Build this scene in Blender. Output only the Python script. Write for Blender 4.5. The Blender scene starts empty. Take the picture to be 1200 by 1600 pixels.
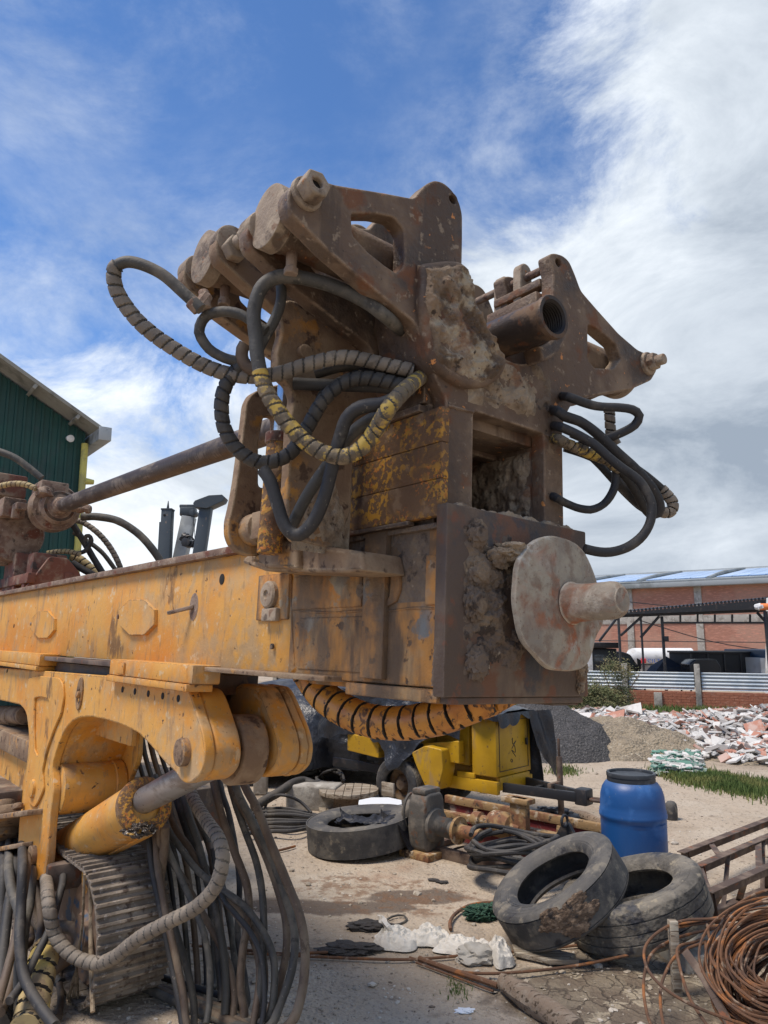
import bpy, bmesh, math, random
from mathutils import Vector as Vec, Matrix, noise
rad = math.radians
rnd = random.Random(11)
sc = bpy.context.scene
COL = sc.collection

# ------------------------------------------------------------ camera, sky, sun, exposure
FPX = 1156.0                       # focal length in pixels of the 1200 x 1600 photograph
PITCH = rad(9.67)
CAM = Vec((0, 0, 2.1))
cam_d = bpy.data.cameras.new('camera')
cam_d.sensor_fit = 'VERTICAL'; cam_d.sensor_height = 36; cam_d.lens = FPX / 1600 * 36
cam_d.clip_start = 0.05; cam_d.clip_end = 5000
cam = bpy.data.objects.new('camera', cam_d); COL.objects.link(cam)
cam.location = CAM; cam.rotation_euler = (rad(90) + PITCH, 0, 0)
sc.camera = cam
sc.view_settings.view_transform = 'Standard'; sc.view_settings.look = 'None'
sc.view_settings.exposure = 0.56; sc.view_settings.gamma = 1
SUN_DIR = Vec((-0.42, -0.14, 0.89)).normalized()     # towards the sun
sun_d = bpy.data.lights.new('sun', 'SUN'); sun_d.energy = 2.9; sun_d.angle = rad(20); sun_d.color = (1, .89, .76)
sun = bpy.data.objects.new('sun', sun_d); COL.objects.link(sun)
sun.rotation_euler = SUN_DIR.to_track_quat('Z', 'Y').to_euler(); sun.location = (0, 0, 30)
world = bpy.data.worlds.new('World'); sc.world = world; world.use_nodes = True
def make_world():
    nt = world.node_tree; N = nt.nodes; L = nt.links; N.clear()
    out = N.new('ShaderNodeOutputWorld')
    sky = N.new('ShaderNodeTexSky'); sky.sky_type = 'NISHITA'; sky.sun_disc = False
    sky.sun_elevation = math.asin(SUN_DIR.z); sky.sun_rotation = math.atan2(SUN_DIR.x, SUN_DIR.y)
    sky.altitude = 2600; sky.air_density = 1.0; sky.dust_density = 0.3; sky.ozone_density = 3.0
    bg = N.new('ShaderNodeBackground'); bg.inputs[1].default_value = 0.135
    tint = N.new('ShaderNodeMix'); tint.data_type = 'RGBA'; tint.blend_type = 'MULTIPLY'; tint.inputs[0].default_value = 1
    tint.inputs[7].default_value = (.68, .88, 1.05, 1)
    L.new(sky.outputs[0], tint.inputs[6]); L.new(tint.outputs[2], bg.inputs[0])
    tc = N.new('ShaderNodeTexCoord')
    def math_(op, a, b=None, c=None, clamp=False):
        n = N.new('ShaderNodeMath'); n.operation = op; n.use_clamp = clamp
        for i, v in enumerate((a, b, c)):
            if v is None: continue
            if isinstance(v, (int, float)): n.inputs[i].default_value = v
            else: L.new(v, n.inputs[i])
        return n.outputs[0]
    def ns(scale, det, rough, st=(1, 1, 1), loc=(0, 0, 0), dist=0.0, rot=(0, 0, 0)):
        m = N.new('ShaderNodeMapping'); m.inputs['Scale'].default_value = st; m.inputs['Location'].default_value = loc
        m.inputs['Rotation'].default_value = rot
        L.new(tc.outputs['Generated'], m.inputs[0])
        n = N.new('ShaderNodeTexNoise'); n.inputs['Scale'].default_value = scale; n.inputs['Detail'].default_value = det
        n.inputs['Roughness'].default_value = rough; n.inputs['Distortion'].default_value = dist
        L.new(m.outputs[0], n.inputs['Vector']); return n.outputs[0]
    def mr(v, a, b, c=0, d=1):
        n = N.new('ShaderNodeMapRange'); n.interpolation_type = 'SMOOTHSTEP'
        n.inputs[1].default_value = a; n.inputs[2].default_value = b; n.inputs[3].default_value = c; n.inputs[4].default_value = d
        L.new(v, n.inputs[0]); return n.outputs[0]
    sp = N.new('ShaderNodeSeparateXYZ'); L.new(tc.outputs['Generated'], sp.inputs[0])
    x, z = sp.outputs[0], sp.outputs[2]
    xr = math_('MAXIMUM', x, 0.0)
    zb = math_('ADD', math_('ADD', math_('MULTIPLY', xr, 1.15), 0.375), math_('MULTIPLY', math_('MINIMUM', math_('ADD', x, .15), 0.0), .22))          # height of the cloud bank's upper edge
    d = math_('SUBTRACT', zb, z)
    n1 = ns(2.7, 11, .66, (1, 1, 1.7), (3.1, 1.7, .4), .35)
    n2 = ns(1.1, 3, .5, (1, 1, 1.6), (7.3, 2.2, 1.4))
    cov = math_('ADD', math_('MULTIPLY', d, 2.6), math_('MULTIPLY', math_('SUBTRACT', n1, .5), 2.8))
    cov = math_('ADD', cov, math_('MULTIPLY', math_('SUBTRACT', n2, .5), .9))
    c1 = mr(cov, -.26, .42)
    # thin streaks of high cloud in the blue
    n3 = ns(3.0, 9, .64, (1, 1, 1.9), (1.2, 5.2, 9.4), .25, (0, .3, 0))
    n4 = ns(1.5, 2, .5, (1, 1, 1), (4, 4, 4))
    c2 = math_('MULTIPLY', mr(n3, .46, .82, 0, .50), mr(n4, .32, .62))
    c2b = math_('MULTIPLY', mr(n3, .40, .75, 0, .8), mr(d, -.30, -.02))
    cm = math_('MAXIMUM', math_('MAXIMUM', c1, c2), c2b, clamp=True)
    # grey bellies against bright tops
    s1 = ns(3.2, 9, .64, (1, 1, 2.0), (9.1, .3, 2.7), .5)
    s2 = ns(1.3, 3, .5, (1, 1, 1.6), (.1, 6.3, 5.7))
    thick = mr(d, .05, .62)
    sh = math_('ADD', math_('MULTIPLY', s1, .75), math_('MULTIPLY', s2, .45))
    sh = math_('ADD', sh, math_('MULTIPLY', thick, math_('ADD', math_('MULTIPLY', xr, .45), .02)))
    ramp = N.new('ShaderNodeValToRGB'); e = ramp.color_ramp.elements
    e[0].position = .50; e[0].color = (.80, .84, .88, 1); e[1].position = .90; e[1].color = (.26, .31, .38, 1)
    m_ = e.new(.66); m_.color = (.54, .59, .65, 1)
    L.new(sh, ramp.inputs[0])
    bc = N.new('ShaderNodeBackground'); L.new(ramp.outputs[0], bc.inputs[0]); bc.inputs[1].default_value = .94
    mx = N.new('ShaderNodeMixShader'); L.new(cm, mx.inputs[0]); L.new(bg.outputs[0], mx.inputs[1]); L.new(bc.outputs[0], mx.inputs[2])
    L.new(mx.outputs[0], out.inputs[0])
make_world()

# ------------------------------------------------------------ pixel -> point of the place
CF = Vec((0, math.cos(PITCH), math.sin(PITCH))); CU = Vec((0, -math.sin(PITCH), math.cos(PITCH))); CR = Vec((1, 0, 0))
def ray(x, y): return CF + CR * ((x - 600) / FPX) + CU * ((800 - y) / FPX)
def G(x, y, z=0.0):
    r = ray(x, y); return CAM + r * ((z - CAM.z) / r.z)
def at_depth(x, y, d): return CAM + ray(x, y) * d
def at_y(x, y, Y): r = ray(x, y); return CAM + r * (Y / r.y)
# frame of the drilling mast: U runs along the mast to its tip, V across it, W up (the mast lists by 2.5 degrees)
MU = -ray(-338, 992).normalized()
_vh = Vec((0, 0, 1)).cross(MU).normalized(); _z = MU.cross(_vh)
MV = (_vh * math.cos(rad(2.5)) - _z * math.sin(rad(2.5))).normalized(); MW = MU.cross(MV)
MO = CAM + ray(702, 785) * 2.3
MM = Matrix.Translation(MO) @ Matrix((MU, MV, MW)).transposed().to_4x4()
MI = MM.inverted()
def loc(p): return MI @ Vec(p)
def on(ax, x, y, c):
    o = MI @ CAM; r = MI.to_3x3() @ ray(x, y); return o + r * ((c - o[ax]) / r[ax])
def onU(x, y, u): p = on(0, x, y, u); return (p.y, p.z)
def onV(x, y, v): p = on(1, x, y, v); return (p.x, p.z)
def dl(x, y, d): return loc(at_depth(x, y, d))
def cz(pts, x0, y0, s): return [(x0 + p[0] / s, y0 + p[1] / s) + tuple(p[2:]) for p in pts]

# ------------------------------------------------------------ materials
MATS = {}
def mat(name, base, rough=.7, metal=0.0, layers=(), bumps=(), spec=None, coat=0, coord='Object', sheen=0):
    m = bpy.data.materials.new(name); m.use_nodes = True; nt = m.node_tree; N = nt.nodes; L = nt.links; N.clear()
    out = N.new('ShaderNodeOutputMaterial'); b = N.new('ShaderNodeBsdfPrincipled'); L.new(b.outputs[0], out.inputs[0])
    b.inputs['Metallic'].default_value = metal
    if spec is not None: b.inputs['Specular IOR Level'].default_value = spec
    if coat: b.inputs['Coat Weight'].default_value = coat; b.inputs['Coat Roughness'].default_value = .15
    tc = N.new('ShaderNodeTexCoord'); geo = None; vec = tc.outputs[coord]
    if coord == 'World':
        pass
    def mathn(op, a, b_=None):
        n = N.new('ShaderNodeMath'); n.operation = op
        for i, v in enumerate((a, b_)):
            if v is None: continue
            if isinstance(v, (int, float)): n.inputs[i].default_value = v
            else: L.new(v, n.inputs[i])
        return n.outputs[0]
    def tex(kind, scale, det, rgh, st, seed, dist=0):
        mp = N.new('ShaderNodeMapping'); mp.inputs['Scale'].default_value = st
        mp.inputs['Location'].default_value = (seed * 3.17, seed * 1.31, seed * 2.03); L.new(vec, mp.inputs[0])
        if kind == 'vor':
            n = N.new('ShaderNodeTexVoronoi'); n.inputs['Scale'].default_value = scale; L.new(mp.outputs[0], n.inputs['Vector']); return n.outputs['Distance']
        if kind == 'crack':
            n = N.new('ShaderNodeTexVoronoi'); n.feature = 'DISTANCE_TO_EDGE'; n.inputs['Scale'].default_value = scale
            nz = N.new('ShaderNodeTexNoise'); nz.inputs['Scale'].default_value = scale * 1.3; L.new(mp.outputs[0], nz.inputs['Vector'])
            ad = N.new('ShaderNodeMix'); ad.data_type = 'VECTOR'; ad.inputs[0].default_value = .12; L.new(mp.outputs[0], ad.inputs[4]); L.new(nz.outputs[1], ad.inputs[5])
            L.new(ad.outputs[1], n.inputs['Vector']); return n.outputs['Distance']
        n = N.new('ShaderNodeTexNoise'); n.inputs['Scale'].default_value = scale; n.inputs['Detail'].default_value = det
        n.inputs['Roughness'].default_value = rgh; n.inputs['Distortion'].default_value = dist; L.new(mp.outputs[0], n.inputs['Vector']); return n.outputs[0]
    def mr(v, a, b_, c=0., d=1.):
        n = N.new('ShaderNodeMapRange'); n.interpolation_type = 'SMOOTHSTEP'
        for i, q in enumerate((a, b_, c, d)): n.inputs[i + 1].default_value = q
        L.new(v, n.inputs[0]); return n.outputs[0]
    def rgb(c): return (c[0], c[1], c[2], 1)
    col = N.new('ShaderNodeRGB'); col.outputs[0].default_value = rgb(base); col = col.outputs[0]
    rg = N.new('ShaderNodeValue'); rg.outputs[0].default_value = rough; rg = rg.outputs[0]
    hs = []
    for i, l in enumerate(layers):
        k = l.get('k', 'noise')
        if k == 'edge':
            bv = N.new('ShaderNodeBevel'); bv.samples = 3; bv.inputs[0].default_value = l.get('rad', .012)
            if geo is None: geo = N.new('ShaderNodeNewGeometry')
            dt = N.new('ShaderNodeVectorMath'); dt.operation = 'DOT_PRODUCT'; L.new(bv.outputs[0], dt.inputs[0]); L.new(geo.outputs['Normal'], dt.inputs[1])
            e = mr(mathn('SUBTRACT', 1.0, dt.outputs['Value']), .005, .09)
            t = tex('noise', l.get('s', 18), 4, .6, l.get('st', (1, 1, 1)), i + l.get('seed', 0))
            mk = mathn('MULTIPLY', e, mr(t, l.get('lo', .35), l.get('hi', .6)))
        elif k == 'const':
            v = N.new('ShaderNodeValue'); v.outputs[0].default_value = 1; mk = v.outputs[0]
        else:
            t = tex(k, l.get('s', 5), l.get('d', 6), l.get('rg', .6), l.get('st', (1, 1, 1)), i + 1 + l.get('seed', 0), l.get('w', 0))
            if k in ('vor', 'crack'): mk = mr(t, l.get('hi', .3), l.get('lo', .1))
            else: mk = mr(t, l.get('lo', .5), l.get('hi', .6))
        if l.get('m'):
            t2 = tex('noise', l['m'][0], 3, .5, l.get('st', (1, 1, 1)), i + 21)
            mk = mathn('MULTIPLY', mk, mr(t2, l['m'][1], l['m'][2]))
        if l.get('up'):
            if geo is None: geo = N.new('ShaderNodeNewGeometry')
            s = N.new('ShaderNodeSeparateXYZ'); L.new(geo.outputs['Normal'], s.inputs[0])
            mk = mathn('MULTIPLY', mk, mr(s.outputs[2], l['up'][0], l['up'][1]))
        if l.get('box'):                      # a layer with a place of its own: (axis, from, to, from, to)
            s = N.new('ShaderNodeSeparateXYZ'); L.new(vec, s.inputs[0])
            for (ax, a0, a1) in l['box']: mk = mathn('MULTIPLY', mk, mr(s.outputs[ax], a0, a1))
        if l.get('blob'):                     # patches on the ground: (x, y, half width, half depth) in metres
            best = None
            for (cx, cy, rx, ry) in l['blob']:
                mp = N.new('ShaderNodeVectorMath'); mp.operation = 'SUBTRACT'; L.new(vec, mp.inputs[0]); mp.inputs[1].default_value = (cx, cy, 0)
                m2 = N.new('ShaderNodeVectorMath'); m2.operation = 'MULTIPLY'; L.new(mp.outputs[0], m2.inputs[0]); m2.inputs[1].default_value = (1 / rx, 1 / ry, 0)
                ln = N.new('ShaderNodeVectorMath'); ln.operation = 'LENGTH'; L.new(m2.outputs[0], ln.inputs[0])
                v = ln.outputs['Value']; best = v if best is None else mathn('MINIMUM', best, v)
            nz = tex('noise', l.get('bs', 3.5), 6, .62, (1, 1, 1), i + 60)
            mk = mathn('MULTIPLY', mk, mr(mathn('ADD', best, mathn('MULTIPLY', mathn('SUBTRACT', nz, .5), 1.6)), 1.12, .80))
        if l.get('a') is not None: mk = mathn('MULTIPLY', mk, l['a'])
        mx = N.new('ShaderNodeMix'); mx.data_type = 'RGBA'; L.new(mk, mx.inputs[0]); L.new(col, mx.inputs[6]); mx.inputs[7].default_value = rgb(l['c']); col = mx.outputs[2]
        if 'r' in l:
            mf = N.new('ShaderNodeMix'); L.new(mk, mf.inputs[0]); L.new(rg, mf.inputs[2]); mf.inputs[3].default_value = l['r']; rg = mf.outputs[0]
        if 'h' in l: hs.append(mathn('MULTIPLY', mk, l['h']))
    for j, bp in enumerate(bumps):
        kind, s, amp = bp[0], bp[1], bp[2]; st = bp[3] if len(bp) > 3 else (1, 1, 1)
        t = tex(kind, s, 5, .6, st, 40 + j); hs.append(mathn('MULTIPLY', t, amp))
    if hs:
        h = hs[0]
        for q in hs[1:]: h = mathn('ADD', h, q)
        bn = N.new('ShaderNodeBump'); bn.inputs['Strength'].default_value = 1; bn.inputs['Distance'].default_value = 1
        L.new(h, bn.inputs['Height']); L.new(bn.outputs[0], b.inputs['Normal'])
    L.new(col, b.inputs['Base Color']); L.new(rg, b.inputs['Roughness'])
    MATS[name] = m; return m

# ------------------------------------------------------------ mesh building
def _curve_mesh(outer, holes, half, bev, res=2):
    cu = bpy.data.curves.new('tmp', 'CURVE'); cu.dimensions = '2D'; cu.fill_mode = 'BOTH'
    for poly in [outer] + list(holes):
        sp = cu.splines.new('POLY'); sp.points.add(len(poly) - 1)
        for i, p in enumerate(poly): sp.points[i].co = (p[0], p[1], 0, 1)
        sp.use_cyclic_u = True
    bev = min(bev, half * .9)
    cu.extrude = max(half - bev, 1e-5); cu.bevel_depth = bev; cu.bevel_resolution = res; cu.offset = -bev
    ob = bpy.data.objects.new('tmp', cu)
    me = ob.to_mesh(); vs = [v.co.copy() for v in me.vertices]; fs = [tuple(p.vertices) for p in me.polygons]
    ob.to_mesh_clear(); bpy.data.objects.remove(ob); bpy.data.curves.remove(cu)
    return vs, fs
def fillet(pts, r, n=4):
    out = []
    m = len(pts)
    for i in range(m):
        a, b, c = Vec(pts[i - 1][:2]), Vec(pts[i][:2]), Vec(pts[(i + 1) % m][:2])
        d1, d2 = (a - b), (c - b); rr = min(r, d1.length * .45, d2.length * .45)
        p, q = b + d1.normalized() * rr, b + d2.normalized() * rr
        for k in range(n + 1):
            t = k / n; out.append(tuple((1 - t) ** 2 * p + 2 * t * (1 - t) * b + t * t * q))
    return out
def circ(cx, cy, rx, ry=None, n=28, a0=0, a1=360):
    ry = rx if ry is None else ry
    full = abs(a1 - a0) >= 360
    return [(cx + rx * math.cos(rad(a0 + (a1 - a0) * k / (n if full else n - 1))), cy + ry * math.sin(rad(a0 + (a1 - a0) * k / (n if full else n - 1)))) for k in range(n)]
def smooth_path(pts, step=.02, closed=False):
    P = [Vec(p[:3]) for p in pts]
    if closed: P = [P[-1]] + P + [P[0], P[1]]
    else: P = [P[0] * 2 - P[1]] + P + [P[-1] * 2 - P[-2]]
    out = []
    for i in range(1, len(P) - 2):
        p0, p1, p2, p3 = P[i - 1:i + 3]; n = max(2, int((p2 - p1).length / step))
        for k in range(n):
            t = k / n
            out.append(.5 * ((2 * p1) + (p2 - p0) * t + (2 * p0 - 5 * p1 + 4 * p2 - p3) * t * t + (3 * p1 - p0 - 3 * p2 + p3) * t ** 3))
    if not closed: out.append(P[-2])
    # even spacing
    res = [out[0]]; acc = 0
    for a, b in zip(out, out[1:]):
        L = (b - a).length
        while acc + L >= step:
            t = (step - acc) / L; a = a.lerp(b, t); res.append(a); L = (b - a).length; acc = 0
        acc += L
    return res
class MB:
    def __init__(s): s.bm = bmesh.new(); s.mi = 0
    def _add(s, vs, fs, mis=None, smooth=True):
        bv = [s.bm.verts.new(v) for v in vs]
        for i, f in enumerate(fs):
            try: fc = s.bm.faces.new([bv[k] for k in f])
            except ValueError: continue
            fc.material_index = s.mi if mis is None else mis[i]; fc.smooth = smooth
        return bv
    def plate(s, outer, axis, c0, c1, holes=(), bev=.004, res=2):
        """2-D outline extruded along a local axis. axis 0: (v,w) outline; 1: (u,w); 2: (u,v)"""
        vs, fs = _curve_mesh(outer, holes, abs(c1 - c0) / 2, bev, res); mid = (c0 + c1) / 2
        f = {0: lambda v: (mid + v.z, v.x, v.y), 1: lambda v: (v.x, mid + v.z, v.y), 2: lambda v: (v.x, v.y, mid + v.z)}[axis]
        s._add([f(v) for v in vs], fs); return s
    def plate_m(s, outer, m, h0, h1, holes=(), bev=.004, res=2):
        vs, fs = _curve_mesh(outer, holes, abs(h1 - h0) / 2, bev, res); mid = (h0 + h1) / 2
        s._add([m @ Vec((v.x, v.y, mid + v.z)) for v in vs], fs); return s
    def box(s, p0, p1, bev=.004, m=None, seg=2):
        lo = [min(a, b) for a, b in zip(p0, p1)]; hi = [max(a, b) for a, b in zip(p0, p1)]
        b2 = bmesh.new(); bmesh.ops.create_cube(b2, size=1)
        for v in b2.verts: v.co = Vec([lo[i] + (v.co[i] + .5) * (hi[i] - lo[i]) for i in range(3)])
        if bev: bmesh.ops.bevel(b2, geom=b2.edges[:], offset=min(bev, min(h - l for h, l in zip(hi, lo)) * .4), segments=seg, affect='EDGES', profile=.5)
        b2.verts.index_update()
        s._add([(m @ v.co) if m else v.co.copy() for v in b2.verts], [[v.index for v in f.verts] for f in b2.faces]); b2.free(); return s
    def bar(s, a, b, w, h, up=(0, 0, 1), bev=.003, roll=0):
        a, b = Vec(a), Vec(b); d = (b - a); L = d.length; x = d.normalized(); y = Vec(up).cross(x)
        if y.length < 1e-4: y = Vec((0, 1, 0)).cross(x)
        y.normalize(); z = x.cross(y)
        m = Matrix.Translation(a) @ Matrix((x, y, z)).transposed().to_4x4() @ Matrix.Rotation(roll, 4, 'X')
        return s.box((0, -w / 2, -h / 2), (L, w / 2, h / 2), bev, m)
    def lathe(s, a, axis, prof, seg=28, mis=None, cap0=True, cap1=True, sx=1, wob=0, side=None):
        """prof: [(radius, height along axis)]"""
        a = Vec(a); z = Vec(axis).normalized(); x = z.orthogonal().normalized() if side is None else (Vec(side) - z * Vec(side).dot(z)).normalized(); y = z.cross(x)
        vs = []; fs = []; mi = []
        for r, h in prof:
            for k in range(seg):
                t = 2 * math.pi * k / seg; q = r * (1 + (wob * noise.noise(Vec((math.cos(t) * 2, math.sin(t) * 2, h * 6))) if wob else 0))
                vs.append(a + z * h + x * (q * sx * math.cos(t)) + y * (q * math.sin(t)))
        n = len(prof)
        for i in range(n - 1):
            for k in range(seg):
                fs.append((i * seg + k, i * seg + (k + 1) % seg, (i + 1) * seg + (k + 1) % seg, (i + 1) * seg + k)); mi.append(mis[i] if mis else s.mi)
        if cap0: fs.append(tuple(range(seg))[::-1]); mi.append(mis[0] if mis else s.mi)
        if cap1: fs.append(tuple((n - 1) * seg + k for k in range(seg))); mi.append(mis[-1] if mis else s.mi)
        s._add(vs, fs, mi); return s
    def cyl(s, a, b, r, r1=None, seg=28, bev=.004, **k):
        a, b = Vec(a), Vec(b); L = (b - a).length; r1 = r if r1 is None else r1; e = min(bev, r * .3, L * .3)
        return s.lathe(a, b - a, [(r - e, 0), (r - e * .3, e * .3), (r, e), (r1, L - e), (r1 - e * .3, L - e * .3), (r1 - e, L)], seg, **k)
    def tube(s, pts, r, seg=10, step=.02, prof=None, closed=False, cap=True, raw=False, mis=None):
        P = pts if raw else smooth_path(pts, step, closed)
        P = [Vec(p) for p in P]; n = len(P)
        if n < 2: return s
        t0 = (P[1] - P[0]).normalized(); x = t0.orthogonal().normalized(); vs = []; mi = []; dist = 0
        for i in range(n):
            t = (P[(i + 1) % n if closed else min(i + 1, n - 1)] - P[(i - 1) if (closed or i) else 0]).normalized()
            x = (x - t * x.dot(t)).normalized(); y = t.cross(x)
            if i: dist += (P[i] - P[i - 1]).length
            for k in range(seg):
                a = 2 * math.pi * k / seg
                rr = r if prof is None else prof(dist, a, i)
                vs.append(P[i] + x * (rr * math.cos(a)) + y * (rr * math.sin(a)))
        fs = []
        for i in range(n if closed else n - 1):
            for k in range(seg):
                j = (i + 1) % n
                fs.append((i * seg + k, i * seg + (k + 1) % seg, j * seg + (k + 1) % seg, j * seg + k))
                mi.append(s.mi if mis is None else mis(i, k))
        if cap and not closed: fs += [tuple(range(seg))[::-1], tuple((n - 1) * seg + k for k in range(seg))]; mi += [s.mi, s.mi]
        s._add(vs, fs, mi); return s
    def wrap(s, pts, r, gap=.004, pitch=.035, seg=14, mi_wrap=0, mi_gap=1, slant=1.0, lay=.85, jit=.25, w0=0, w1=1e9, rbare=None, res=12):
        """hose with a spiral guard: bands that overlap a little, dark gaps between"""
        rbare = r - gap if rbare is None else rbare
        st = pitch / res; P = smooth_path(pts, st)
        ph = [0]
        rr_ = random.Random(int(r * 1e5 + len(P)))
        jj = [rr_.uniform(-jit, jit) for _ in range(4000)]
        L = len(P) * st
        def phase(d, a): return d / pitch + slant * a / (2 * math.pi)
        def pr(d, a, i):
            if d < w0 or d > w1: return rbare
            q = phase(d, a); k = int(q); f = q - k
            edge = lay + jj[k % 4000] * .12
            if f > edge: return r - gap
            return r * (1 + .05 * jj[k % 4000] + .035 * (f / edge))
        def ms(i, k):
            d = i * st
            if d < w0 or d > w1: return mi_gap
            q = phase(d, 2 * math.pi * (k + .5) / seg) + .07; f = q - int(q); return mi_gap if f > lay + jj[int(q) % 4000] * .12 else mi_wrap
        return s.tube(P, r, seg, prof=pr, mis=ms, raw=True)
    def grid(s, fn, nu, nv, mi=None, close_u=False, close_v=False):
        vs = [Vec(fn(i / (nu - (0 if close_u else 1)), j / (nv - (0 if close_v else 1)))) for i in range(nu) for j in range(nv)]
        fs = []
        for i in range(nu if close_u else nu - 1):
            for j in range(nv if close_v else nv - 1):
                a, b = (i + 1) % nu, (j + 1) % nv
                fs.append((i * nv + j, a * nv + j, a * nv + b, i * nv + b))
        s._add(vs, fs, None if mi is None else [mi] * len(fs)); return s
    def lump(s, c, r, sub=3, amp=.25, fr=2.0, sc_=(1, 1, 1), seed=0, m=None):
        b2 = bmesh.new(); bmesh.ops.create_icosphere(b2, subdivisions=sub, radius=1)
        for v in b2.verts:
            n = v.co.normalized(); q = n * fr + Vec((seed * 7.1, seed * 3.3, seed)); d = 1 + amp * (noise.fractal(q, 1, 2, 4))
            v.co = Vec((n.x * sc_[0], n.y * sc_[1], n.z * sc_[2])) * (r * d)
            if m: v.co = m @ v.co
            v.co += Vec(c)
        b2.verts.index_update(); s._add([v.co.copy() for v in b2.verts], [[v.index for v in f.verts] for f in b2.faces]); b2.free(); return s
    def build(s, name, mats, parent=None, frame=None, sharp=38, normals=True, flat=False):
        if normals: bmesh.ops.recalc_face_normals(s.bm, faces=s.bm.faces[:])
        me = bpy.data.meshes.new(name); s.bm.to_mesh(me); s.bm.free()
        mats = mats if isinstance(mats, (list, tuple)) else [mats]
        for q in mats: me.materials.append(MATS[q])
        if flat: me.shade_flat()
        else: me.set_sharp_from_angle(angle=rad(sharp))
        o = bpy.data.objects.new(name, me); COL.objects.link(o)
        return place(o, parent, frame)
WM = {}
def place(o, parent=None, frame=None):
    frame = frame or Matrix.Identity(4)
    if parent is not None: o.parent = parent; o.matrix_basis = WM[parent.name].inverted() @ frame
    else: o.matrix_basis = frame
    WM[o.name] = frame; return o
def thing(name, label, cat, loc_=(0, 0, 0), rz=0, group=None, frame=None):
    o = bpy.data.objects.new(name, None); COL.objects.link(o); o.empty_display_size = .1
    place(o, None, frame if frame else Matrix.Translation(Vec(loc_)) @ Matrix.Rotation(rz, 4, 'Z'))
    return tag(o, label, cat, group)
def tag(o, label=None, cat=None, group=None, kind=None):
    if label: o['label'] = label
    if cat: o['category'] = cat
    if group: o['group'] = group
    if kind: o['kind'] = kind
    return o
def rebase(o, p):
    """move a one-mesh thing's origin to p (world) keeping its shape"""
    p = Vec(p); w = WM[o.name]; new = Matrix.Translation(p); o.data.transform(new.inverted() @ w); o.matrix_basis = new; WM[o.name] = new; return o
def dup(o, frame, label=None):
    c = o.copy(); COL.objects.link(c); place(c, None, frame)
    if label: c['label'] = label
    for ch in [x for x in bpy.data.objects if x.parent == o]:
        d = ch.copy(); COL.objects.link(d); d.parent = c
        for g in [x for x in bpy.data.objects if x.parent == ch]:
            e = g.copy(); COL.objects.link(e); e.parent = d
    return c

ORD = ['first', 'second', 'third', 'fourth', 'fifth', 'sixth', 'seventh', 'eighth', 'ninth', 'tenth', 'eleventh', 'twelfth', 'thirteenth', 'fourteenth', 'fifteenth', 'sixteenth']
def ordinal_labels(obs, fmt, key):
    for i, o in enumerate(sorted(obs, key=key)): o['label'] = fmt % ('leftmost' if (i == 0 and '%s from' not in fmt) else ORD[i])
def screen_x(o):
    p = WM[o.name].translation - CAM; return p.dot(CR) / p.dot(CF)
# ------------------------------------------------------------ materials of this place (real-world base colours)
TAN = (.30, .225, .15); MUD = (.20, .145, .095); RUST = (.17, .068, .028); DRUST = (.062, .038, .027); OR = (.61, .31, .058)
EDGE = dict(k='edge', c=(.10, .055, .03), s=22, lo=.38, hi=.55, r=.8)
mat('orange_paint', OR, .55, layers=(
    dict(c=(.60, .25, .03), s=2.2, lo=.4, hi=.65), dict(c=(.66, .34, .07), s=5, lo=.5, hi=.72, a=.8),
    dict(c=(.46, .31, .15), s=3.5, lo=.47, hi=.66, a=.8, r=.85, m=(9, .35, .6)), dict(c=(.40, .28, .155), s=4, lo=.40, hi=.60, box=[(0, -3.6, -1.5)], a=.8, r=.92, m=(14, .36, .58)), dict(c=(.13, .075, .04), s=2.2, lo=.58, hi=.64, m=(12, .44, .56), st=(1, 1, .5), a=.8, r=.9), dict(c=(.58, .47, .30), s=14, lo=.62, hi=.66, a=.6),
    dict(c=(.34, .21, .09), s=30, lo=.58, hi=.66, st=(1, 1, .25), a=.7), dict(c=(.30, .19, .10), s=5, lo=.56, hi=.68, st=(1, 1, .3), a=.7, r=.9), dict(c=(.50, .36, .20), s=60, lo=.62, hi=.67, a=.7), dict(c=(.10, .06, .035), s=22, lo=.635, hi=.66, r=.85, h=-.0012, m=(3, .42, .56)),
    dict(c=(.035, .026, .02), s=8, lo=.70, hi=.73, r=.8, h=-.001, m=(2.1, .48, .58)), dict(EDGE, rad=.008)),
    bumps=(('noise', 14, .004), ('noise', 160, .0006)))
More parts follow.
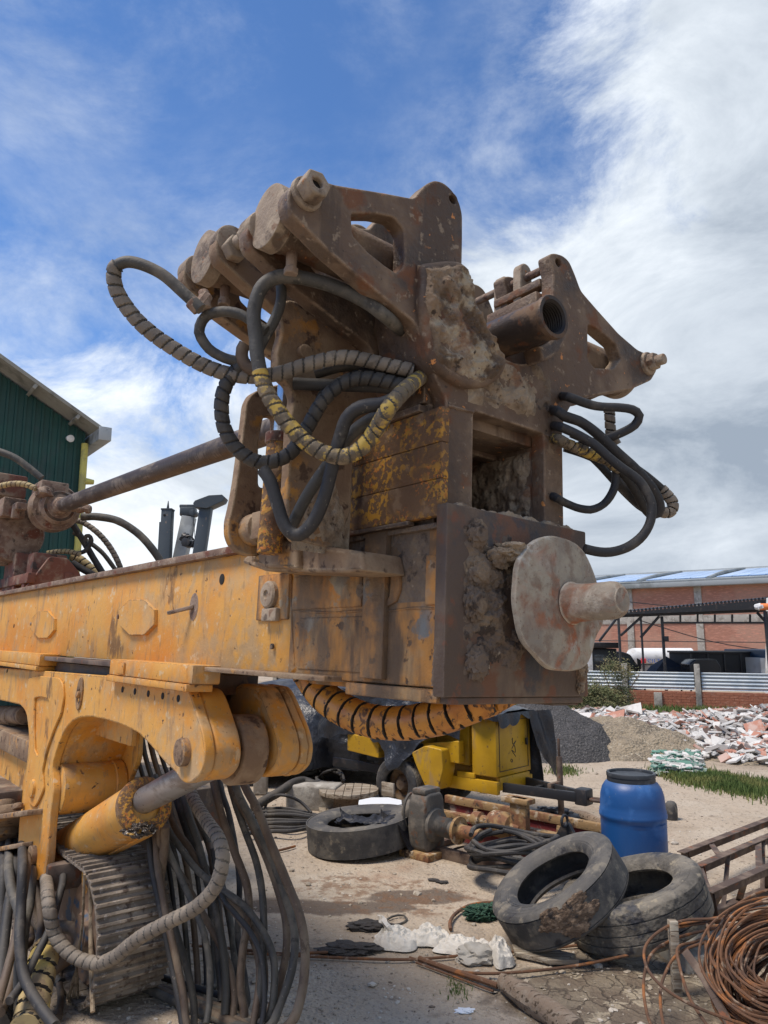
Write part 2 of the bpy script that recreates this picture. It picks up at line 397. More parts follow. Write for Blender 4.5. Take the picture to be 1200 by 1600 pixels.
mat('weathered_orange', (.54, .24, .05), .66, layers=(
    dict(c=(.22, .135, .075), s=2.4, lo=.47, hi=.60, m=(8, .34, .58), r=.92, a=.9), dict(c=(.60, .235, .03), s=3.6, lo=.50, hi=.62, m=(15, .35, .55), a=.8),                # dusty orange flaking off grey steel and mud
    dict(c=(.42, .29, .15), s=5, lo=.48, hi=.66, r=.9, a=.8), dict(c=(.34, .29, .21), s=9, lo=.55, hi=.61, r=.9, m=(3, .42, .58), h=.0012),
    dict(c=(.62, .235, .03), s=7, lo=.55, hi=.62, m=(2.2, .45, .6), h=.0006), dict(c=(.19, .19, .175), s=6, lo=.58, hi=.64, r=.6, m=(2.5, .47, .6), h=-.0008),
    dict(c=(.12, .07, .04), s=16, lo=.60, hi=.66, r=.9, h=-.0008), dict(c=(.17, .115, .07), s=3.2, lo=.50, hi=.62, st=(1, 1, .35), a=.9, r=.92), dict(c=(.10, .065, .04), s=6, lo=.54, hi=.64, st=(1, 1, .2), a=.85), dict(c=(.13, .085, .052), s=6, lo=.34, hi=.55, box=[(2, -.30, -.08)], a=.95, r=.92), dict(c=(.12, .08, .05), s=7, lo=.36, hi=.6, box=[(0, -.5, -.36), (0, -.20, -.30)], a=.9), dict(EDGE, rad=.01)),  # darker brown towards the top edge and in a band by the rib
    bumps=(('noise', 22, .007), ('noise', 120, .0016)))
mat('flaking_ochre', (.15, .085, .045), .85, layers=(                 # brown steel with the last ochre paint
    dict(c=(.50, .25, .03), s=48, lo=.50, hi=.55, m=(4.5, .41, .54), r=.6, h=.0012), dict(c=(.58, .20, .04), s=60, lo=.56, hi=.60, m=(5, .45, .6), h=.001),
    dict(c=(.09, .05, .03), s=7, lo=.55, hi=.66, r=.9), dict(c=(.26, .17, .10), s=11, lo=.58, hi=.68, a=.7)),
    bumps=(('noise', 60, .006), ('noise', 9, .006)))
mat('rusty_ochre', (.20, .13, .08), .85, layers=(
    dict(c=(.42, .20, .04), s=9, lo=.54, hi=.60, m=(3, .46, .6), r=.65, h=.0008), dict(c=(.30, .215, .135), s=6, lo=.45, hi=.62, a=.8),
    dict(c=(.085, .05, .032), s=14, lo=.56, hi=.64), dict(EDGE, c=(.34, .26, .17), rad=.012)), bumps=(('noise', 30, .006), ('noise', 140, .0014)))
mat('brown_steel', (.120, .075, .048), .66, layers=(
    dict(c=(.26, .19, .13), s=2.2, lo=.46, hi=.60, a=.8, r=.92, m=(7, .3, .6)), dict(c=(.045, .030, .023), s=3.1, lo=.50, hi=.66, a=.85, r=.45), dict(c=(.17, .068, .030), s=6, lo=.54, hi=.64, a=.85, r=.85),
    dict(c=(.33, .255, .175), s=3, lo=.30, hi=.65, a=.75, up=(.1, .85), r=.95), dict(c=(.055, .036, .026), s=5, lo=.55, hi=.62, st=(1, 1, .16), a=.6), dict(c=(.32, .25, .18), s=24, lo=.60, hi=.68, a=.75, r=.95, h=.0006),
    dict(c=(.62, .25, .07), s=21, lo=.655, hi=.675, m=(3, .42, .54), h=.0008, r=.6), dict(c=(.03, .022, .018), s=44, lo=.65, hi=.70, a=.8),
    dict(EDGE, c=(.30, .22, .15), rad=.012, lo=.42, hi=.6)), bumps=(('noise', 26, .006), ('noise', 130, .0018), ('vor', 50, .0014)))
mat('dusty_steel', (.235, .18, .13), .8, layers=(                     # lighter, mud-dusted casting faces
    dict(c=(.36, .29, .215), s=5, lo=.40, hi=.60, r=.95), dict(c=(.08, .055, .042), s=8, lo=.54, hi=.66, a=.85), dict(c=(.38, .17, .07), s=22, lo=.63, hi=.67, a=.9, h=.0006),
    dict(c=(.15, .07, .035), s=15, lo=.58, hi=.66, a=.7), dict(EDGE, c=(.30, .24, .17), rad=.012)), bumps=(('noise', 30, .006), ('noise', 150, .0018), ('vor', 45, .0012)))
mat('dark_plate', (.085, .056, .040), .6, layers=(
    dict(c=(.18, .13, .09), s=3, lo=.46, hi=.66, r=.88, st=(1, 1, .5)), dict(c=(.15, .062, .03), s=4, lo=.54, hi=.64, a=.8), dict(c=(.035, .037, .045), s=5, lo=.55, hi=.68, r=.5), dict(c=(.22, .165, .115), s=8, lo=.58, hi=.68, a=.7, r=.95, st=(1, 1, .5)),
    dict(c=(.17, .06, .028), s=11, lo=.60, hi=.66, a=.7), dict(c=(.30, .235, .165), s=3, lo=.35, hi=.6, up=(.2, .8), r=.95), dict(EDGE, c=(.16, .12, .09), rad=.01)),
    bumps=(('noise', 16, .006), ('noise', 90, .0022)))
mat('mud_crust', (.33, .26, .185), .96, layers=(
    dict(c=(.17, .12, .08), s=7, lo=.42, hi=.62), dict(c=(.39, .32, .235), s=12, lo=.52, hi=.66), dict(c=(.20, .085, .04), s=6, lo=.56, hi=.66, a=.65), dict(c=(.10, .07, .05), s=30, lo=.60, hi=.68)),
    bumps=(('noise', 45, .014), ('vor', 32, .009), ('noise', 190, .002)))
mat('jaw_mud', (.27, .195, .13), .95, layers=(dict(c=(.11, .075, .05), s=6, lo=.42, hi=.62), dict(c=(.44, .37, .27), s=7, lo=.50, hi=.60, a=.9), dict(c=(.19, .08, .04), s=5, lo=.54, hi=.64, a=.7), dict(c=(.06, .042, .03), s=26, lo=.58, hi=.66), dict(c=(.42, .21, .07), s=18, lo=.66, hi=.69)),
    bumps=(('noise', 40, .016), ('vor', 30, .012), ('noise', 150, .003)))
mat('dark_mud', (.155, .115, .085), .93, layers=(dict(c=(.21, .155, .105), s=10, lo=.48, hi=.62), dict(c=(.055, .04, .032), s=16, lo=.54, hi=.64), dict(c=(.33, .26, .18), s=22, lo=.62, hi=.70)),
    bumps=(('noise', 50, .012), ('vor', 38, .007)))
mat('pale_disc', (.26, .225, .18), .85, layers=(
    dict(c=(.25, .095, .045), s=3.0, lo=.52, hi=.62, m=(10, .3, .6), a=.85), dict(c=(.47, .42, .35), s=4, lo=.54, hi=.62, st=(1, 1, .5), a=.7),
    dict(c=(.37, .325, .25), s=6, lo=.46, hi=.62), dict(c=(.33, .115, .05), s=7, lo=.50, hi=.62, w=1, m=(3.2, .42, .56), a=.9), dict(c=(.46, .46, .42), s=9, lo=.58, hi=.68, a=.8),
    dict(c=(.15, .09, .065), s=90, lo=.60, hi=.66, a=.6), dict(c=(.20, .14, .10), s=16, lo=.50, hi=.66, a=.7), dict(EDGE, c=(.5, .43, .33), rad=.012)), bumps=(('noise', 20, .006), ('noise', 80, .003)))
mat('pipe_steel', (.075, .056, .048), .5, .35, layers=(
    dict(c=(.18, .15, .125), s=10, lo=.48, hi=.66, st=(.3, 1, 1), r=.8), dict(c=(.045, .035, .032), s=24, lo=.52, hi=.62, st=(2.2, .5, .5), a=.8), dict(c=(.26, .21, .165), s=50, lo=.60, hi=.68, st=(.2, 1, 1), a=.7, r=.9)),
    bumps=(('noise', 30, .002), ('noise', 220, .0005)))
mat('coupler_steel', (.055, .042, .036), .45, .5, layers=(dict(c=(.16, .105, .07), s=9, lo=.46, hi=.62, r=.8), dict(c=(.11, .05, .028), s=20, lo=.55, hi=.65, r=.8)), bumps=(('noise', 60, .002),))
mat('dark_bore', (.02, .016, .014), .5, .4, bumps=(('noise', 60, .002),))
mat('chrome', (.62, .62, .62), .22, 1.0, layers=(dict(c=(.30, .25, .20), s=9, lo=.52, hi=.68, r=.5, a=.7),), bumps=(('noise', 30, .0004),))
mat('worn_rod', (.44, .42, .40), .32, .55, layers=(dict(c=(.26, .215, .18), s=12, lo=.50, hi=.68, st=(.4, 1, 1), r=.5), dict(c=(.38, .35, .33), s=60, lo=.6, hi=.68, st=(.2, 1, 1)), dict(c=(.10, .06, .04), s=30, lo=.64, hi=.68, r=.8)), bumps=(('noise', 60, .0006),))
mat('head_steel', (.16, .10, .072), .82, layers=(
    dict(c=(.27, .20, .15), s=6, lo=.42, hi=.60, r=.95), dict(c=(.15, .055, .035), s=5, lo=.54, hi=.64), dict(c=(.05, .037, .03), s=10, lo=.56, hi=.66, a=.8), dict(c=(.40, .34, .27), s=40, lo=.62, hi=.68, a=.8), dict(EDGE, c=(.32, .25, .19), rad=.012)),
    bumps=(('noise', 28, .008), ('noise', 110, .002)))
mat('red_oxide', (.15, .055, .035), .8, layers=(dict(c=(.25, .18, .13), s=5, lo=.48, hi=.64, r=.95), dict(c=(.05, .032, .025), s=9, lo=.56, hi=.66)), bumps=(('noise', 40, .005),))
def rubber(name, base, dust, amt=.5, sc_=7, rg=.62):
    mat(name, base, rg, layers=(dict(c=dust, s=sc_, lo=.60 - amt * .25, hi=.80 - amt * .2, a=.85, r=.9, st=(1, 1, .6)), dict(c=tuple(q * .5 for q in base), s=19, lo=.56, hi=.66, a=.7),
        dict(c=tuple(min(1, q * 1.35) for q in dust), s=46, lo=.64, hi=.70, a=.7, r=.95), dict(c=dust, s=3, lo=.2, hi=.8, up=(.25, 1), a=.45, r=.9)), bumps=(('noise', 26, .003), ('noise', 140, .0008)))
rubber('hose_black', (.024, .024, .026), (.13, .115, .095), .35)
rubber('hose_grey', (.052, .050, .045), (.17, .15, .12), .6)
rubber('hose_brown', (.092, .062, .042), (.20, .155, .11), .6)
rubber('guard_grey', (.16, .135, .108), (.29, .245, .19), .7)
rubber('guard_black', (.045, .041, .036), (.13, .11, .085), .45)
rubber('hose_gap', (.018, .016, .014), (.06, .05, .04), .3)
mat('guard_yellow', (.115, .090, .060), .75, layers=(dict(c=(.46, .31, .055), s=24, lo=.47, hi=.56, r=.55, m=(9, .36, .52)), dict(c=(.24, .19, .13), s=11, lo=.52, hi=.66, r=.9), dict(c=(.06, .045, .03), s=40, lo=.58, hi=.66)), bumps=(('noise', 40, .003),))
mat('conduit_yellow', (.50, .215, .026), .42, layers=(dict(c=(.36, .13, .018), s=9, lo=.42, hi=.66), dict(c=(.12, .055, .02), s=16, lo=.54, hi=.64, r=.7, w=1.5), dict(c=(.04, .028, .02), s=34, lo=.60, hi=.66, r=.7), dict(c=(.56, .27, .05), s=6, lo=.58, hi=.70)), bumps=(('noise', 22, .004),), coat=.1)
mat('guard_cream', (.40, .31, .15), .75, layers=(dict(c=(.27, .20, .12), s=8, lo=.45, hi=.62), dict(c=(.11, .075, .045), s=20, lo=.58, hi=.66), dict(c=(.55, .42, .13), s=5, lo=.56, hi=.66)), bumps=(('noise', 30, .003),))
mat('track_steel', (.165, .135, .105), .78, .15, layers=(dict(c=(.30, .255, .205), s=5, lo=.42, hi=.60, r=.95), dict(c=(.09, .065, .05), s=12, lo=.54, hi=.64), dict(c=(.33, .30, .27), s=30, lo=.58, hi=.68, r=.5)), bumps=(('noise', 34, .005), ('noise', 120, .0016)))
mat('dark_void', (.016, .014, .013), .9)
mat('blue_scuffed', (.16, .10, .065), .7, layers=(dict(c=(.03, .07, .13), s=5, lo=.56, hi=.62), dict(c=(.26, .20, .14), s=8, lo=.55, hi=.66)), bumps=(('noise', 30, .004),))
mat('grease', (.06, .045, .035), .25, layers=(dict(c=(.55, .52, .46), s=34, lo=.56, hi=.62, r=.2), dict(c=(.35, .20, .04), s=20, lo=.55, hi=.62)), bumps=(('noise', 60, .012),))
mat('rope', (.30, .235, .16), .9, bumps=(('noise', 120, .004),), layers=(dict(c=(.17, .125, .08), s=30, lo=.5, hi=.62),))
# yard
mat('yard_dirt', (.335, .278, .212), .95, layers=(
    dict(c=(.235, .185, .135), s=.55, lo=.44, hi=.62, d=8, a=.85), dict(c=(.40, .345, .275), s=1.3, lo=.50, hi=.66, d=8, a=.8), dict(c=(.165, .125, .09), s=2.6, lo=.60, hi=.72, d=9, a=.75),
    dict(c=(.20, .155, .115), s=17, lo=.56, hi=.66, a=.7), dict(c=(.45, .40, .33), s=48, lo=.60, hi=.66, a=.7), dict(c=(.12, .09, .065), s=70, lo=.63, hi=.67, a=.7), dict(c=(.28, .16, .10), s=.9, lo=.62, hi=.70, a=.4)),
    bumps=(('noise', 3, .05), ('noise', 16, .030), ('vor', 38, .009), ('noise', 90, .006)))
mat('wet_mud', (.150, .120, .088), .8, layers=(dict(c=(.20, .165, .125), s=3, lo=.45, hi=.62), dict(c=(.045, .035, .027), k='crack', s=6.5, lo=.008, hi=.030, h=-.014, m=(2, .42, .55)),
    dict(c=(.36, .31, .23), s=4.5, lo=.52, hi=.56, r=.95, h=.006), dict(c=(.46, .42, .34), s=24, lo=.66, hi=.69, h=.004, a=.8)), bumps=(('noise', 18, .014), ('noise', 70, .004)))
mat('dark_stain', (.085, .062, .046), .85, layers=(dict(c=(.20, .15, .11), s=9, lo=.50, hi=.62), dict(c=(.04, .03, .024), s=24, lo=.58, hi=.66)), bumps=(('noise', 20, .02),))
mat('pebble', (.34, .295, .235), .92, layers=(dict(c=(.50, .46, .40), s=3, lo=.5, hi=.58), dict(c=(.16, .125, .095), s=4, lo=.56, hi=.62)), bumps=(('noise', 60, .004),))
mat('coal_gravel', (.060, .058, .058), .9, layers=(dict(c=(.13, .125, .12), s=30, lo=.54, hi=.62), dict(c=(.38, .37, .36), s=52, lo=.66, hi=.69), dict(c=(.03, .03, .03), s=20, lo=.56, hi=.64)), bumps=(('vor', 26, .03), ('noise', 60, .02)))
mat('sand_heap', (.30, .245, .17), .95, layers=(dict(c=(.20, .165, .12), s=3, lo=.46, hi=.62), dict(c=(.42, .37, .28), s=22, lo=.56, hi=.64), dict(c=(.10, .09, .08), s=30, lo=.60, hi=.66)), bumps=(('vor', 22, .03), ('noise', 50, .02)))
mat('grass_blade', (.085, .135, .030), .8, layers=(dict(c=(.19, .20, .06), s=2.5, lo=.48, hi=.64),))
mat('bush_leaf', (.115, .125, .050), .85, layers=(dict(c=(.22, .18, .09), s=3, lo=.48, hi=.62), dict(c=(.06, .085, .028), s=5, lo=.55, hi=.65)))
mat('rubble_white', (.60, .59, .56), .85, layers=(dict(c=(.40, .37, .33), s=2.5, lo=.5, hi=.64),))
mat('rubble_grey', (.34, .32, .30), .9, layers=(dict(c=(.2, .18, .16), s=3, lo=.5, hi=.64),))
mat('rubble_red', (.42, .20, .14), .9, layers=(dict(c=(.50, .36, .30), s=3, lo=.5, hi=.62),))
mat('rubble_dark', (.13, .09, .075), .9)
mat('rubble_green', (.10, .22, .17), .8, layers=(dict(c=(.35, .40, .36), s=5, lo=.5, hi=.6),))
mat('brick_wall', (.36, .135, .075), .9, layers=(dict(c=(.27, .095, .055), s=1.2, lo=.45, hi=.62), dict(c=(.44, .20, .125), s=7, lo=.52, hi=.66, st=(1, 1, 3)), dict(c=(.20, .15, .12), s=2, lo=.60, hi=.72, a=.7)), bumps=(('noise', 30, .01),))
mat('warehouse_brick', (.38, .215, .155), .9, layers=(dict(c=(.34, .165, .115), s=.5, lo=.45, hi=.6), dict(c=(.50, .24, .17), s=3, lo=.5, hi=.66, st=(1, 1, 5)), dict(c=(.33, .17, .12), s=1.1, lo=.56, hi=.7, st=(1, 1, .3))), bumps=(('noise', 8, .02),))
mat('concrete', (.36, .34, .30), .9, layers=(dict(c=(.24, .22, .19), s=3, lo=.48, hi=.64), dict(c=(.46, .44, .39), s=8, lo=.54, hi=.66), dict(c=(.12, .11, .09), s=1.7, lo=.62, hi=.70, a=.7)), bumps=(('noise', 26, .008), ('noise', 90, .003)))
mat('galvanised', (.50, .54, .55), .45, .35, layers=(dict(c=(.36, .42, .46), s=1.2, lo=.45, hi=.62), dict(c=(.36, .27, .20), s=3, lo=.62, hi=.72, a=.6)))
mat('skylight', (.30, .44, .66), .35, layers=(dict(c=(.42, .55, .74), s=.8, lo=.45, hi=.6), dict(c=(.22, .33, .5), s=6, lo=.52, hi=.62, st=(5, 1, 1))))
mat('roof_sheet', (.27, .30, .31), .6, layers=(dict(c=(.18, .20, .20), s=.7, lo=.48, hi=.62),))
mat('green_sheet', (.008, .052, .046), .55, layers=(dict(c=(.011, .07, .058), s=.6, lo=.45, hi=.62), dict(c=(.03, .06, .06), s=2, lo=.56, hi=.68, a=.6)))
mat('eave_grey', (.30, .30, .27), .7, layers=(dict(c=(.17, .17, .15), s=1.5, lo=.5, hi=.66),))
mat('gutter_zinc', (.42, .45, .46), .5, .2, layers=(dict(c=(.25, .27, .28), s=3, lo=.5, hi=.62),))
mat('pipe_yellow', (.58, .52, .13), .6, layers=(dict(c=(.4, .36, .12), s=3, lo=.5, hi=.62),))
mat('black_steel', (.022, .024, .028), .5, layers=(dict(c=(.06, .05, .045), s=8, lo=.55, hi=.66),))
mat('van_black', (.018, .020, .023), .25)
mat('glass_dark', (.03, .04, .045), .08, spec=.8)
mat('net_black', (.028, .030, .033), .8)
mat('tent_navy', (.030, .042, .070), .8, bumps=(('noise', 3, .03),))
mat('white_paint', (.72, .73, .72), .6, layers=(dict(c=(.52, .52, .50), s=1.5, lo=.5, hi=.66),))
mat('letter_red', (.70, .05, .06), .6); mat('letter_blue', (.06, .16, .52), .6)
mat('truck_blue', (.03, .075, .15), .5); mat('tube_orange', (.75, .22, .06), .6)
mat('crane_grey', (.045, .06, .072), .5, layers=(dict(c=(.05, .065, .075), s=2, lo=.5, hi=.62), dict(c=(.2, .15, .11), s=6, lo=.62, hi=.68)))
mat('crane_pale', (.42, .45, .45), .5, layers=(dict(c=(.30, .32, .32), s=2, lo=.5, hi=.62),))
mat('tarp_black', (.024, .028, .036), .30, layers=(dict(c=(.035, .040, .050), s=3, lo=.5, hi=.66, r=.45), dict(c=(.12, .11, .095), s=9, lo=.66, hi=.74, r=.8, a=.6), dict(c=(.12, .125, .13), s=2, lo=.45, hi=.75, up=(.6, 1), a=.6, r=.6)), bumps=(('noise', 9, .02), ('noise', 30, .005)))
mat('cloth_black', (.011, .012, .016), .55, layers=(dict(c=(.03, .03, .035), s=6, lo=.5, hi=.66),), bumps=(('noise', 18, .012),))
mat('machine_yellow', (.50, .29, .012), .42, layers=(dict(c=(.42, .24, .012), s=3, lo=.42, hi=.62), dict(c=(.30, .20, .09), s=6, lo=.54, hi=.68, st=(1, 1, .3), a=.7, r=.8), dict(c=(.20, .12, .04), s=14, lo=.62, hi=.68, r=.7), dict(c=(.13, .08, .035), s=4, lo=.62, hi=.70, a=.8, r=.8)), bumps=(('noise', 10, .003),))
mat('tyre_rubber', (.040, .041, .044), .72, layers=(dict(c=(.105, .10, .092), s=4, lo=.42, hi=.62, r=.85), dict(c=(.20, .18, .145), s=9, lo=.54, hi=.66, a=.75, r=.95), dict(c=(.022, .023, .028), s=6, lo=.56, hi=.66, r=.5), dict(c=(.20, .18, .15), s=2, lo=.3, hi=.7, up=(.2, 1), a=.5)), bumps=(('noise', 22, .006), ('noise', 110, .0016)))
mat('tyre_dusty', (.085, .078, .068), .85, layers=(dict(c=(.19, .172, .142), s=5, lo=.40, hi=.60, r=.95), dict(c=(.30, .26, .19), s=10, lo=.58, hi=.66, a=.8), dict(c=(.035, .037, .045), s=7, lo=.54, hi=.64, r=.6)), bumps=(('noise', 30, .010), ('vor', 34, .006)))
mat('tyre_torn', (.13, .09, .062), .9, layers=(dict(c=(.25, .18, .125), s=20, lo=.5, hi=.6), dict(c=(.05, .04, .035), s=14, lo=.54, hi=.6)), bumps=(('noise', 50, .014),))
mat('drum_blue', (.010, .075, .25), .42, layers=(dict(c=(.035, .13, .36), s=4, lo=.48, hi=.66, r=.5), dict(c=(.20, .22, .24), s=30, lo=.66, hi=.72, a=.5), dict(c=(.12, .17, .26), s=3, lo=.3, hi=.8, up=(.3, 1), a=.5, r=.6)), bumps=(('noise', 6, .004),))
mat('lid_black', (.028, .034, .042), .5, layers=(dict(c=(.09, .10, .11), s=8, lo=.5, hi=.66),))
mat('wood_grey', (.27, .225, .17), .88, layers=(dict(c=(.40, .36, .29), s=9, lo=.50, hi=.62, st=(.35, 3, 3)), dict(c=(.13, .095, .065), s=12, lo=.54, hi=.62, st=(.3, 4, 4)), dict(c=(.48, .44, .37), s=4, lo=.58, hi=.68)), bumps=(('noise', 14, .008, (.3, 4, 4)), ('noise', 60, .002)))
mat('wood_brown', (.25, .185, .13), .9, layers=(dict(c=(.29, .23, .17), s=8, lo=.48, hi=.62, st=(.4, 3, 3)), dict(c=(.08, .055, .035), s=14, lo=.54, hi=.62, st=(.4, 3, 3))), bumps=(('noise', 18, .014), ('noise', 70, .004)))
mat('octagon_white', (.74, .78, .82), .5)
mat('rusty_wire', (.155, .078, .042), .85, .1, layers=(dict(c=(.30, .12, .04), s=7, lo=.52, hi=.64), dict(c=(.10, .055, .035), s=5, lo=.50, hi=.62), dict(c=(.28, .20, .14), s=14, lo=.58, hi=.66)), bumps=(('noise', 90, .002),))
mat('angle_iron', (.085, .058, .046), .75, .15, layers=(dict(c=(.17, .125, .095), s=6, lo=.45, hi=.62), dict(c=(.20, .075, .035), s=10, lo=.57, hi=.66), dict(c=(.36, .20, .08), s=5, lo=.66, hi=.70, a=.8)), bumps=(('noise', 50, .003),))
mat('maroon_paint', (.17, .022, .022), .6, layers=(dict(c=(.27, .20, .16), s=6, lo=.52, hi=.64, r=.9), dict(c=(.07, .03, .025), s=10, lo=.56, hi=.64)), bumps=(('noise', 30, .004),))
mat('rust_yellow', (.30, .19, .085), .8, layers=(dict(c=(.19, .085, .04), s=6, lo=.46, hi=.58), dict(c=(.42, .34, .24), s=9, lo=.56, hi=.64), dict(c=(.07, .045, .03), s=12, lo=.56, hi=.64)), bumps=(('noise', 40, .005),))
mat('grey_casting', (.085, .08, .073), .7, layers=(dict(c=(.17, .15, .125), s=6, lo=.45, hi=.62, r=.9), dict(c=(.14, .075, .045), s=9, lo=.57, hi=.66)), bumps=(('noise', 30, .005),))
mat('sack_white', (.60, .57, .51), .75, layers=(dict(c=(.50, .44, .36), s=5, lo=.52, hi=.66), dict(c=(.30, .24, .18), s=12, lo=.64, hi=.72, a=.7)), bumps=(('noise', 30, .010), ('noise', 90, .003)))
mat('net_green', (.028, .085, .055), .9, layers=(dict(c=(.06, .14, .09), s=30, lo=.5, hi=.6),), bumps=(('noise', 120, .02),))
mat('rag_dark', (.05, .045, .042), .9, bumps=(('noise', 40, .02),))
# ================================================================ THE DRILLING RIG (built in the frame of its mast)
def proj(l):
    p = (MM @ Vec(l)) - CAM; d = p.dot(CF); return 600 + FPX * p.dot(CR) / d, 800 - FPX * p.dot(CU) / d, d
def u_at(x, v, w):
    a, b = -14.0, .6
    for _ in range(50):
        m = (a + b) / 2
        if proj((m, v, w))[0] < x: a = m
        else: b = m
    return a
def UU(pts, u): return [onU(p[0], p[1], u) for p in pts]
def VV(pts, v): return [onV(p[0], p[1], v) for p in pts]
def fbm(p, o=4): return noise.fractal(Vec(p), 1.0, 2.0, o)
def crust(mb, fn, n, nu, nv, amp, fr, base=.3, taper=.12, seed=0, sink=.004):
    n = Vec(n)
    def f(s, t):
        p = Vec(fn(s, t)); e = min(s, 1 - s, t, 1 - t) / taper; e = max(0, min(1, e)); e = e * e * (3 - 2 * e)
        q = p * fr + Vec((seed, seed * .7, 0)); h = base + fbm(q, 5) * .9 + .35 * abs(fbm(q * 2.7, 3))
        return p + n * (max(-sink, amp * (h * e - (1 - e) * .15)))
    return mb.grid(f, nu, nv)

g0 = G(112, 1572)
RIG = thing('drilling_rig', 'large worn orange drilling rig on crawler tracks with muddy rod clamps and hanging hoses', 'drilling rig', (g0.x, g0.y, 0))
def part(mb, name, mats, parent=RIG, **k): return mb.build(name, mats, parent, MM, **k)
VC, WC = .355, .84                       # the drill string's seat: middle of the yoke

# ---- yoke plates
top_l = [(450, 318), (450, 300), (458, 287), (474, 279), (497, 279), (522, 288), (600, 301), (647, 310), (657, 297), (668, 286), (680, 281), (694, 285), (708, 298), (718, 315), (723, 335), (723, 372)]
top_r = [(852, 402), (858, 397), (867, 395), (880, 399), (890, 408), (899, 429), (908, 454), (933, 483), (967, 521), (996, 546), (1012, 553), (1024, 563), (1027, 578), (1018, 594), (987, 608), (946, 615), (906, 622), (893, 633), (884, 650), (879, 667)]
low_l = [(697, 625), (690, 608), (684, 599), (667, 556), (657, 525), (648, 504), (618, 480), (562, 434), (513, 392), (477, 355), (456, 335)]
uA = -.07
L_ = UU(top_l, uA); R_ = UU(top_r, uA); B_ = UU(low_l, uA)
cut = circ(VC, WC, .25, n=22, a0=180, a1=360)
cut[0] = (L_[-1][0], WC + .02); cut[-1] = (.605, WC + .02)
outA = L_ + cut + [(.605, 1.03)] + R_[1:] + [(.655, -.02), (.044, -.02)] + B_
winL = fillet(UU(cz([(455, 222), (600, 225), (690, 245), (745, 310), (750, 420), (745, 520), (708, 555), (640, 510), (540, 430), (462, 340)], 420, 270, 3.529), uA), .012, 3)
winR = fillet(UU(cz([(765, 615), (800, 630), (870, 690), (890, 745), (860, 783), (790, 780), (765, 750)], 600, 250, 2.4), uA), .012, 3)
opening = fillet([(.172, .357), (.543, .357), (.543, .02), (.172, .02)], .012, 3)
holeL = circ(*onU(708, 311, uA), .017, n=20); holeR = circ(*onU(873, 410, uA), .018, n=20)
outA = fillet(outA, .018, 3)
mb = MB().plate(outA, 0, uA - .062, uA, [winL, winR, opening, holeL, holeR], bev=.006, res=3)
yoke = part(mb, 'yoke_plate', 'brown_steel')
yoke['label'] = 'front yoke plate with two window openings, brown and dusty'
def shifted(dw, lo=.30, tall=0):
    o = [(a, b + dw) for a, b in L_ + cut + [(.605, 1.03)] + R_[1:-3]] + [(.66, lo), (.03, lo)] + [(a, b + dw) for a, b in B_[2:]]
    return fillet(o, .018, 3)
TIPL = onU(478, 304, uA); TIPR = (2 * VC - TIPL[0], TIPL[1] - .02)
UB, UC_, UD = -.345, -.575, -.84
for i, (u, dw) in enumerate(((UB, 0), (UC_, .06), (UD, .06))):
    mb = MB().plate(shifted(dw), 0, u - .03, u + .03, [[(a, b + dw) for a, b in winL], [(a, b + dw) for a, b in winR]], bev=.006)
    part(mb, 'yoke_plate', 'rusty_ochre' if i else 'brown_steel')
# bosses and nuts at the arm tips
def hexnut(mb, c, axis, r, h, bore=None, rot=0):
    z = Vec(axis).normalized(); x = z.orthogonal().normalized(); y = z.cross(x); m = Matrix.Translation(Vec(c)) @ Matrix((x, y, z)).transposed().to_4x4() @ Matrix.Rotation(rot, 4, 'Z')
    hx = [(r * math.cos(rad(60 * k)), r * math.sin(rad(60 * k))) for k in range(6)]
    mb.plate_m(fillet(hx, r * .12, 2), m, 0, h, [circ(0, 0, bore, n=14)] if bore else (), bev=r * .12)
    return mb
for s, (tv, tw) in ((-1, TIPL), (1, TIPR)):
    mb = MB()
    mb.cyl((uA - .01, tv, tw), (uA + .016, tv, tw), .052, bev=.008)
    part(mb, 'pivot_boss', 'dusty_steel')
    mb = MB(); mb.cyl((UB, tv, tw + .02), (UC_, tv, tw + .04), .026)
    for u in (UB - .085, UC_ + .035): hexnut(mb, (u, tv, tw + .02), (1, 0, 0), .045, .045, rot=.3)
    if s > 0: mb.cyl((uA, tv, tw), (uA + .07, tv, tw), .019, bev=.004)
    pn = part(mb, 'pivot_pin', 'dusty_steel')
    mb = MB(); hexnut(mb, (uA + .014, tv, tw), (1, 0, .12), .046 if s < 0 else .040, .052 if s < 0 else .034, bore=.017 if s < 0 else None, rot=.4)
    if s < 0: mb.mi = 1; mb.cyl((uA + .02, tv, tw), (uA + .050, tv, tw + .004), .0168, bev=.001)
    else: mb.cyl((uA + .03, tv, tw), (uA + .085, tv, tw), .024, bev=.005)
    part(mb, 'castle_nut', ['dusty_steel', 'dark_bore'], pn)
    if s < 0:
        for u, dw in ((UB, 0), (UC_, .06), (UD, .06)):
            mb = MB(); mb.cyl((u - .042, tv, tw + dw), (u + .038, tv, tw + dw), .060, bev=.01)
            part(mb, 'pivot_boss', 'dusty_steel')
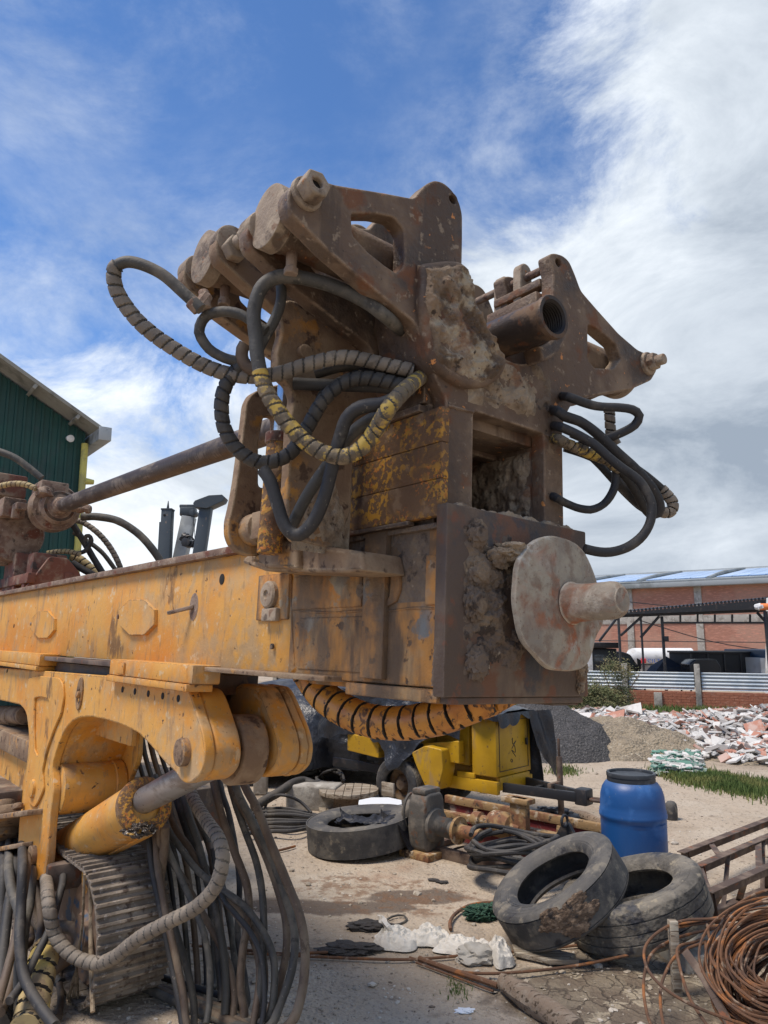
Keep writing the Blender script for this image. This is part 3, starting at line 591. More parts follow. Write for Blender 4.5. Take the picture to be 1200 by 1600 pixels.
# arm cylinders lying between each pair of plates
t0 = on(0, 429, 343, -.235); t1 = on(0, 650, 446, -.235)
ax_d = (t1 - t0).normalized()
for s in (-1, 1):
    for u, dw, r in ((-.235, 0, .103), (-.705, .065, .098)):
        a = Vec((u, t0.y, t0.z + dw)); d = Vec((0, ax_d.y, ax_d.z))
        if s > 0: a = Vec((u, 2 * VC - t0.y, t0.z + dw - .02)); d = Vec((0, -ax_d.y, ax_d.z))
        mb = MB(); mb.lathe(a + d * .008, d, [(r * .86, 0), (r * .90, .004), (r * .90, .04), (r * .86, .05), (r * .86, .47), (r * .6, .50)], 36, cap0=False)
        cy = part(mb, 'arm_cylinder', 'brown_steel')
        mb = MB(); mb.lathe(a - d * .03, d, [(r * .90, 0), (r * .99, .003), (r, .012), (r, .05), (r * .93, .058), (r * .86, .058)], 40)
        part(mb, 'end_cap', 'dusty_steel', cy)
        if s < 0:
            mb = MB(); q = a + d * .09 + Vec((0, -.02, -r)); mb.cyl(q + Vec((0, 0, .03)), q - Vec((.0, .0, .05)), .019, .016); hexnut(mb, q - Vec((0, 0, .035)), (0, 0, -1), .024, .022)
            part(mb, 'hose_fitting', 'head_steel', cy)
# webs that tie the plates together under the arms
mb = MB()
wA = on(0, 640, 470, UB)
mb.box((UB + .03, .0, .36), (uA - .062, .05, .62)); mb.box((UB + .03, .66, .36), (uA - .062, .71, .62))
mb.box((UD, .05, .42), (UB, .10, .70)); mb.box((UD, .61, .42), (UB, .66, .70))
mb.box((UD, .02, .32), (uA - .064, .69, .40)); mb.box((UD, .14, .40), (UB, .57, .55))
part(mb, 'cross_web', 'brown_steel')
# tie rod and lugs above the right arm
tv, tw = onU(873, 410, uA)
ub = u_at(746, tv, tw)
mb = MB().cyl((uA - .03, tv, tw), (ub, tv, tw), .0165)
tr = part(mb, 'tie_rod', 'head_steel')
for x, r, up in ((816, .036, .060), (786, .033, .045)):
    u = u_at(x, tv, tw)
    o = [(tv - .036, tw - .20), (tv - .036, tw + up - .03)] + circ(tv, tw + up - .03, .036, n=9, a0=180, a1=0)[1:-1] + [(tv + .036, tw + up - .03), (tv + .05, tw - .20)]
    part(MB().plate(o, 0, u - .022, u + .022, bev=.007), 'lug', 'dusty_steel')
mb = MB(); a = on(1, 790, 470, tv - .02); mb.bar((uA - .06, tv - .02, tw - .075), (u_at(782, tv, tw - .08), tv - .02, tw - .08), .05, .035, bev=.006)
mb.bar((uA - .06, tv - .04, tw - .15), (-.40, tv - .04, tw - .16), .05, .06, bev=.006)
part(mb, 'link_bar', 'brown_steel')
mb = MB(); p = on(0, 606, 368, UC_ + .03); mb.lump(p, .075, 4, .22, 2.4, (.35, 1, 1), 3); part(mb, 'worn_lug', 'flaking_ochre')
# half-bushings of the saddle, caked with mud
def sector(a0, a1, r0, r1, n=14): return circ(VC, WC, r1, n=n, a0=a0, a1=a1) + circ(VC, WC, r0, n=n, a0=a1, a1=a0)
mb = MB()
lin = UU([(661, 409), (700, 404), (722, 405), (738, 418), (741, 440), (746, 470), (757, 500), (774, 528), (797, 560), (793, 578), (783, 592), (762, 604), (728, 603), (706, 590), (685, 574), (674, 548), (668, 511), (660, 468), (664, 440)], -.032)
mb.plate(fillet(lin, .02, 3), 0, -.30, -.036, bev=.022, res=4)
sl = part(mb, 'saddle_bushing', 'brown_steel')
cv = sum(p[0] for p in lin) / len(lin); cw = sum(p[1] for p in lin) / len(lin)
def fan(s, t):                            # polar patch over the bushing's face
    k = s * len(lin); i = int(k) % len(lin); f = k - int(k); a = lin[i]; b = lin[(i + 1) % len(lin)]
    v, w = a[0] + (b[0] - a[0]) * f, a[1] + (b[1] - a[1]) * f
    return cv + (v - cv) * t, cw + (w - cw) * t
def fan_crust(s, t):
    v, w = fan(s, t * 1.0); q = Vec((.3, v * 17, w * 17)); e = max(0, min(1, (1 - t) / .14))
    h = .017 * (.30 + 1.1 * fbm(q, 5) + .6 * abs(fbm(q * 2.2, 3))) - .012 * max(0, noise.noise(Vec((v * 6, w * 6, 2.2))))
    return Vec((-.040 + h * (.2 + .8 * e) + .010 * e - .022 * (1 - e), v, w))
mb = MB().grid(fan_crust, 150, 46, close_u=True)
part(mb, 'mud_cake', 'jaw_mud', sl)
mb = MB().plate(sector(292, 352, .205, .262), 0, uA - .01, -.0, bev=.01, res=3)
sr = part(mb, 'saddle_bushing', 'brown_steel')
def arc_crust(s, t):
    a = rad(288 + 62 * s); r = .203; q = Vec((math.cos(a) * 4, math.sin(a) * 4, t * 2))
    h = .012 * (.5 + fbm(q * 2.4, 4)) ; rr = r - max(0, h) * min(1, 6 * min(s, 1 - s) + .1)
    return Vec((-.15 + .145 * t, VC + rr * math.cos(a), WC + rr * math.sin(a)))
part(MB().grid(arc_crust, 50, 26), 'mud_cake', 'mud_crust', sr)
# mud over the yoke's throat below the saddle
mb = MB()
crust(mb, lambda s, t: (uA, .12 + .40 * s, .37 + .22 * t), (1, 0, 0), 90, 54, .026, 12, .30, .25, 5)
part(mb, 'mud_cake', 'mud_crust', yoke)
mb = MB(); crust(mb, lambda s, t: (uA, .46 + .14 * s, .42 + .22 * t), (1, 0, 0), 44, 54, .022, 12, .2, .35, 9); part(mb, 'mud_cake', 'dark_mud', yoke)

# weld beads where plates meet
mb = MB()
def bead(a, b, r=.0055):
    a, b = Vec(a), Vec(b); n = int((b - a).length / .008); P = [a.lerp(b, k / n) + Vec((0, 0, .0012 * math.sin(k * 2.1))) for k in range(n + 1)]; mb.tube(P, r, 6, raw=True, prof=lambda d, an, i: r * (1 + .25 * math.sin(d * 520)))
bead((uA - .064, .035, .0), (uA - .064, .035, .34)); bead((uA + .001, .05, .345), (uA + .001, .17, .352)); bead((uA + .001, .545, .352), (uA + .001, .65, .36)); bead((uA + .001, .175, -.004), (uA + .001, .54, -.004))
bead((-.052, -.004, -.56), (-.052, .030, -.05)); bead((-.60, -.01, .0), (-.60, -.01, .32))
part(mb, 'weld_bead', 'brown_steel', yoke)
# ---- drill string: pipe behind, threaded coupler in front
RV, RW = .375, .705
cu0 = u_at(768, RV, RW) - .25; cu1 = u_at(866, RV, RW)
mb = MB(); R0 = .079
prof = [(R0 * .93, cu0), (R0 * .93, cu1 - .02 - .0), (R0, cu1 - .018), (R0, cu1 - .004), (R0 * .97, cu1), (R0 * .80, cu1)]
mis = [0] * 5
h = cu1
for k in range(9):
    prof += [(R0 * .76, h - .004), (R0 * .70, h - .008)]; mis += [1, 1]; h -= .010
prof += [(R0 * .66, cu0 + .1)]; mis += [1]
mb.lathe((0, RV, RW), (1, 0, 0), prof, 44, mis=mis, cap0=True, cap1=False)
part(mb, 'threaded_coupler', ['coupler_steel', 'dark_bore'])
pa = u_at(88, RV - .02, RW - .02)
A_ = dl(100, 789, proj((pa, RV, RW))[2]); pm = on(1, 372, 692, RV + .0)
up = u_at(372, RV, RW)
d_ = (Vec((up, RV, pm.z)) - A_)
mb = MB().cyl(A_, Vec((up, RV, pm.z)) + d_.normalized() * .9, .071, seg=36)
pipe = part(mb, 'drill_pipe', 'pipe_steel')
dn = d_.normalized()
# ---- front frame: plate, ledge, disc
BH, BV = -.59, .692
mb = MB(); mb.box((-.050, -.008, BH), (0, BV, 0), .006)
fp = part(mb, 'front_plate', 'dark_plate')
mb = MB(); mb.box((-.075, .03, BH - .022), (-.008, BV - .02, BH - .001), .005); mb.box((-.30, .52, BH - .03), (-.02, .66, BH - .0225), .004); part(mb, 'bottom_flange', 'dark_plate')
mb = MB(); crust(mb, lambda s, t: (-.001, .035 + .36 * s, -.575 + .56 * t), (1, 0, 0), 130, 190, .024, 13, .28, .30, 4)
part(mb, 'mud_cake', 'dark_mud', fp)
for (x, y, r) in ((744, 835, .034), (746, 893, .040), (741, 942, .040), (744, 1036, .038)):
    v, w = onU(x, y, 0); mb = MB(); hexnut(mb, (-.005, v, w), (1, 0, 0), r * .85, .034, rot=.2 + x); mb.lump((.004, v, w), r * 1.25, 4, .30, 3.2, (.5, 1, 1.1), x)
    part(mb, 'bolt_head', 'dark_mud', fp)
mb = MB(); crust(mb, lambda s, t: (-.074 + .070 * t, .01 + .66 * s, -.004), (0, 0, 1), 130, 16, .020, 14, .55, .10, 2); part(mb, 'ledge_mud', 'mud_crust', fp)
mb = MB(); v, w = onU(800, 862, .03); mb.lump((.028, v, w), .052, 4, .4, 2.4, (.9, 1.25, .6), 5); v, w = onU(782, 872, .02); mb.lump((.012, v, w), .045, 4, .4, 2.4, (.5, 1.1, .7), 8)
part(mb, 'mud_clod', 'mud_crust', fp)
mb = MB()
for (x, y, r, sd) in ((911, 1050, .030, 1), (909, 1072, .022, 4)): v, w = onU(x, y, .01); mb.lump((.004, v, w), r, 4, .4, 2.6, (.6, .8, 1.1), sd)
part(mb, 'mud_clod', 'mud_crust', fp)
# bumper disc and its stub
dc = on(0, 873, 940, .085); tilt = Vec((1, -.02, .04)).normalized()
mb = MB(); mb.lathe(dc - tilt * .012, tilt, [(.217, 0), (.224, .004), (.225, .012), (.220, .020), (.19, .024), (.08, .026)], 64, wob=.09)
disc = part(mb, 'bumper_disc', 'pale_disc')
mb = MB(); mb.lathe(dc + tilt * .008 + Vec((0, .050, -.002)), Vec((1, .0, .02)), [(.072, .010), (.067, .018), (.063, .035), (.059, .08), (.0595, .160), (.057, .180), (.050, .192), (.040, .197), (.038, .200), (.001, .202)], 36, wob=.05)
part(mb, 'stub_shaft', 'pale_disc', disc)
mb = MB().cyl(dc - tilt * .012, (0 - .01, dc.y, dc.z), .10); part(mb, 'disc_mount', 'dark_mud', disc)

# ---- clamp box behind the yoke (ochre paint on the outside)
mb = MB()
us, ue = -.135, -.60
for k, (w0, w1) in enumerate(((-.035, .085), (.0862, .2055), (.2067, .325))): mb.box((ue, -.004 + .001 * (k % 2), w0), (us + (.098 if k < 9 else 0), .03, w1), .004)
side = part(mb, 'side_panel', 'flaking_ochre')
mb = MB(); mb.box((ue, -.018, .327), (us + .0, .04, .352), .004); part(mb, 'side_ledge', 'brown_steel')
mb = MB(); mb.box((ue, -.012, -.052), (us - .05, .02, -.037), .003); part(mb, 'side_ledge', 'brown_steel')
mb = MB(); mb.box((ue, .03, -.03), (us, .165, .33), .003); mb.box((ue, .55, -.05), (us, .66, .33), .004)
mb.box((ue - .02, .05, -.04), (ue, .66, .33), .003); mb.box((ue, .04, .326), (us - .001, .66, .36), .003); mb.box((ue, .04, -.06), (us + .02, .65, -.01), .003)
part(mb, 'clamp_box', 'brown_steel')
mb = MB(); crust(mb, lambda s, t: (ue + (us - ue) * s, .549, .0 + .31 * t), (0, -1, 0), 90, 60, .018, 14, .35, .08, 3)
crust(mb, lambda s, t: (ue + (us - ue) * s, .17 + .37 * t, -.008), (0, 0, 1), 60, 50, .03, 9, .5, .08, 6); part(mb, 'mud_cake', 'mud_crust', yoke)
mb = MB(); mb.cyl((-.32, .66, .14), (-.32, .70, .14), .05); mb.box((-.36, .66, .10), (-.27, .70, .2), .01); part(mb, 'bolt_head', 'brown_steel')

# ---- lower body of the mast tip
VB = .030
uj = onV(455, 960, VB)[0]
mb = MB(); mb.box((uj, VB, -.566), (-.050, VB + .03, -.055), .004); mb.box((uj, .64, -.566), (-.05, .67, -.055), .004); mb.box((uj, VB + .03, -.59), (-.05, .64, -.566), .004); mb.box((uj, VB, -.07), (-.05, .66, -.05), .003)
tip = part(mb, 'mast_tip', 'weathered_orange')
def vbox(px0, px1, depth, mb, bev=.004, v=VB):     # raised pad on the mast's side from two pixel corners
    a = onV(*px0, v); b = onV(*px1, v); mb.box((a[0], v - depth, a[1]), (b[0], v + .004, b[1]), bev); return mb
mb = MB()
for (a, b, dpt) in (((578, 834), (604, 1062), .022), ((668, 868), (690, 945), .008), ((460, 902), (566, 948), .006), ((470, 966), (572, 1052), .005)):
    vbox(a, b, dpt, mb)
mb.plate(fillet(VV([(607, 885), (618, 880), (628, 895), (629, 920), (622, 940), (608, 948), (602, 946), (612, 930), (614, 905)], VB), .006), 1, VB - .010, VB + .003, bev=.004)
part(mb, 'weld_pad', 'weathered_orange', tip)
mb = MB()
for (x, y, r) in ((566, 923, .024), (427, 1010, .012)): p = on(1, x, y, VB); mb.cyl((p.x, VB, p.z), (p.x, VB - .012, p.z), r, bev=.006)
part(mb, 'plug', 'dark_mud', tip)
# weld beads
mb = MB()
for pts in (((458, 955), (520, 957), (580, 953)), ((455, 900), (456, 960), (460, 1040)), ((604, 955), (650, 950), (690, 952))):
    mb.tube([on(1, x, y, VB) for x, y in pts], .0045, 6, .01, prof=lambda d, a, i: .0045 * (1 + .3 * math.sin(d * 600)))
part(mb, 'weld_bead', 'weathered_orange', tip)
mb = MB(); a = onV(600, 1064, VB)[0]; mb.box((a - .2, VB - .014, -.612), (-.055, .3, -.571), .005); part(mb, 'skid_strip', 'weathered_orange', tip)
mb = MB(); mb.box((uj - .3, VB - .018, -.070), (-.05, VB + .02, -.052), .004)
crust(mb, lambda s, t: (-.62 + .5 * s, VB - .001, -.30 + .24 * t), (0, -1, 0), 90, 50, .006, 9, .0, .3, 3); part(mb, 'dark_crust', 'dark_mud', tip)

# ---- the long mast beam
mb = MB(); L0 = -12
mb.box((L0, VB + .006, -.556), (uj, .63, -.035), .005)
mast = part(mb, 'mast_beam', 'orange_paint')
mb = MB(); mb.box((L0, -.004, -.036), (uj - .20, .10, .0), .005); mb.box((L0, .56, -.036), (uj - .2, .66, .0), .005); part(mb, 'top_flange', 'head_steel', mast)
ua, ub2 = onV(295, 1045, VB)[0], onV(475, 1052, VB)[0]
mb = MB(); mb.box((ua, -.045, -.572), (ub2 + .25, .12, -.552), .004); part(mb, 'wear_strip', 'rusty_ochre', mast)
def octo(cx, cy, rx, ry, v, rot=22.5): return VV([(cx + rx * math.cos(rad(rot + 45 * k)), cy + ry * math.sin(rad(rot + 45 * k))) for k in range(8)], v)
VO = VB + .006
for (cx, cy, rx, ry) in ((71, 976, 19, 23), (219, 965, 30, 30)):
    mb = MB(); mb.plate(octo(cx, cy, rx, ry, VO), 1, VO - .022, VO + .002, bev=.003)
    cp = part(mb, 'cover_plate', 'orange_paint', mast)
    for dx, dy in ((-.8, -.0), (.0, .1), (.75, -.1), (0, -.8)): p = on(1, cx + dx * rx, cy + dy * ry, VO - .022); mb2 = MB(); 
    mb = MB(); p = on(1, cx - rx * .95, cy - 1, VO); mb.cyl((p.x, VO, p.z), (p.x, VO - .03, p.z), .014, seg=12); part(mb, 'bolt_head', 'head_steel', mast)
mb = MB(); p = on(1, 303, 948, VO); q = on(1, 262, 958, VO - .09); mb.bar(p, q, .022, .018, bev=.003); part(mb, 'steel_peg', 'head_steel', mast)
mb = MB(); mb.plate(circ(*onV(303, 948, VO), .05, .07, n=16), 1, VO - .002, VO + .001, bev=.001); part(mb, 'burnt_patch', 'head_steel', mast)
for (x, y, r) in ((347, 905, .026), (22, 978, .017)):
    u, w = onV(x, y, VO); mb = MB(); mb.cyl((u, VO + .01, w), (u, VO - .0025, w), r, bev=.001); part(mb, 'dark_hole', 'dark_void', mast)
# round boss with a lug on the mast near the tip
mb = MB(); vbox((408, 900), (452, 968), .012, mb, v=VO); pl = part(mb, 'boss_plate', 'weathered_orange', mast)
mb = MB(); u, w = onV(428, 930, VO); mb.lathe((u, VO - .010, w), (0, -1, 0), [(.058, 0), (.058, .02), (.05, .028), (.02, .030), (.015, .022), (.0, .022)], 32, sx=1); vb = onV(430, 960, VO); mb.box((vb[0] - .06, VO - .035, vb[1] - .03), (vb[0] + .06, VO - .008, vb[1] + .025), .008)
part(mb, 'boss', 'dusty_steel', pl)

# ---- hanging plates and levelling cylinder beside the mast
P1 = [(357, 815), (357, 835), (362, 850), (372, 862), (390, 868), (425, 868), (446, 840), (450, 760), (450, 640), (440, 600), (418, 604), (402, 610), (392, 616), (385, 630), (378, 690), (370, 750), (364, 785)]
mb = MB(); slot = fillet(UU([(404, 690), (404, 762), (428, 762), (430, 650), (412, 650)], -.9), .02, 4)
mb.plate(fillet(UU(P1, -.9), .015, 3), 0, -.945, -.9, [slot], bev=.006)
hp = part(mb, 'hanger_plate', 'rusty_ochre')
P2 = [(436, 482), (441, 473), (452, 468), (500, 480), (560, 520), (620, 560), (640, 640), (600, 690), (552, 722), (548, 800), (537, 830), (530, 850), (515, 857), (490, 852), (463, 845), (452, 828), (448, 790), (452, 720), (455, 650), (460, 620), (452, 600), (440, 590), (433, 570), (434, 545), (441, 520), (438, 500)]
mb = MB(); mb.plate(fillet(UU(P2, -.45), .012, 3), 0, -.50, -.45, bev=.007); hp2 = part(mb, 'hanger_plate', 'rusty_ochre')
mb = MB(); crust(mb, lambda s, t: (-.451, -.285 + .235 * s, -.14 + .34 * t), (1, 0, 0), 60, 70, .018, 10, .12, .3, 7); part(mb, 'mud_cake', 'mud_crust', hp2)
mb = MB(); v, w = onU(473, 552, -.45); mb.cyl((-.46, v, w), (-.425, v, w), .026, bev=.004); part(mb, 'pin', 'rusty_ochre', hp2)
# levelling cylinder
q = on(0, 436, 690, -.68); v_, w_ = q.y, q.z
mb = MB(); mb.cyl((-.68, v_, w_ + .0), (-.68, v_ - .01, w_ - .42), .045); cyl_ = part(mb, 'clamp_cylinder', 'flaking_ochre')
mb = MB().cyl((-.68, v_, w_), (-.68, v_ + .01, w_ + .26), .026); part(mb, 'piston_rod', 'chrome', cyl_)
mb = MB().cyl((-.68, v_, w_ - .01), (-.68, v_, w_ + .03), .052); part(mb, 'gland', 'head_steel', cyl_)
q = on(0, 401, 827, -.86)
mb = MB().cyl((-.9, q.y, q.z), (-.82, q.y, q.z), .062, bev=.008); mb.cyl((-.82, q.y, q.z), (-.52, q.y, q.z), .035); mb.box((-.83, q.y - .045, q.z - .05), (-.70, q.y + .05, q.z + .055), .008)
part(mb, 'pivot_pin', 'rusty_ochre', hp)
# pointed bracket under them
tipw = VV([(385, 880), (388, 872), (420, 848), (446, 834), (480, 850), (570, 862), (576, 893), (540, 896), (420, 893), (400, 886)], -.13)
mb = MB(); mb.plate(fillet(tipw, .012, 3), 1, -.15, .03, bev=.012, res=3); mb.plate(fillet(VV([(398, 874), (424, 856), (448, 842), (470, 856), (470, 890), (420, 888)], -.16), .01), 1, -.18, -.14, bev=.014)
part(mb, 'pointed_bracket', 'rusty_ochre')
mb = MB(); mb.box((UD, -.06, .26), (-.50, .03, .40), .01); mb.box((UD, -.02, -.06), (-.61, .03, .3), .006); mb.box((-.60, .03, .33), (UD, .64, .50), .01); part(mb, 'rear_frame', 'rusty_ochre')

# ---- rotary head on its carriage
hu = A_.x; hv, hw = A_.y, A_.z
Hd = proj((hu, hv, hw))[2]; pxm = Hd / FPX                      # metres per pixel there
mb = MB()
c = A_ - dn * .05
mb.lathe(c + dn * .0, -dn, [(.075, 0), (.085, .02), (.092, .08), (.15, .09), (.165, .11), (.175, .12), (.175, .20), (.225, .21), (.24, .24), (.24, .38), (.12, .4)], 44)
head = part(mb, 'rotary_head', 'head_steel')
mb = MB(); mb.lathe(c - dn * .095, -dn, [(.130, -.01), (.148, -.006), (.150, .01), (.141, .02)], 40); part(mb, 'seal_ring', 'coupler_steel', head)
mb = MB(); mb.lathe(c + dn * .13, -dn, [(.068, 0), (.071, .01), (.071, .16)], 30); part(mb, 'chuck_sleeve', 'head_steel', head)
c2 = dl(18, 836, Hd + .42)
mb = MB(); mb.lathe(c2 + dn * .18, -dn, [(.20, 0), (.27, .01), (.29, .05), (.29, .20), (.31, .21), (.31, .5)], 48); 
for k in range(12):
    a = 2 * math.pi * k / 12; x = dn.orthogonal().normalized(); y = dn.cross(x); hexnut(mb, c2 + dn * .17 + (x * math.cos(a) + y * math.sin(a)) * .25, dn, .018, .02)
part(mb, 'gear_housing', 'head_steel', head)
mb = MB(); m = Matrix.Translation(dl(82, 762, Hd + .15)); mb.box((-.30, -.12, -.09), (.06, .14, .055), .012, m); m = Matrix.Translation(dl(12, 790, Hd + .12)); mb.box((-.25, -.05, -.11), (.05, .16, .08), .012, m)
m = Matrix.Translation(dl(28, 792, Hd + .05)); mb.box((-.02, -.04, -.04), (.12, .06, .03), .01, m); mb.box((-.02, -.05, -.12), (.04, .02, .02), .01, m)
m = Matrix.Translation(dl(70, 770, Hd + .1)); mb.lump((0, 0, 0), .09, 3, .2, 2, (1.3, 1, .7), 2, m)
part(mb, 'valve_block', 'head_steel', head)
mb = MB(); m = Matrix.Translation(dl(5, 758, Hd + .6)); mb.box((-.5, -.15, -.14), (.16, .2, .10), .02, m); part(mb, 'motor_cover', 'red_oxide', head)
mb = MB(); a = dl(112, 794, Hd + .1); b = dl(142, 796, Hd + .1)
mb.cyl(a, b, .036); mb.cyl(a.lerp(b, .3), a.lerp(b, .55), .046, seg=8); mb.cyl(a.lerp(b, .75), a.lerp(b, .95), .044, seg=8); part(mb, 'hose_fitting', 'head_steel', head)
# carriage frame
mb = MB()
cw0 = onV(40, 888, .18)[1]
mb.box((hu - 3.2, .12, .075), (hu + .12, .19, .17), .006); mb.plate(fillet([(.12, .03), (.60, .03), (.60, .20), (.46, .34), (.30, .34), (.20, .16)], .03), 0, hu + .04, hu + .09, bev=.006); mb.box((hu - .12, .13, .0), (hu - .02, .2, .09), .004); mb.box((hu - .5, .13, .0), (hu - .42, .2, .09), .004)
mb.box((hu - 3, .45, .03), (hu + .1, .52, .2), .006)
mb.box((hu - 1.0, .14, .0), (hu - .55, .60, .42), .02); mb.box((hu - .42, .22, .02), (hu - .20, .54, .40), .02)
part(mb, 'carriage_frame', 'red_oxide')
mb = MB(); mb.cyl((hu - 3.5, .24, .04), (hu - .12, .24, .04), .03); part(mb, 'feed_rod', 'worn_rod')

# ---- swing bracket below the mast
arch = [(275, 1208), (258, 1192), (237, 1167), (217, 1146), (196, 1135), (167, 1125), (142, 1120), (125, 1121), (112, 1127), (100, 1142), (90, 1167), (81, 1196)]
brk = [(-260, 1026), (52, 1047), (102, 1051), (169, 1056), (250, 1066), (292, 1072), (300, 1090), (309, 1120), (317, 1146), (321, 1175), (317, 1204), (306, 1219), (294, 1225), (283, 1221)] + arch + \
      [(84, 1234), (78, 1279), (76, 1305), (74, 1340), (70, 1371), (52, 1376), (36, 1359), (28, 1320), (30, 1280), (36, 1243), (40, 1210), (45, 1162), (44, 1127), (39, 1110), (31, 1101), (0, 1094), (-260, 1080)]
VK = -.06
bo0 = VV(brk, VK); bo = bo0
lugc = onV(290, 1175, VK)
mb = MB(); mb.plate(fillet(bo0, .05, 5), 1, VK, VK + .05, bev=.008, res=3)
bracket = part(mb, 'swing_bracket', 'orange_paint')
nb = len([1 for p in brk[:14]])
mb = MB(); back = bo[:nb + len(arch)] + [(bo[nb + len(arch)][0], bo[nb + len(arch)][1]), VV([(60, 1240)], VK)[0], VV([(20, 1100)], VK)[0], bo[-1]]
mb.plate(back, 1, .43, .47, bev=.006); part(mb, 'back_plate', 'orange_paint', bracket)
ap = VV([(283, 1221)] + arch, VK); off = [(p[0] + .0, p[1] + .03) for p in ap]
def offs(path, d):
    o = []
    for i, p in enumerate(path):
        a = Vec(path[max(0, i - 1)]); b = Vec(path[min(len(path) - 1, i + 1)]); t = (b - a).normalized(); o.append((p[0] + t.y * d, p[1] - t.x * d))
    return o
mb = MB(); ap2 = offs(ap, .004); mb.plate(ap2 + offs(ap, .03)[::-1], 1, VK + .05, .43, bev=.003)
part(mb, 'arch_web', 'orange_paint', bracket)
# raised reinforcing pad on the side plate
pad = VV(cz([(200, 170), (260, 150), (400, 165), (425, 200), (432, 300), (415, 400), (370, 500), (320, 640), (290, 780), (300, 900), (265, 980), (240, 1020), (205, 990), (180, 900), (200, 780), (215, 600), (190, 400), (180, 300)], 0, 1020, 4.2125), VK)
padh = fillet(VV(cz([(240, 300), (270, 290), (330, 300), (340, 340), (320, 500), (280, 640), (262, 680), (240, 640), (235, 500)], 0, 1020, 4.2125), VK), .02)
mb = MB(); mb.plate(fillet(pad, .03, 4), 1, VK - .016, VK + .001, [padh], bev=.006, res=3); part(mb, 'reinforcing_pad', 'orange_paint', bracket)
for (x, y, r) in ((51, 1232, .060), (49, 1337, .062)):
    u, w = onV(x, y, VK - .02); mb = MB().cyl((u, VK + .01, w), (u, VK - .035, w), r, bev=.008, seg=32); part(mb, 'pivot_pin', 'orange_paint' if y < 1300 else 'rusty_ochre', bracket)
mb = MB(); u, w = onV(126, 1084, VK); mb.plate(circ(u, w, .055, .10, n=24), 1, VK - .012, VK + .001, [circ(u - .01, w - .01, .03, .05, n=16)], bev=.005); mb.cyl((u + .02, VK, w - .01), (u + .02, VK - .03, w), .022, seg=12); mb.cyl((u - .01, VK - .014, w + .05), (u - .01, VK, w + .05), .03, seg=14)
part(mb, 'grease_port', 'weathered_orange', bracket)
# lugs, eye and slot at the bracket's front
lug = VV([(262, 1066), (292, 1072), (300, 1090), (309, 1120), (317, 1146), (321, 1175), (317, 1204), (306, 1219), (294, 1225), (283, 1221), (262, 1196), (240, 1165), (235, 1120)], VK)
lug = fillet(lug, .06, 5)
ins = [((p[0] - lugc[0]) * .96 + lugc[0], (p[1] - lugc[1]) * .96 + lugc[1]) for p in lug]
mb = MB(); mb.plate(ins, 1, VK + .051, .125, bev=.02, res=4); mb.plate(lug, 1, .312, .429, bev=.02, res=4)
mb.plate(lug, 1, .472, .50, bev=.01, res=3)
part(mb, 'clevis_lug', 'orange_paint', bracket)
mb = MB(); ut = lug[1][0]; mb.box((ut - .35, VK + .052, lugc[1] + .235), (ut - .002, .428, lug[1][1] - .004), .008); part(mb, 'head_block', 'orange_paint', bracket)
mb = MB().cyl((lugc[0], VK - .035, lugc[1]), (lugc[0], .52, lugc[1]), .062, bev=.008, seg=36); part(mb, 'clevis_pin', 'rusty_ochre', bracket)
mb = MB(); mb.plate(circ(lugc[0], lugc[1], .160, n=48), 1, .150, .285, bev=.016, res=4); part(mb, 'rod_eye', 'rusty_ochre', bracket)
# slide blocks between mast and bracket
for (x0, y0, x1, y1) in ((-60, 1020, 60, 1046), (172, 1034, 300, 1062)):
    a = onV(x0, y0, -.10); b = onV(x1, y1, -.10)
    mb = MB(); mb.box((a[0], -.10, -.63), (b[0], .04, -.545), .008); mb.box((a[0] - .01, -.11, -.665), (b[0] - .03, .02, -.632), .005); mb.box((a[0] + .15, -.112, -.62), (a[0] + .25, -.098, -.56), .004)
    sb = part(mb, 'slide_block', 'orange_paint', bracket)
    n = 5 if x0 > 0 else 4
    for k in range(n): uu = a[0] + (b[0] - a[0]) * (.12 + .17 * k); mb = MB(); mb.cyl((uu, VK + .01, -.705), (uu, VK - .003, -.705), .017, seg=12, bev=.001); part(mb, 'dark_hole', 'dark_void', sb)
a = onV(48, 1033, -.08)[0]; b = onV(175, 1040, -.08)[0]
mb = MB(); mb.box((a, -.07, -.59), (b + .05, .1, -.562), .004); part(mb, 'slide_rail', 'angle_iron', bracket)
mb = MB(); mb.box((a - 3, .02, -.70), (-1.9, .44, -.60), .004); part(mb, 'inner_beam', 'dark_plate', bracket)
# inside the arch: panel and big cross tube
mb = MB(); a = onV(70, 1120, .15); b = onV(200, 1165, .15); mb.box((a[0] - .3, .15, b[1]), (b[0] + .05, .18, a[1] + .25), .004); part(mb, 'inner_panel', 'orange_paint', bracket)
mb = MB(); mb.plate(fillet(VV([(40, 1105), (218, 1138), (216, 1185), (200, 1225), (150, 1180), (40, 1180)], .40), .04), 1, .40, .43, bev=.004); part(mb, 'inner_panel', 'orange_paint', bracket)
u, w = onV(92, 1233, .0)
mb = MB(); mb.lathe((u, -.01, w), (0, 1, 0), [(.150, 0), (.158, .006), (.158, .33), (.166, .34), (.166, .40), (.158, .41), (.12, .41)], 44); part(mb, 'cross_tube', 'orange_paint', bracket)
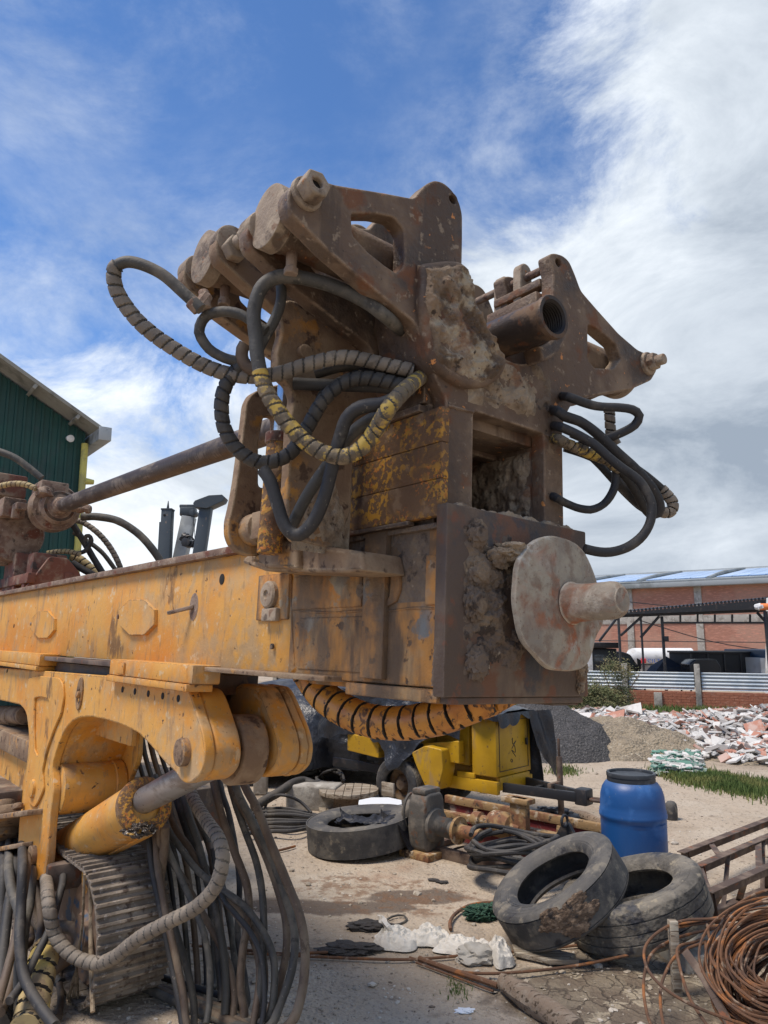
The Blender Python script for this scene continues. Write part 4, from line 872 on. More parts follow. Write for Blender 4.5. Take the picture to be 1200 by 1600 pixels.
# ---- tilt cylinder
ee = Vec((lugc[0], .218, lugc[1])); ga = on(1, 226, 1250, .218); ba = on(1, 99, 1333, .218)
ad = (ba - ee).normalized()
Lg = (ga - ee).length; Lb = (ba - ee).length
mb = MB(); mb.lathe(ee, ad, [(.156, Lg), (.158, Lg + .02), (.150, Lg + .05), (.150, Lb - .05), (.145, Lb - .02), (.12, Lb), (.05, Lb + .01)], 56); tc_ = part(mb, 'tilt_cylinder', 'orange_paint')
mb = MB(); mb.lathe(ee, ad, [(.085, Lg - .02), (.10, Lg - .022), (.152, Lg - .012), (.160, Lg - .004), (.160, Lg + .03), (.150, Lg + .035)], 56, cap0=False, cap1=False); part(mb, 'gland_ring', 'flaking_ochre', tc_)
mb = MB().cyl(ee, ga + ad * .05, .074, seg=40); part(mb, 'piston_rod', 'worn_rod', tc_)
mb = MB(); dnv = Vec((0, 0, -1)); mb.lump(ee + ad * (Lg + .0) + dnv * .12 + Vec((.03, -.03, 0)), .065, 4, .4, 3, (1.1, 1.4, .6), 4); part(mb, 'grease_blob', 'grease', tc_)
mb = MB(); p = ee + ad * .16; mb.box((p.x - .09, .15, p.z - .07), (p.x + .10, .285, p.z + .05), .02); part(mb, 'rod_end', 'rusty_ochre', tc_)
mb = MB(); q = on(1, 220, 1310, .26); mb.bar(on(1, 130, 1352, .26), on(1, 232, 1298, .26), .06, .05, up=(0, 1, 0)); part(mb, 'bracket_arm', 'orange_paint')
# ---- parts left of the bracket: orange panel, link and roller
Vp = .06
mb = MB(); mb.plate(fillet(VV([(-200, 1160), (30, 1158), (44, 1166), (40, 1262), (-200, 1262)], Vp), .02), 1, Vp, Vp + .5, bev=.01); mb.plate(fillet(VV([(-200, 1150), (20, 1150), (46, 1156), (46, 1168), (-200, 1162)], Vp - .04), .01), 1, Vp - .04, Vp + .3, bev=.006)
part(mb, 'slew_housing', 'orange_paint')
mb = MB(); a = on(1, -60, 1115, .1); mb.cyl(on(1, -60, 1116, .12), on(1, 22, 1118, .12), .085); mb.cyl(on(1, 14, 1116, .12), on(1, 40, 1118, .12), .075); a = onV(-60, 1140, .0); b = onV(45, 1158, .0); mb.box((a[0], .0, b[1]), (b[0], .3, a[1]), .02)
part(mb, 'slew_drive', 'rusty_ochre')
mb = MB(); s_ = on(1, 30, 1275, -.05); z_ = Vec((0, 0, 1))
mb.cyl(on(1, 8, 1285, -.08), on(1, 8, 1272, -.08), .21, seg=36, bev=.01); mb.bar(on(1, -40, 1282, -.10), on(1, 62, 1268, -.08), .16, .035, up=(0, 0, 1), bev=.01)
mb.cyl(on(1, 5, 1264, -.1), on(1, 5, 1254, -.1), .08, seg=24); mb.cyl(on(1, 28, 1264, -.1), on(1, 28, 1256, -.1), .035, seg=12); part(mb, 'hinge_link', 'rusty_ochre')
mb = MB(); mb.cyl(on(1, -2, 1316, -.06), on(1, -2, 1288, -.06), .155, seg=36, bev=.03); part(mb, 'roller', 'rusty_ochre')
mb = MB(); mb.bar(on(1, -60, 1338, -.06), on(1, 52, 1318, -.06), .14, .03, bev=.008); part(mb, 'hinge_link', 'rusty_ochre')
mb = MB(); mb.plate(VV([(-100, 1330), (20, 1325), (60, 1345), (36, 1359), (0, 1342), (-100, 1345)], .0), 1, .0, .4, bev=.006); part(mb, 'lower_web', 'orange_paint')
mb = MB(); mb.cyl(on(1, -20, 1362, .2), on(1, -20, 1340, .2), .38, seg=40); part(mb, 'slew_ring', 'angle_iron')

# ---- chassis and crawler track (level with the ground)
Ud = Vec((MU.x, MU.y, 0)).normalized(); Vd = Vec((-Ud.y, Ud.x, 0)); Zd = Vec((0, 0, 1))
TR = .385
TM = Matrix.Translation(Vec((g0.x, g0.y, 0))) @ Matrix((Ud, Vd, Zd)).transposed().to_4x4()
WT, LT = .43, 3.0
def tpart(mb, name, mats, parent): return mb.build(name, mats, parent, TM)
mb = MB()
oo = [(-LT, .13), (-.1, .13)] + circ(-.0, TR, .26, n=12, a0=-80, a1=80) + [(-.1, .62), (-LT, .62)]
mb.plate(oo, 1, .10, WT - .10, bev=.01); crawler = tpart(mb, 'crawler_track', 'blue_scuffed', RIG)
mb = MB(); mb.lathe((0, .02, TR), (0, 1, 0), [(.05, 0), (.10, .0), (.12, .03), (.23, .05), (.27, .03), (.29, .05), (.29, WT - .09), (.2, WT - .06)], 44); tpart(mb, 'idler_wheel', 'blue_scuffed', crawler)
def shoe():
    mb = MB(); n = .150
    pf = [(-n / 2, 0), (n / 2, 0), (n / 2, .012), (.058, .014), (.054, .038), (.040, .040), (.034, .014), (.008, .013), (.003, .032), (-.010, .032), (-.015, .014), (-.044, .014), (-.049, .032), (-.062, .032), (-n / 2, .012)]
    mb.plate([(a, b) for a, b in pf], 1, 0, WT, bev=.002, res=1)
    mb.box((-.05, .12, -.05), (.05, .16, 0), .004); mb.box((-.05, WT - .16, -.05), (.05, WT - .12, 0), .004)
    return mb.build('track_shoe', 'track_steel', crawler, TM)
sh0 = shoe()
pitch = .158; per = []
s = 0
npos = []
arcL = math.pi * TR; tot = 2 * LT + arcL
k = 0
while k * pitch < tot:
    d = k * pitch
    if d < LT: p = (-LT + d, 0.036); ang = math.pi
    elif d < LT + arcL: a = (d - LT) / TR; ang = math.pi - a; p = (math.sin(a) * (TR - .036), TR - math.cos(a) * (TR - .036))
    else: p = (-(d - LT - arcL), 2 * TR - .036); ang = 0
    npos.append((p, ang)); k += 1
for i, (p, ang) in enumerate(npos):
    o = sh0 if i == 0 else sh0.copy()
    if i: COL.objects.link(o); o.parent = crawler
    o.matrix_basis = Matrix.Translation((p[0], 0, p[1])) @ Matrix.Rotation(-ang if False else ang, 4, 'Y')
# chassis behind and above the track
mb = MB(); mb.box((-3.2, .47, .36), (-1.5, 1.7, .80), .02); mb.box((-3.0, -.35, .80), (-1.6, 1.2, .95), .02)
tpart(mb, 'chassis', 'dark_plate', RIG)
mb = MB(); p = TM.inverted() @ G(150, 1350, 0); 


# ================================================================ HOSES of the rig
def above(p, r):                          # keep a hose on top of the ground
    w = MM @ p; w.z = max(w.z, r + .01); return loc(w)
def hose(pts, r, m='hose_black', name='hydraulic_hose', seg=10, ends=True, parent=RIG, jit=.0):
    """pts: (px, py, depth) - r in metres"""
    P = [above(dl(*p), r) for p in pts]; mb = MB(); mb.tube(P, r, seg, .02, prof=lambda d, a, i: r * (1 + .05 * noise.noise(Vec((d * 14, r * 99, 0)))))
    return part(mb, name, m, parent)
def wrapped(pts, r, mw, mg='hose_gap', pitch=.033, w0=0, w1=1e9, seg=14, name='spiral_guarded_hose', **k):
    P = [above(dl(*p), r) for p in pts]; mb = MB(); mb.wrap(P, r, pitch=pitch, w0=w0, w1=w1, seg=seg, **k)
    return part(mb, name, [mw, mg], normals=True)
def dd(pts, d0, d1=None):
    d1 = d0 if d1 is None else d1; n = len(pts) - 1
    return [(p[0], p[1], p[2] if len(p) > 2 else d0 + (d1 - d0) * i / n) for i, p in enumerate(pts)]
C1 = lambda p: cz(p, 150, 250, 2.4)
C3 = lambda p: cz(p, 350, 600, 3)
wrapped(dd(C1([(395, 560), (330, 500), (250, 430), (165, 390), (105, 384), (68, 415), (78, 490), (130, 572), (200, 642), (300, 712), (400, 768), (500, 803), (600, 812), (700, 797), (800, 765), (900, 742), (970, 742), (1060, 762), (1190, 790)]), 2.36, 2.46), .0245, 'guard_grey', 'hose_grey', .036, w0=.33, w1=1.62, rbare=.019)
hose(dd(C1([(640, 640), (590, 610), (540, 578), (470, 568), (408, 588), (386, 645), (420, 705), (480, 742), (530, 755), (590, 770)]), 2.38, 2.42), .0175, 'hose_grey')
wrapped(dd(C1([(1240, 720, 2.75), (1170, 660, 2.55), (1090, 590), (1000, 525), (880, 470), (760, 440), (680, 440), (620, 480), (592, 570), (600, 670), (604, 730), (625, 830), (660, 905), (720, 990), (790, 1060), (860, 1100), (930, 1112), (995, 1080), (1050, 1010), (1095, 935, 2.20), (1150, 870, 2.26), (1210, 820, 2.45), (1260, 790, 2.6)]), 2.40, 2.20) , .0255, 'guard_yellow', 'hose_grey', .034, w0=1.12, rbare=.0225)
hose(dd(C1([(690, 440), (695, 520), (670, 600), (630, 670), (600, 730)]), 2.44, 2.4), .018, 'hose_grey')
wrapped(dd(C1([(560, 760), (500, 820), (472, 900), (480, 1000), (530, 1085), (610, 1132), (690, 1122), (750, 1075), (800, 990), (850, 905), (920, 840), (1000, 818), (1090, 830), (1200, 860)]), 2.42, 2.46), .024, 'guard_black', 'hose_black', .036, w0=.0, w1=2.0)
hose(dd(C1([(740, 838), (820, 842), (920, 846), (1050, 850), (1190, 865)]), 2.5), .021, 'hose_black')
hose(dd(C1([(820, 800), (950, 770), (1080, 800), (1200, 830)]), 2.52), .020, 'hose_grey')
hose(dd(C3([(820, 60), (740, 95), (650, 105), (580, 150), (550, 230), (520, 330), (495, 440), (460, 560), (410, 660), (340, 712), (285, 665), (250, 560), (215, 450), (180, 400)]), 2.22, 2.36), .0215, 'hose_black')
hose(dd(C3([(760, 140), (680, 170), (600, 230), (530, 320), (450, 430), (380, 540), (330, 640), (290, 720)]), 2.30, 2.42), .020, 'hose_grey')
hose(dd(C1([(1130, 780), (1000, 800), (920, 830), (860, 870), (830, 930), (800, 1010)]), 2.5), .018, 'hose_black')
hose(dd(C1([(560, 690), (545, 720), (560, 770), (620, 800)]), 2.40), .021, 'hose_brown')
# fittings at the big loop's end
mb = MB(); a = dl(310, 480, 2.37); b = dl(324, 462, 2.40); mb.cyl(a, b, .021, seg=8); mb.cyl(dl(322, 482, 2.38), dl(318, 455, 2.40), .017); mb.cyl(dl(298, 470, 2.365), dl(312, 484, 2.37), .024, seg=10); part(mb, 'hose_fitting', 'head_steel')
# right-hand side loops
C6 = lambda p: cz([(p[0][0] - 110, p[0][1] - 10, 3.0)] * (p[0][0] < 160) + list(p), 860, 600, 5.4545)
hose(dd(C6([(60, 230), (130, 280), (250, 318), (400, 425), (560, 575), (700, 700), (820, 830), (905, 950), (935, 1060), (890, 1120), (800, 1050), (700, 960), (600, 860), (520, 760)]), 2.72, 2.9), .0195, 'hose_black')
hose(dd(C6([(60, 360), (120, 380), (250, 440), (380, 520), (480, 610), (600, 710), (740, 810), (820, 920), (865, 1040), (850, 1180), (780, 1300), (660, 1390), (520, 1432), (400, 1430), (280, 1400)]), 2.74, 2.6), .0175, 'hose_black')
wrapped(dd(C6([(60, 470), (130, 505), (250, 555), (380, 610), (500, 660), (620, 760), (720, 900), (800, 1050), (850, 1110)]), 2.70, 2.85), .0205, 'guard_yellow', 'hose_gap', .030, w0=.14, w1=.60, rbare=.018)
hose(dd(C6([(150, 110), (260, 150), (400, 190), (580, 200), (700, 218), (758, 270), (720, 350), (620, 410), (520, 450), (430, 480), (330, 500), (200, 470)]), 2.76, 2.84), .0175, 'hose_black')
wrapped(dd(C6([(180, 420), (360, 500), (520, 590), (660, 680), (780, 760), (870, 830), (970, 920), (1040, 1010), (1025, 1085), (950, 1090), (880, 1020), (760, 880), (640, 770), (480, 680), (300, 600), (120, 540)]), 2.93), .0225, 'guard_grey', 'hose_gap', .026, w0=.42, w1=.66, rbare=.018)
hose(dd(C6([(30, 960), (110, 1005), (220, 1052), (340, 1072), (460, 1020), (540, 900), (560, 770), (545, 650), (480, 560), (380, 500)]), 2.7, 2.85), .0155, 'hose_black')
wrapped(dd(C6([(490, 180), (505, 260), (510, 360), (520, 440), (560, 520)]), 2.88), .021, 'guard_grey', 'hose_gap', .032)
hose(dd(C6([(330, 600), (430, 700), (520, 800), (640, 930), (760, 1040), (850, 1090)]), 2.9), .016, 'hose_black')
# thick yellow conduit below the tip
wrapped([(474, 1040, 2.95), (487, 1062, 2.93), (505, 1086, 2.88), (535, 1108, 2.80), (575, 1125, 2.72), (615, 1130, 2.66), (655, 1127, 2.6), (695, 1118, 2.54), (735, 1102, 2.5), (768, 1088, 2.5), (800, 1070, 2.56)], .060, 'conduit_yellow', 'hose_gap', pitch=.066, seg=32, lay=.90, gap=.012, slant=.35, res=22, name='yellow_conduit')
# hoses behind the rotary head
C4 = lambda p: cz(p, 0, 680, 4.615)
hose(dd(C4([(590, 590), (700, 588), (850, 618), (990, 705), (1090, 810), (1170, 930), (1220, 1050)]), Hd + .3), .040, 'hose_grey')
wrapped(dd(C4([(520, 610), (600, 630), (700, 700), (780, 790), (840, 890), (880, 990)]), Hd + .6), .030, 'guard_grey', 'hose_grey', .05)
hose(dd(C4([(530, 650), (600, 760), (670, 880), (750, 1010)]), Hd + .5), .034, 'hose_black')
hose(dd(C4([(530, 700), (640, 770), (740, 850), (840, 980)]), Hd + .7), .024, 'hose_grey')
hose(dd(C4([(540, 860), (620, 830), (660, 760), (640, 725), (610, 740), (620, 800)]), Hd + .4), .022, 'hose_black')
wrapped(dd(C4([(340, 850), (420, 840), (500, 840), (580, 860)]), Hd + .3), .026, 'guard_cream', 'hose_gap', .04)
wrapped(dd(C4([(520, 870), (580, 900), (640, 950), (690, 1000), (740, 1060)]), Hd + .8), .05, 'guard_cream', 'hose_gap', .07)
hose(dd(C4([(520, 920), (600, 970), (680, 1010)]), Hd + .5), .034, 'hose_black')
hose(dd(C4([(-120, 90), (0, 120), (110, 165), (220, 245), (310, 320)]), Hd + .3), .036, 'hose_grey')
wrapped(dd(C4([(-100, 390), (0, 368), (90, 350), (180, 355), (260, 385)]), Hd + .0), .028, 'guard_cream', 'hose_brown', .045)
# curtain of hoses hanging behind the bracket; each loop goes down and back up to the chassis
C7 = lambda p: cz(p, 200, 1150, 3.5567)
BK = (-60, 1500)                                       # where they gather again near the chassis
NB = [0]
def curtain(pts, r, m, d0=3.25, d1=3.0, w=None, back=True):
    q = [(p[0], p[1]) for p in C7(pts)]; q = dd(q, d0 * 1.44, d1 * 1.31); r = r * 1.02
    lx, ly, ld = q[-1]
    NB[0] += 1
    if back and NB[0] <= 7: q += [(lx - 42, ly + 50, ld + .1), (lx - 130, ly + 50, ld + .3), (lx - 210, ly - 30, ld + .6)]
    top = q[0]; q = [(top[0] - 14, top[1] - 70, top[2] + .25)] + q
    if w: return wrapped(q, r, w, m, pitch=.036)
    return hose(q, r, m)
curtain([(640, 250), (715, 400), (795, 600), (890, 830), (955, 1000), (985, 1200), (965, 1430), (900, 1600)], .0255, 'hose_brown', 3.1, 2.9)
curtain([(600, 280), (690, 470), (790, 660), (870, 880), (925, 1080), (915, 1280), (850, 1480), (780, 1620)], .023, 'hose_grey', 3.15, 2.95)
curtain([(570, 270), (680, 480), (770, 680), (840, 880), (880, 1060), (870, 1260), (800, 1500), (740, 1640)], .022, 'hose_brown', 3.2, 3.0)
curtain([(485, 300), (530, 470), (590, 640), (660, 830), (670, 1000), (640, 1180), (625, 1380), (640, 1600)], .023, 'hose_brown', 3.15, 3.1)
curtain([(575, 300), (640, 500), (710, 690), (745, 870), (755, 1080), (745, 1300), (700, 1600)], .021, 'hose_grey', 3.2, 3.05)
curtain([(520, 300), (560, 430), (600, 640), (620, 830), (610, 1100), (650, 1350), (650, 1620)], .018, 'hose_black', 3.3, 3.2)
curtain([(200, 470), (290, 620), (390, 750), (500, 840), (640, 940), (740, 1070), (800, 1200), (815, 1350), (780, 1560)], .020, 'hose_grey', 3.2, 3.0)
curtain([(250, 480), (340, 620), (440, 780), (560, 900), (670, 1030), (740, 1180), (760, 1380), (720, 1600)], .020, 'hose_brown', 3.25, 3.05)
curtain([(210, 590), (290, 780), (370, 960), (425, 1110), (455, 1300), (450, 1500), (430, 1620)], .018, 'hose_grey', 3.1, 3.0)
curtain([(220, 640), (310, 800), (400, 960), (490, 1120), (560, 1270), (590, 1440), (580, 1620)], .020, 'hose_brown', 3.2, 3.1)
curtain([(330, 420), (390, 600), (440, 800), (490, 980), (530, 1200), (545, 1400), (535, 1620)], .024, 'hose_grey', 3.25, 3.1)
curtain([(300, 420), (370, 620), (470, 820), (500, 1000), (500, 1200), (520, 1400), (515, 1620)], .023, 'hose_black', 3.3, 3.2)
curtain([(380, 430), (470, 650), (540, 900), (580, 1120), (600, 1350), (590, 1620)], .021, 'hose_grey', 3.35, 3.2)
curtain([(110, 540), (140, 760), (190, 1000), (240, 1250), (280, 1450), (310, 1640)], .019, 'hose_black', 3.1, 3.0)
curtain([(150, 520), (165, 720), (210, 980), (250, 1160), (300, 1400), (330, 1640)], .020, 'hose_brown', 3.1, 3.0)
curtain([(195, 740), (220, 920), (270, 1100), (330, 1300), (365, 1480), (365, 1640)], .020, 'hose_grey', 3.15, 3.05)
curtain([(500, 850), (620, 1020), (700, 1150), (730, 1300), (720, 1450), (690, 1640)], .019, 'hose_brown', 3.1, 3.0)
curtain([(520, 880), (600, 990), (680, 1090), (740, 1230), (760, 1440), (740, 1640)], .015, 'hose_black', 3.0, 2.95)
for k in range(6):
    x = 30 + k * 38; curtain([(x, -60), (x + 20 + 6 * k, 100), (x + 60 + 9 * k, 250), (x + 110 + 10 * k, 420), (x + 190 + 12 * k, 700), (x + 230 + 14 * k, 1000 + 20 * k), (x + 260 + 10 * k, 1400), (x + 240 + 8 * k, 1640)], .015 + .002 * (k % 3), ('hose_black', 'hose_grey', 'hose_brown')[k % 3], 3.75, 3.35)
hose(dd(C7([(205, 500), (200, 640), (165, 850), (110, 1000), (50, 1110), (20, 1140)]), 4.35, 4.5), .027, 'hose_brown')
hose(dd(C7([(180, 500), (180, 640), (145, 850), (95, 1000), (40, 1100)]), 4.38, 4.55), .025, 'hose_brown')
wrapped(dd([(290, 1215, 4.7), (304, 1252, 4.45), (324, 1285, 4.15), (341, 1310, 3.95), (348, 1341, 3.85), (337, 1384, 3.82), (307, 1417), (268, 1438), (228, 1459), (205, 1475), (178, 1496), (149, 1505), (112, 1492), (86, 1460), (76, 1412), (73, 1380, 4.5), (68, 1345, 5.6)], 3.6, 4.3), .037, 'guard_grey', 'hose_grey', pitch=.050)
# hoses at the far left
C8 = lambda p: cz(p, 0, 1280, 4.2857)
left = [([(150, 330), (140, 600), (130, 800), (160, 1050), (260, 1240), (380, 1400)], .020, 'hose_black', 2.9), ([(180, 330), (140, 600), (90, 850), (30, 1080), (-20, 1250)], .017, 'hose_brown', 3.0),
        ([(100, 350), (60, 560), (30, 800), (10, 1000), (0, 1300)], .022, 'hose_black', 3.2), ([(130, 340), (200, 560), (260, 700), (350, 720), (480, 730), (540, 800), (500, 900), (400, 970), (300, 1060)], .026, 'hose_brown', 3.25),
        ([(215, 380), (200, 560), (170, 700), (150, 900), (140, 1150), (100, 1400)], .020, 'hose_grey', 3.1), ([(420, 420), (390, 540), (330, 740), (240, 920), (150, 1100), (60, 1220)], .016, 'hose_black', 3.0),
        ([(240, 350), (270, 560), (280, 700), (260, 900), (250, 1100)], .019, 'hose_brown', 3.3), ([(60, 350), (80, 480), (130, 640), (130, 900), (120, 1400)], .021, 'hose_grey', 3.15),
        ([(20, 340), (10, 600), (-10, 900), (20, 1200), (30, 1400)], .022, 'hose_black', 3.3), ([(440, 420), (430, 560), (400, 700), (380, 900), (350, 1100), (400, 1400)], .018, 'hose_grey', 3.5),
        ([(200, 820), (120, 900), (60, 1150), (0, 1300)], .018, 'hose_brown', 3.05), ([(400, 920), (395, 1100), (400, 1300), (380, 1500)], .014, 'hose_brown', 3.2)]
for p, r, m, d in left:
    q = dd(C8(p), d * 1.5, d * 1.27); hose([(q[0][0], q[0][1] - 60, 5.9), (q[0][0], q[0][1] - 22, q[0][2] + .35)] + q, r * 1.4, m)
wrapped(dd(C8([(320, 870), (290, 960), (255, 1090), (225, 1230), (190, 1400), (150, 1550)]), 4.3, 3.8), .084, 'guard_cream', 'hose_gap', pitch=.075, seg=24, gap=.010, name='cream_conduit')
wrapped(dd(C8([(80, 1150), (40, 1230), (10, 1330), (-20, 1480)]), 4.2, 3.9), .066, 'guard_black', 'hose_gap', pitch=.06, seg=20, gap=.008)
mb = MB(); mb.tube([dl(141, 1366, 4.35), dl(142, 1420, 4.35), dl(142, 1500, 4.2), dl(145, 1585, 4.0)], .013, 8); part(mb, 'rope', 'rope')
mb = MB(); mb.tube([dl(132, 1366, 4.3), dl(129, 1440, 4.3), dl(122, 1490, 4.3), dl(120, 1515, 4.3)], .008, 8)
for k in range(14):
    a = rnd.uniform(-1, 1); b = rnd.uniform(-1, 1); mb.tube([dl(120, 1512, 4.3), dl(117 + 5 * a, 1535, 4.3 + .02 * b), dl(114 + 9 * a, 1562 + 9 * b, 4.3 + .03 * b)], .006, 6)
part(mb, 'rope_tassel', 'rope')
mb = MB(); mb.bar(dl(137, 1350, 4.5), dl(137, 1490, 4.5), .05, .05); part(mb, 'stay', 'orange_paint')
mb = MB(); mb.bar(dl(72, 1372, 4.6), dl(128, 1362, 4.7), .10, .16, bev=.02); part(mb, 'hose_clamp', 'angle_iron')
# ================================================================ THE YARD
def gh(x, y):                              # height of the ground
    d = math.hypot(x, y)
    return .014 * noise.noise(Vec((x * .9, y * .9, 3))) + .008 * noise.noise(Vec((x * 3.1, y * 3.1, 7))) + (.10 * noise.noise(Vec((x * .12, y * .12, 1))) * min(1, max(0, (d - 14) / 20)))
mudc = G(930, 1560); m2 = G(760, 1590); m3 = G(1060, 1530)
MUDB = [(mudc.x, mudc.y, .62, .42), (m3.x, m3.y, .6, .40), (G(985, 1500).x, G(985, 1500).y, .6, .25)]
st = [(G(530, 1418), .72, .16), (G(445, 1415), .5, .17), (G(650, 1402), .45, .2)]  # dark elongated patches in the ground colour
mat('yard_dirt', (.43, .355, .27), .95, layers=(
    dict(c=(.30, .24, .175), s=.55, lo=.44, hi=.62, d=8, a=.85), dict(c=(.47, .405, .32), s=1.3, lo=.50, hi=.66, d=8, a=.8), dict(c=(.165, .125, .09), s=2.6, lo=.60, hi=.72, d=9, a=.75),
    dict(c=(.20, .155, .115), s=17, lo=.56, hi=.66, a=.7), dict(c=(.45, .40, .33), s=48, lo=.60, hi=.66, a=.7), dict(c=(.12, .09, .065), s=70, lo=.63, hi=.67, a=.7), dict(c=(.28, .16, .10), s=.9, lo=.62, hi=.70, a=.4),
    dict(k='const', c=(.095, .068, .050), blob=[(p.x, p.y, a, b) for p, a, b in st], bs=4, a=.85), dict(k='noise', s=9, lo=.45, hi=.6, c=(.17, .09, .045), blob=[(G(640, 1405).x, G(640, 1405).y, .6, .4), (G(540, 1385).x, G(540, 1385).y, .5, .3)], a=.7),
    dict(k='const', c=(.145, .113, .082), blob=MUDB, bs=2.5, r=.8), dict(c=(.20, .165, .12), s=4, lo=.45, hi=.6, blob=MUDB, bs=2.5), dict(c=(.33, .28, .205), s=3.5, lo=.54, hi=.57, blob=MUDB, bs=2.5, h=.003),
    dict(k='crack', s=7, lo=.01, hi=.035, c=(.07, .052, .038), blob=MUDB, bs=2.5, h=-.010, a=.7)),
    bumps=(('noise', 3, .05), ('noise', 16, .026), ('vor', 38, .008), ('noise', 90, .005)))
def ground():
    mb = MB(); rs = [0]; r = .6
    while r < 2500: rs.append(r); r *= 1.018 if r < 40 else 1.12
    A = 300
    angs = [rad(-62 + 124 * k / (A - 1)) for k in range(A)] + [rad(62 + (360 - 124) * k / 40) for k in range(1, 40)]
    def f(i, j): r = rs[i]; a = angs[j]; x, y = r * math.sin(a), r * math.cos(a); return Vec((x, y, gh(x, y) if r < 400 else 0))
    vs = [f(i, j) for i in range(len(rs)) for j in range(len(angs))]; n = len(angs); fs = [(i * n + j, (i + 1) * n + j, (i + 1) * n + (j + 1) % n, i * n + (j + 1) % n) for i in range(len(rs) - 1) for j in range(n)]
    mb._add(vs, fs); o = mb.build('ground', 'yard_dirt'); tag(o, kind='structure')
ground()
def on_ground(x, y): p = G(x, y); return Vec((p.x, p.y, gh(p.x, p.y)))
def one(mb, name, mats, label, cat, base, group=None, kind=None, **k):
    o = mb.build(name, mats, None, None, **k); rebase(o, base); return tag(o, label, cat, group, kind)
def stones(name, n, region, size, m, label=None, flat=.6, seed=1):
    r_ = random.Random(seed); vs = []; fs = []
    base = bmesh.new(); bmesh.ops.create_icosphere(base, subdivisions=1, radius=1); bv = [v.co.copy() for v in base.verts]; bf = [[v.index for v in f.verts] for f in base.faces]; base.free()
    for _ in range(n):
        x, y = region(r_); s = size(r_); o = len(vs); z = gh(x, y); R = Matrix.Rotation(r_.uniform(0, 6.3), 3, 'Z') @ Matrix.Rotation(r_.uniform(-.4, .4), 3, 'X'); k = (r_.uniform(.7, 1.4), r_.uniform(.6, 1), r_.uniform(.35, .8) * flat / .6)
        for v in bv: q = R @ Vec((v.x * k[0], v.y * k[1], v.z * k[2])) * (s * r_.uniform(.8, 1.15)); vs.append(q + Vec((x, y, z + s * .18)))
        fs += [[a + o for a in f] for f in bf]
    mb = MB(); mb._add(vs, fs, smooth=False); o = mb.build(name, m, normals=False, flat=True); tag(o, label, None, None, 'stuff'); return o
def reg_view(r_):
    while True:
        d = 3.6 * (10 ** r_.uniform(0, .72)); a = r_.uniform(-.62, .62); x, y = d * math.tan(a), d
        if noise.noise(Vec((x * .7, y * .7, 2))) > r_.uniform(-.6, .4): return x, y
stones('gravel', 9000, reg_view, lambda r_: .004 + .013 * r_.random() ** 3, 'pebble', 'small loose stones scattered over the dirt yard')
stones('gravel', 700, reg_view, lambda r_: .012 + .03 * r_.random() ** 3, 'pebble', 'larger loose stones and clods on the dirt yard', seed=4)
def reg_mud(r_): b = MUDB[r_.randrange(3)]; return b[0] + r_.uniform(-1, 1) * b[2], b[1] + r_.uniform(-1, 1) * b[3]
stones('dried_mud_flakes', 260, reg_mud, lambda r_: .006 + .018 * r_.random() ** 3, 'pebble', 'pale flakes of dried mud on the wet patch', flat=.16, seed=8)

# ---- blue drum
p = on_ground(994, 1366); D = p.y
T = thing('plastic_drum', 'blue plastic drum with black screw lid standing behind the two leaning tyres', 'drum', p)
dep = (p - CAM).dot(CF); R = 51.5 / FPX * dep; Htop = (at_y(994, 1206, p.y)).z
F = Matrix.Translation(p)
def k_(pr): return [(R * a, Htop * b) for a, b in pr]
mb = MB(); mb.lathe((0, 0, 0), (0, 0, 1), k_([(.86, 0), (.93, .01), (.95, .04), (.97, .50), (.97, .555), (1.0, .57), (1.005, .60), (.985, .612), (.985, .635), (.965, .65), (.96, .70), (.94, .78), (.88, .85), (.78, .90), (.71, .915), (.68, .925), (.68, .97)]), 56)
body = mb.build('drum_body', 'drum_blue', T, F)
mb = MB(); mb.lathe((0, 0, 0), (0, 0, 1), k_([(.69, .90), (.715, .905), (.725, .93), (.715, .955), (.735, .962), (.735, .99), (.72, 1.0), (.66, 1.0), (.64, .985), (.64, .975), (.0, .972)]), 56, cap0=False); 
mb.build('lid_ring', 'lid_black', T, F)
for k in range(3):
    mb = MB(); a = rad(-118 + 48 * k + 20); q = Vec((math.cos(a), math.sin(a), 0)); s = Vec((-q.y, q.x, 0))
    def grip(u_, v_, q=q, s=s):
        an = (u_ - .5) * .7; h = .53 - .035 * v_; bulge = .022 * math.sin(math.pi * u_) * (1 - v_)
        d = q * math.cos(an) + s * math.sin(an); return d * (R * (.968 + bulge)) + Vec((0, 0, Htop * h))
    mb.grid(grip, 14, 5); mb.build('moulded_grip', 'drum_blue', T, F)

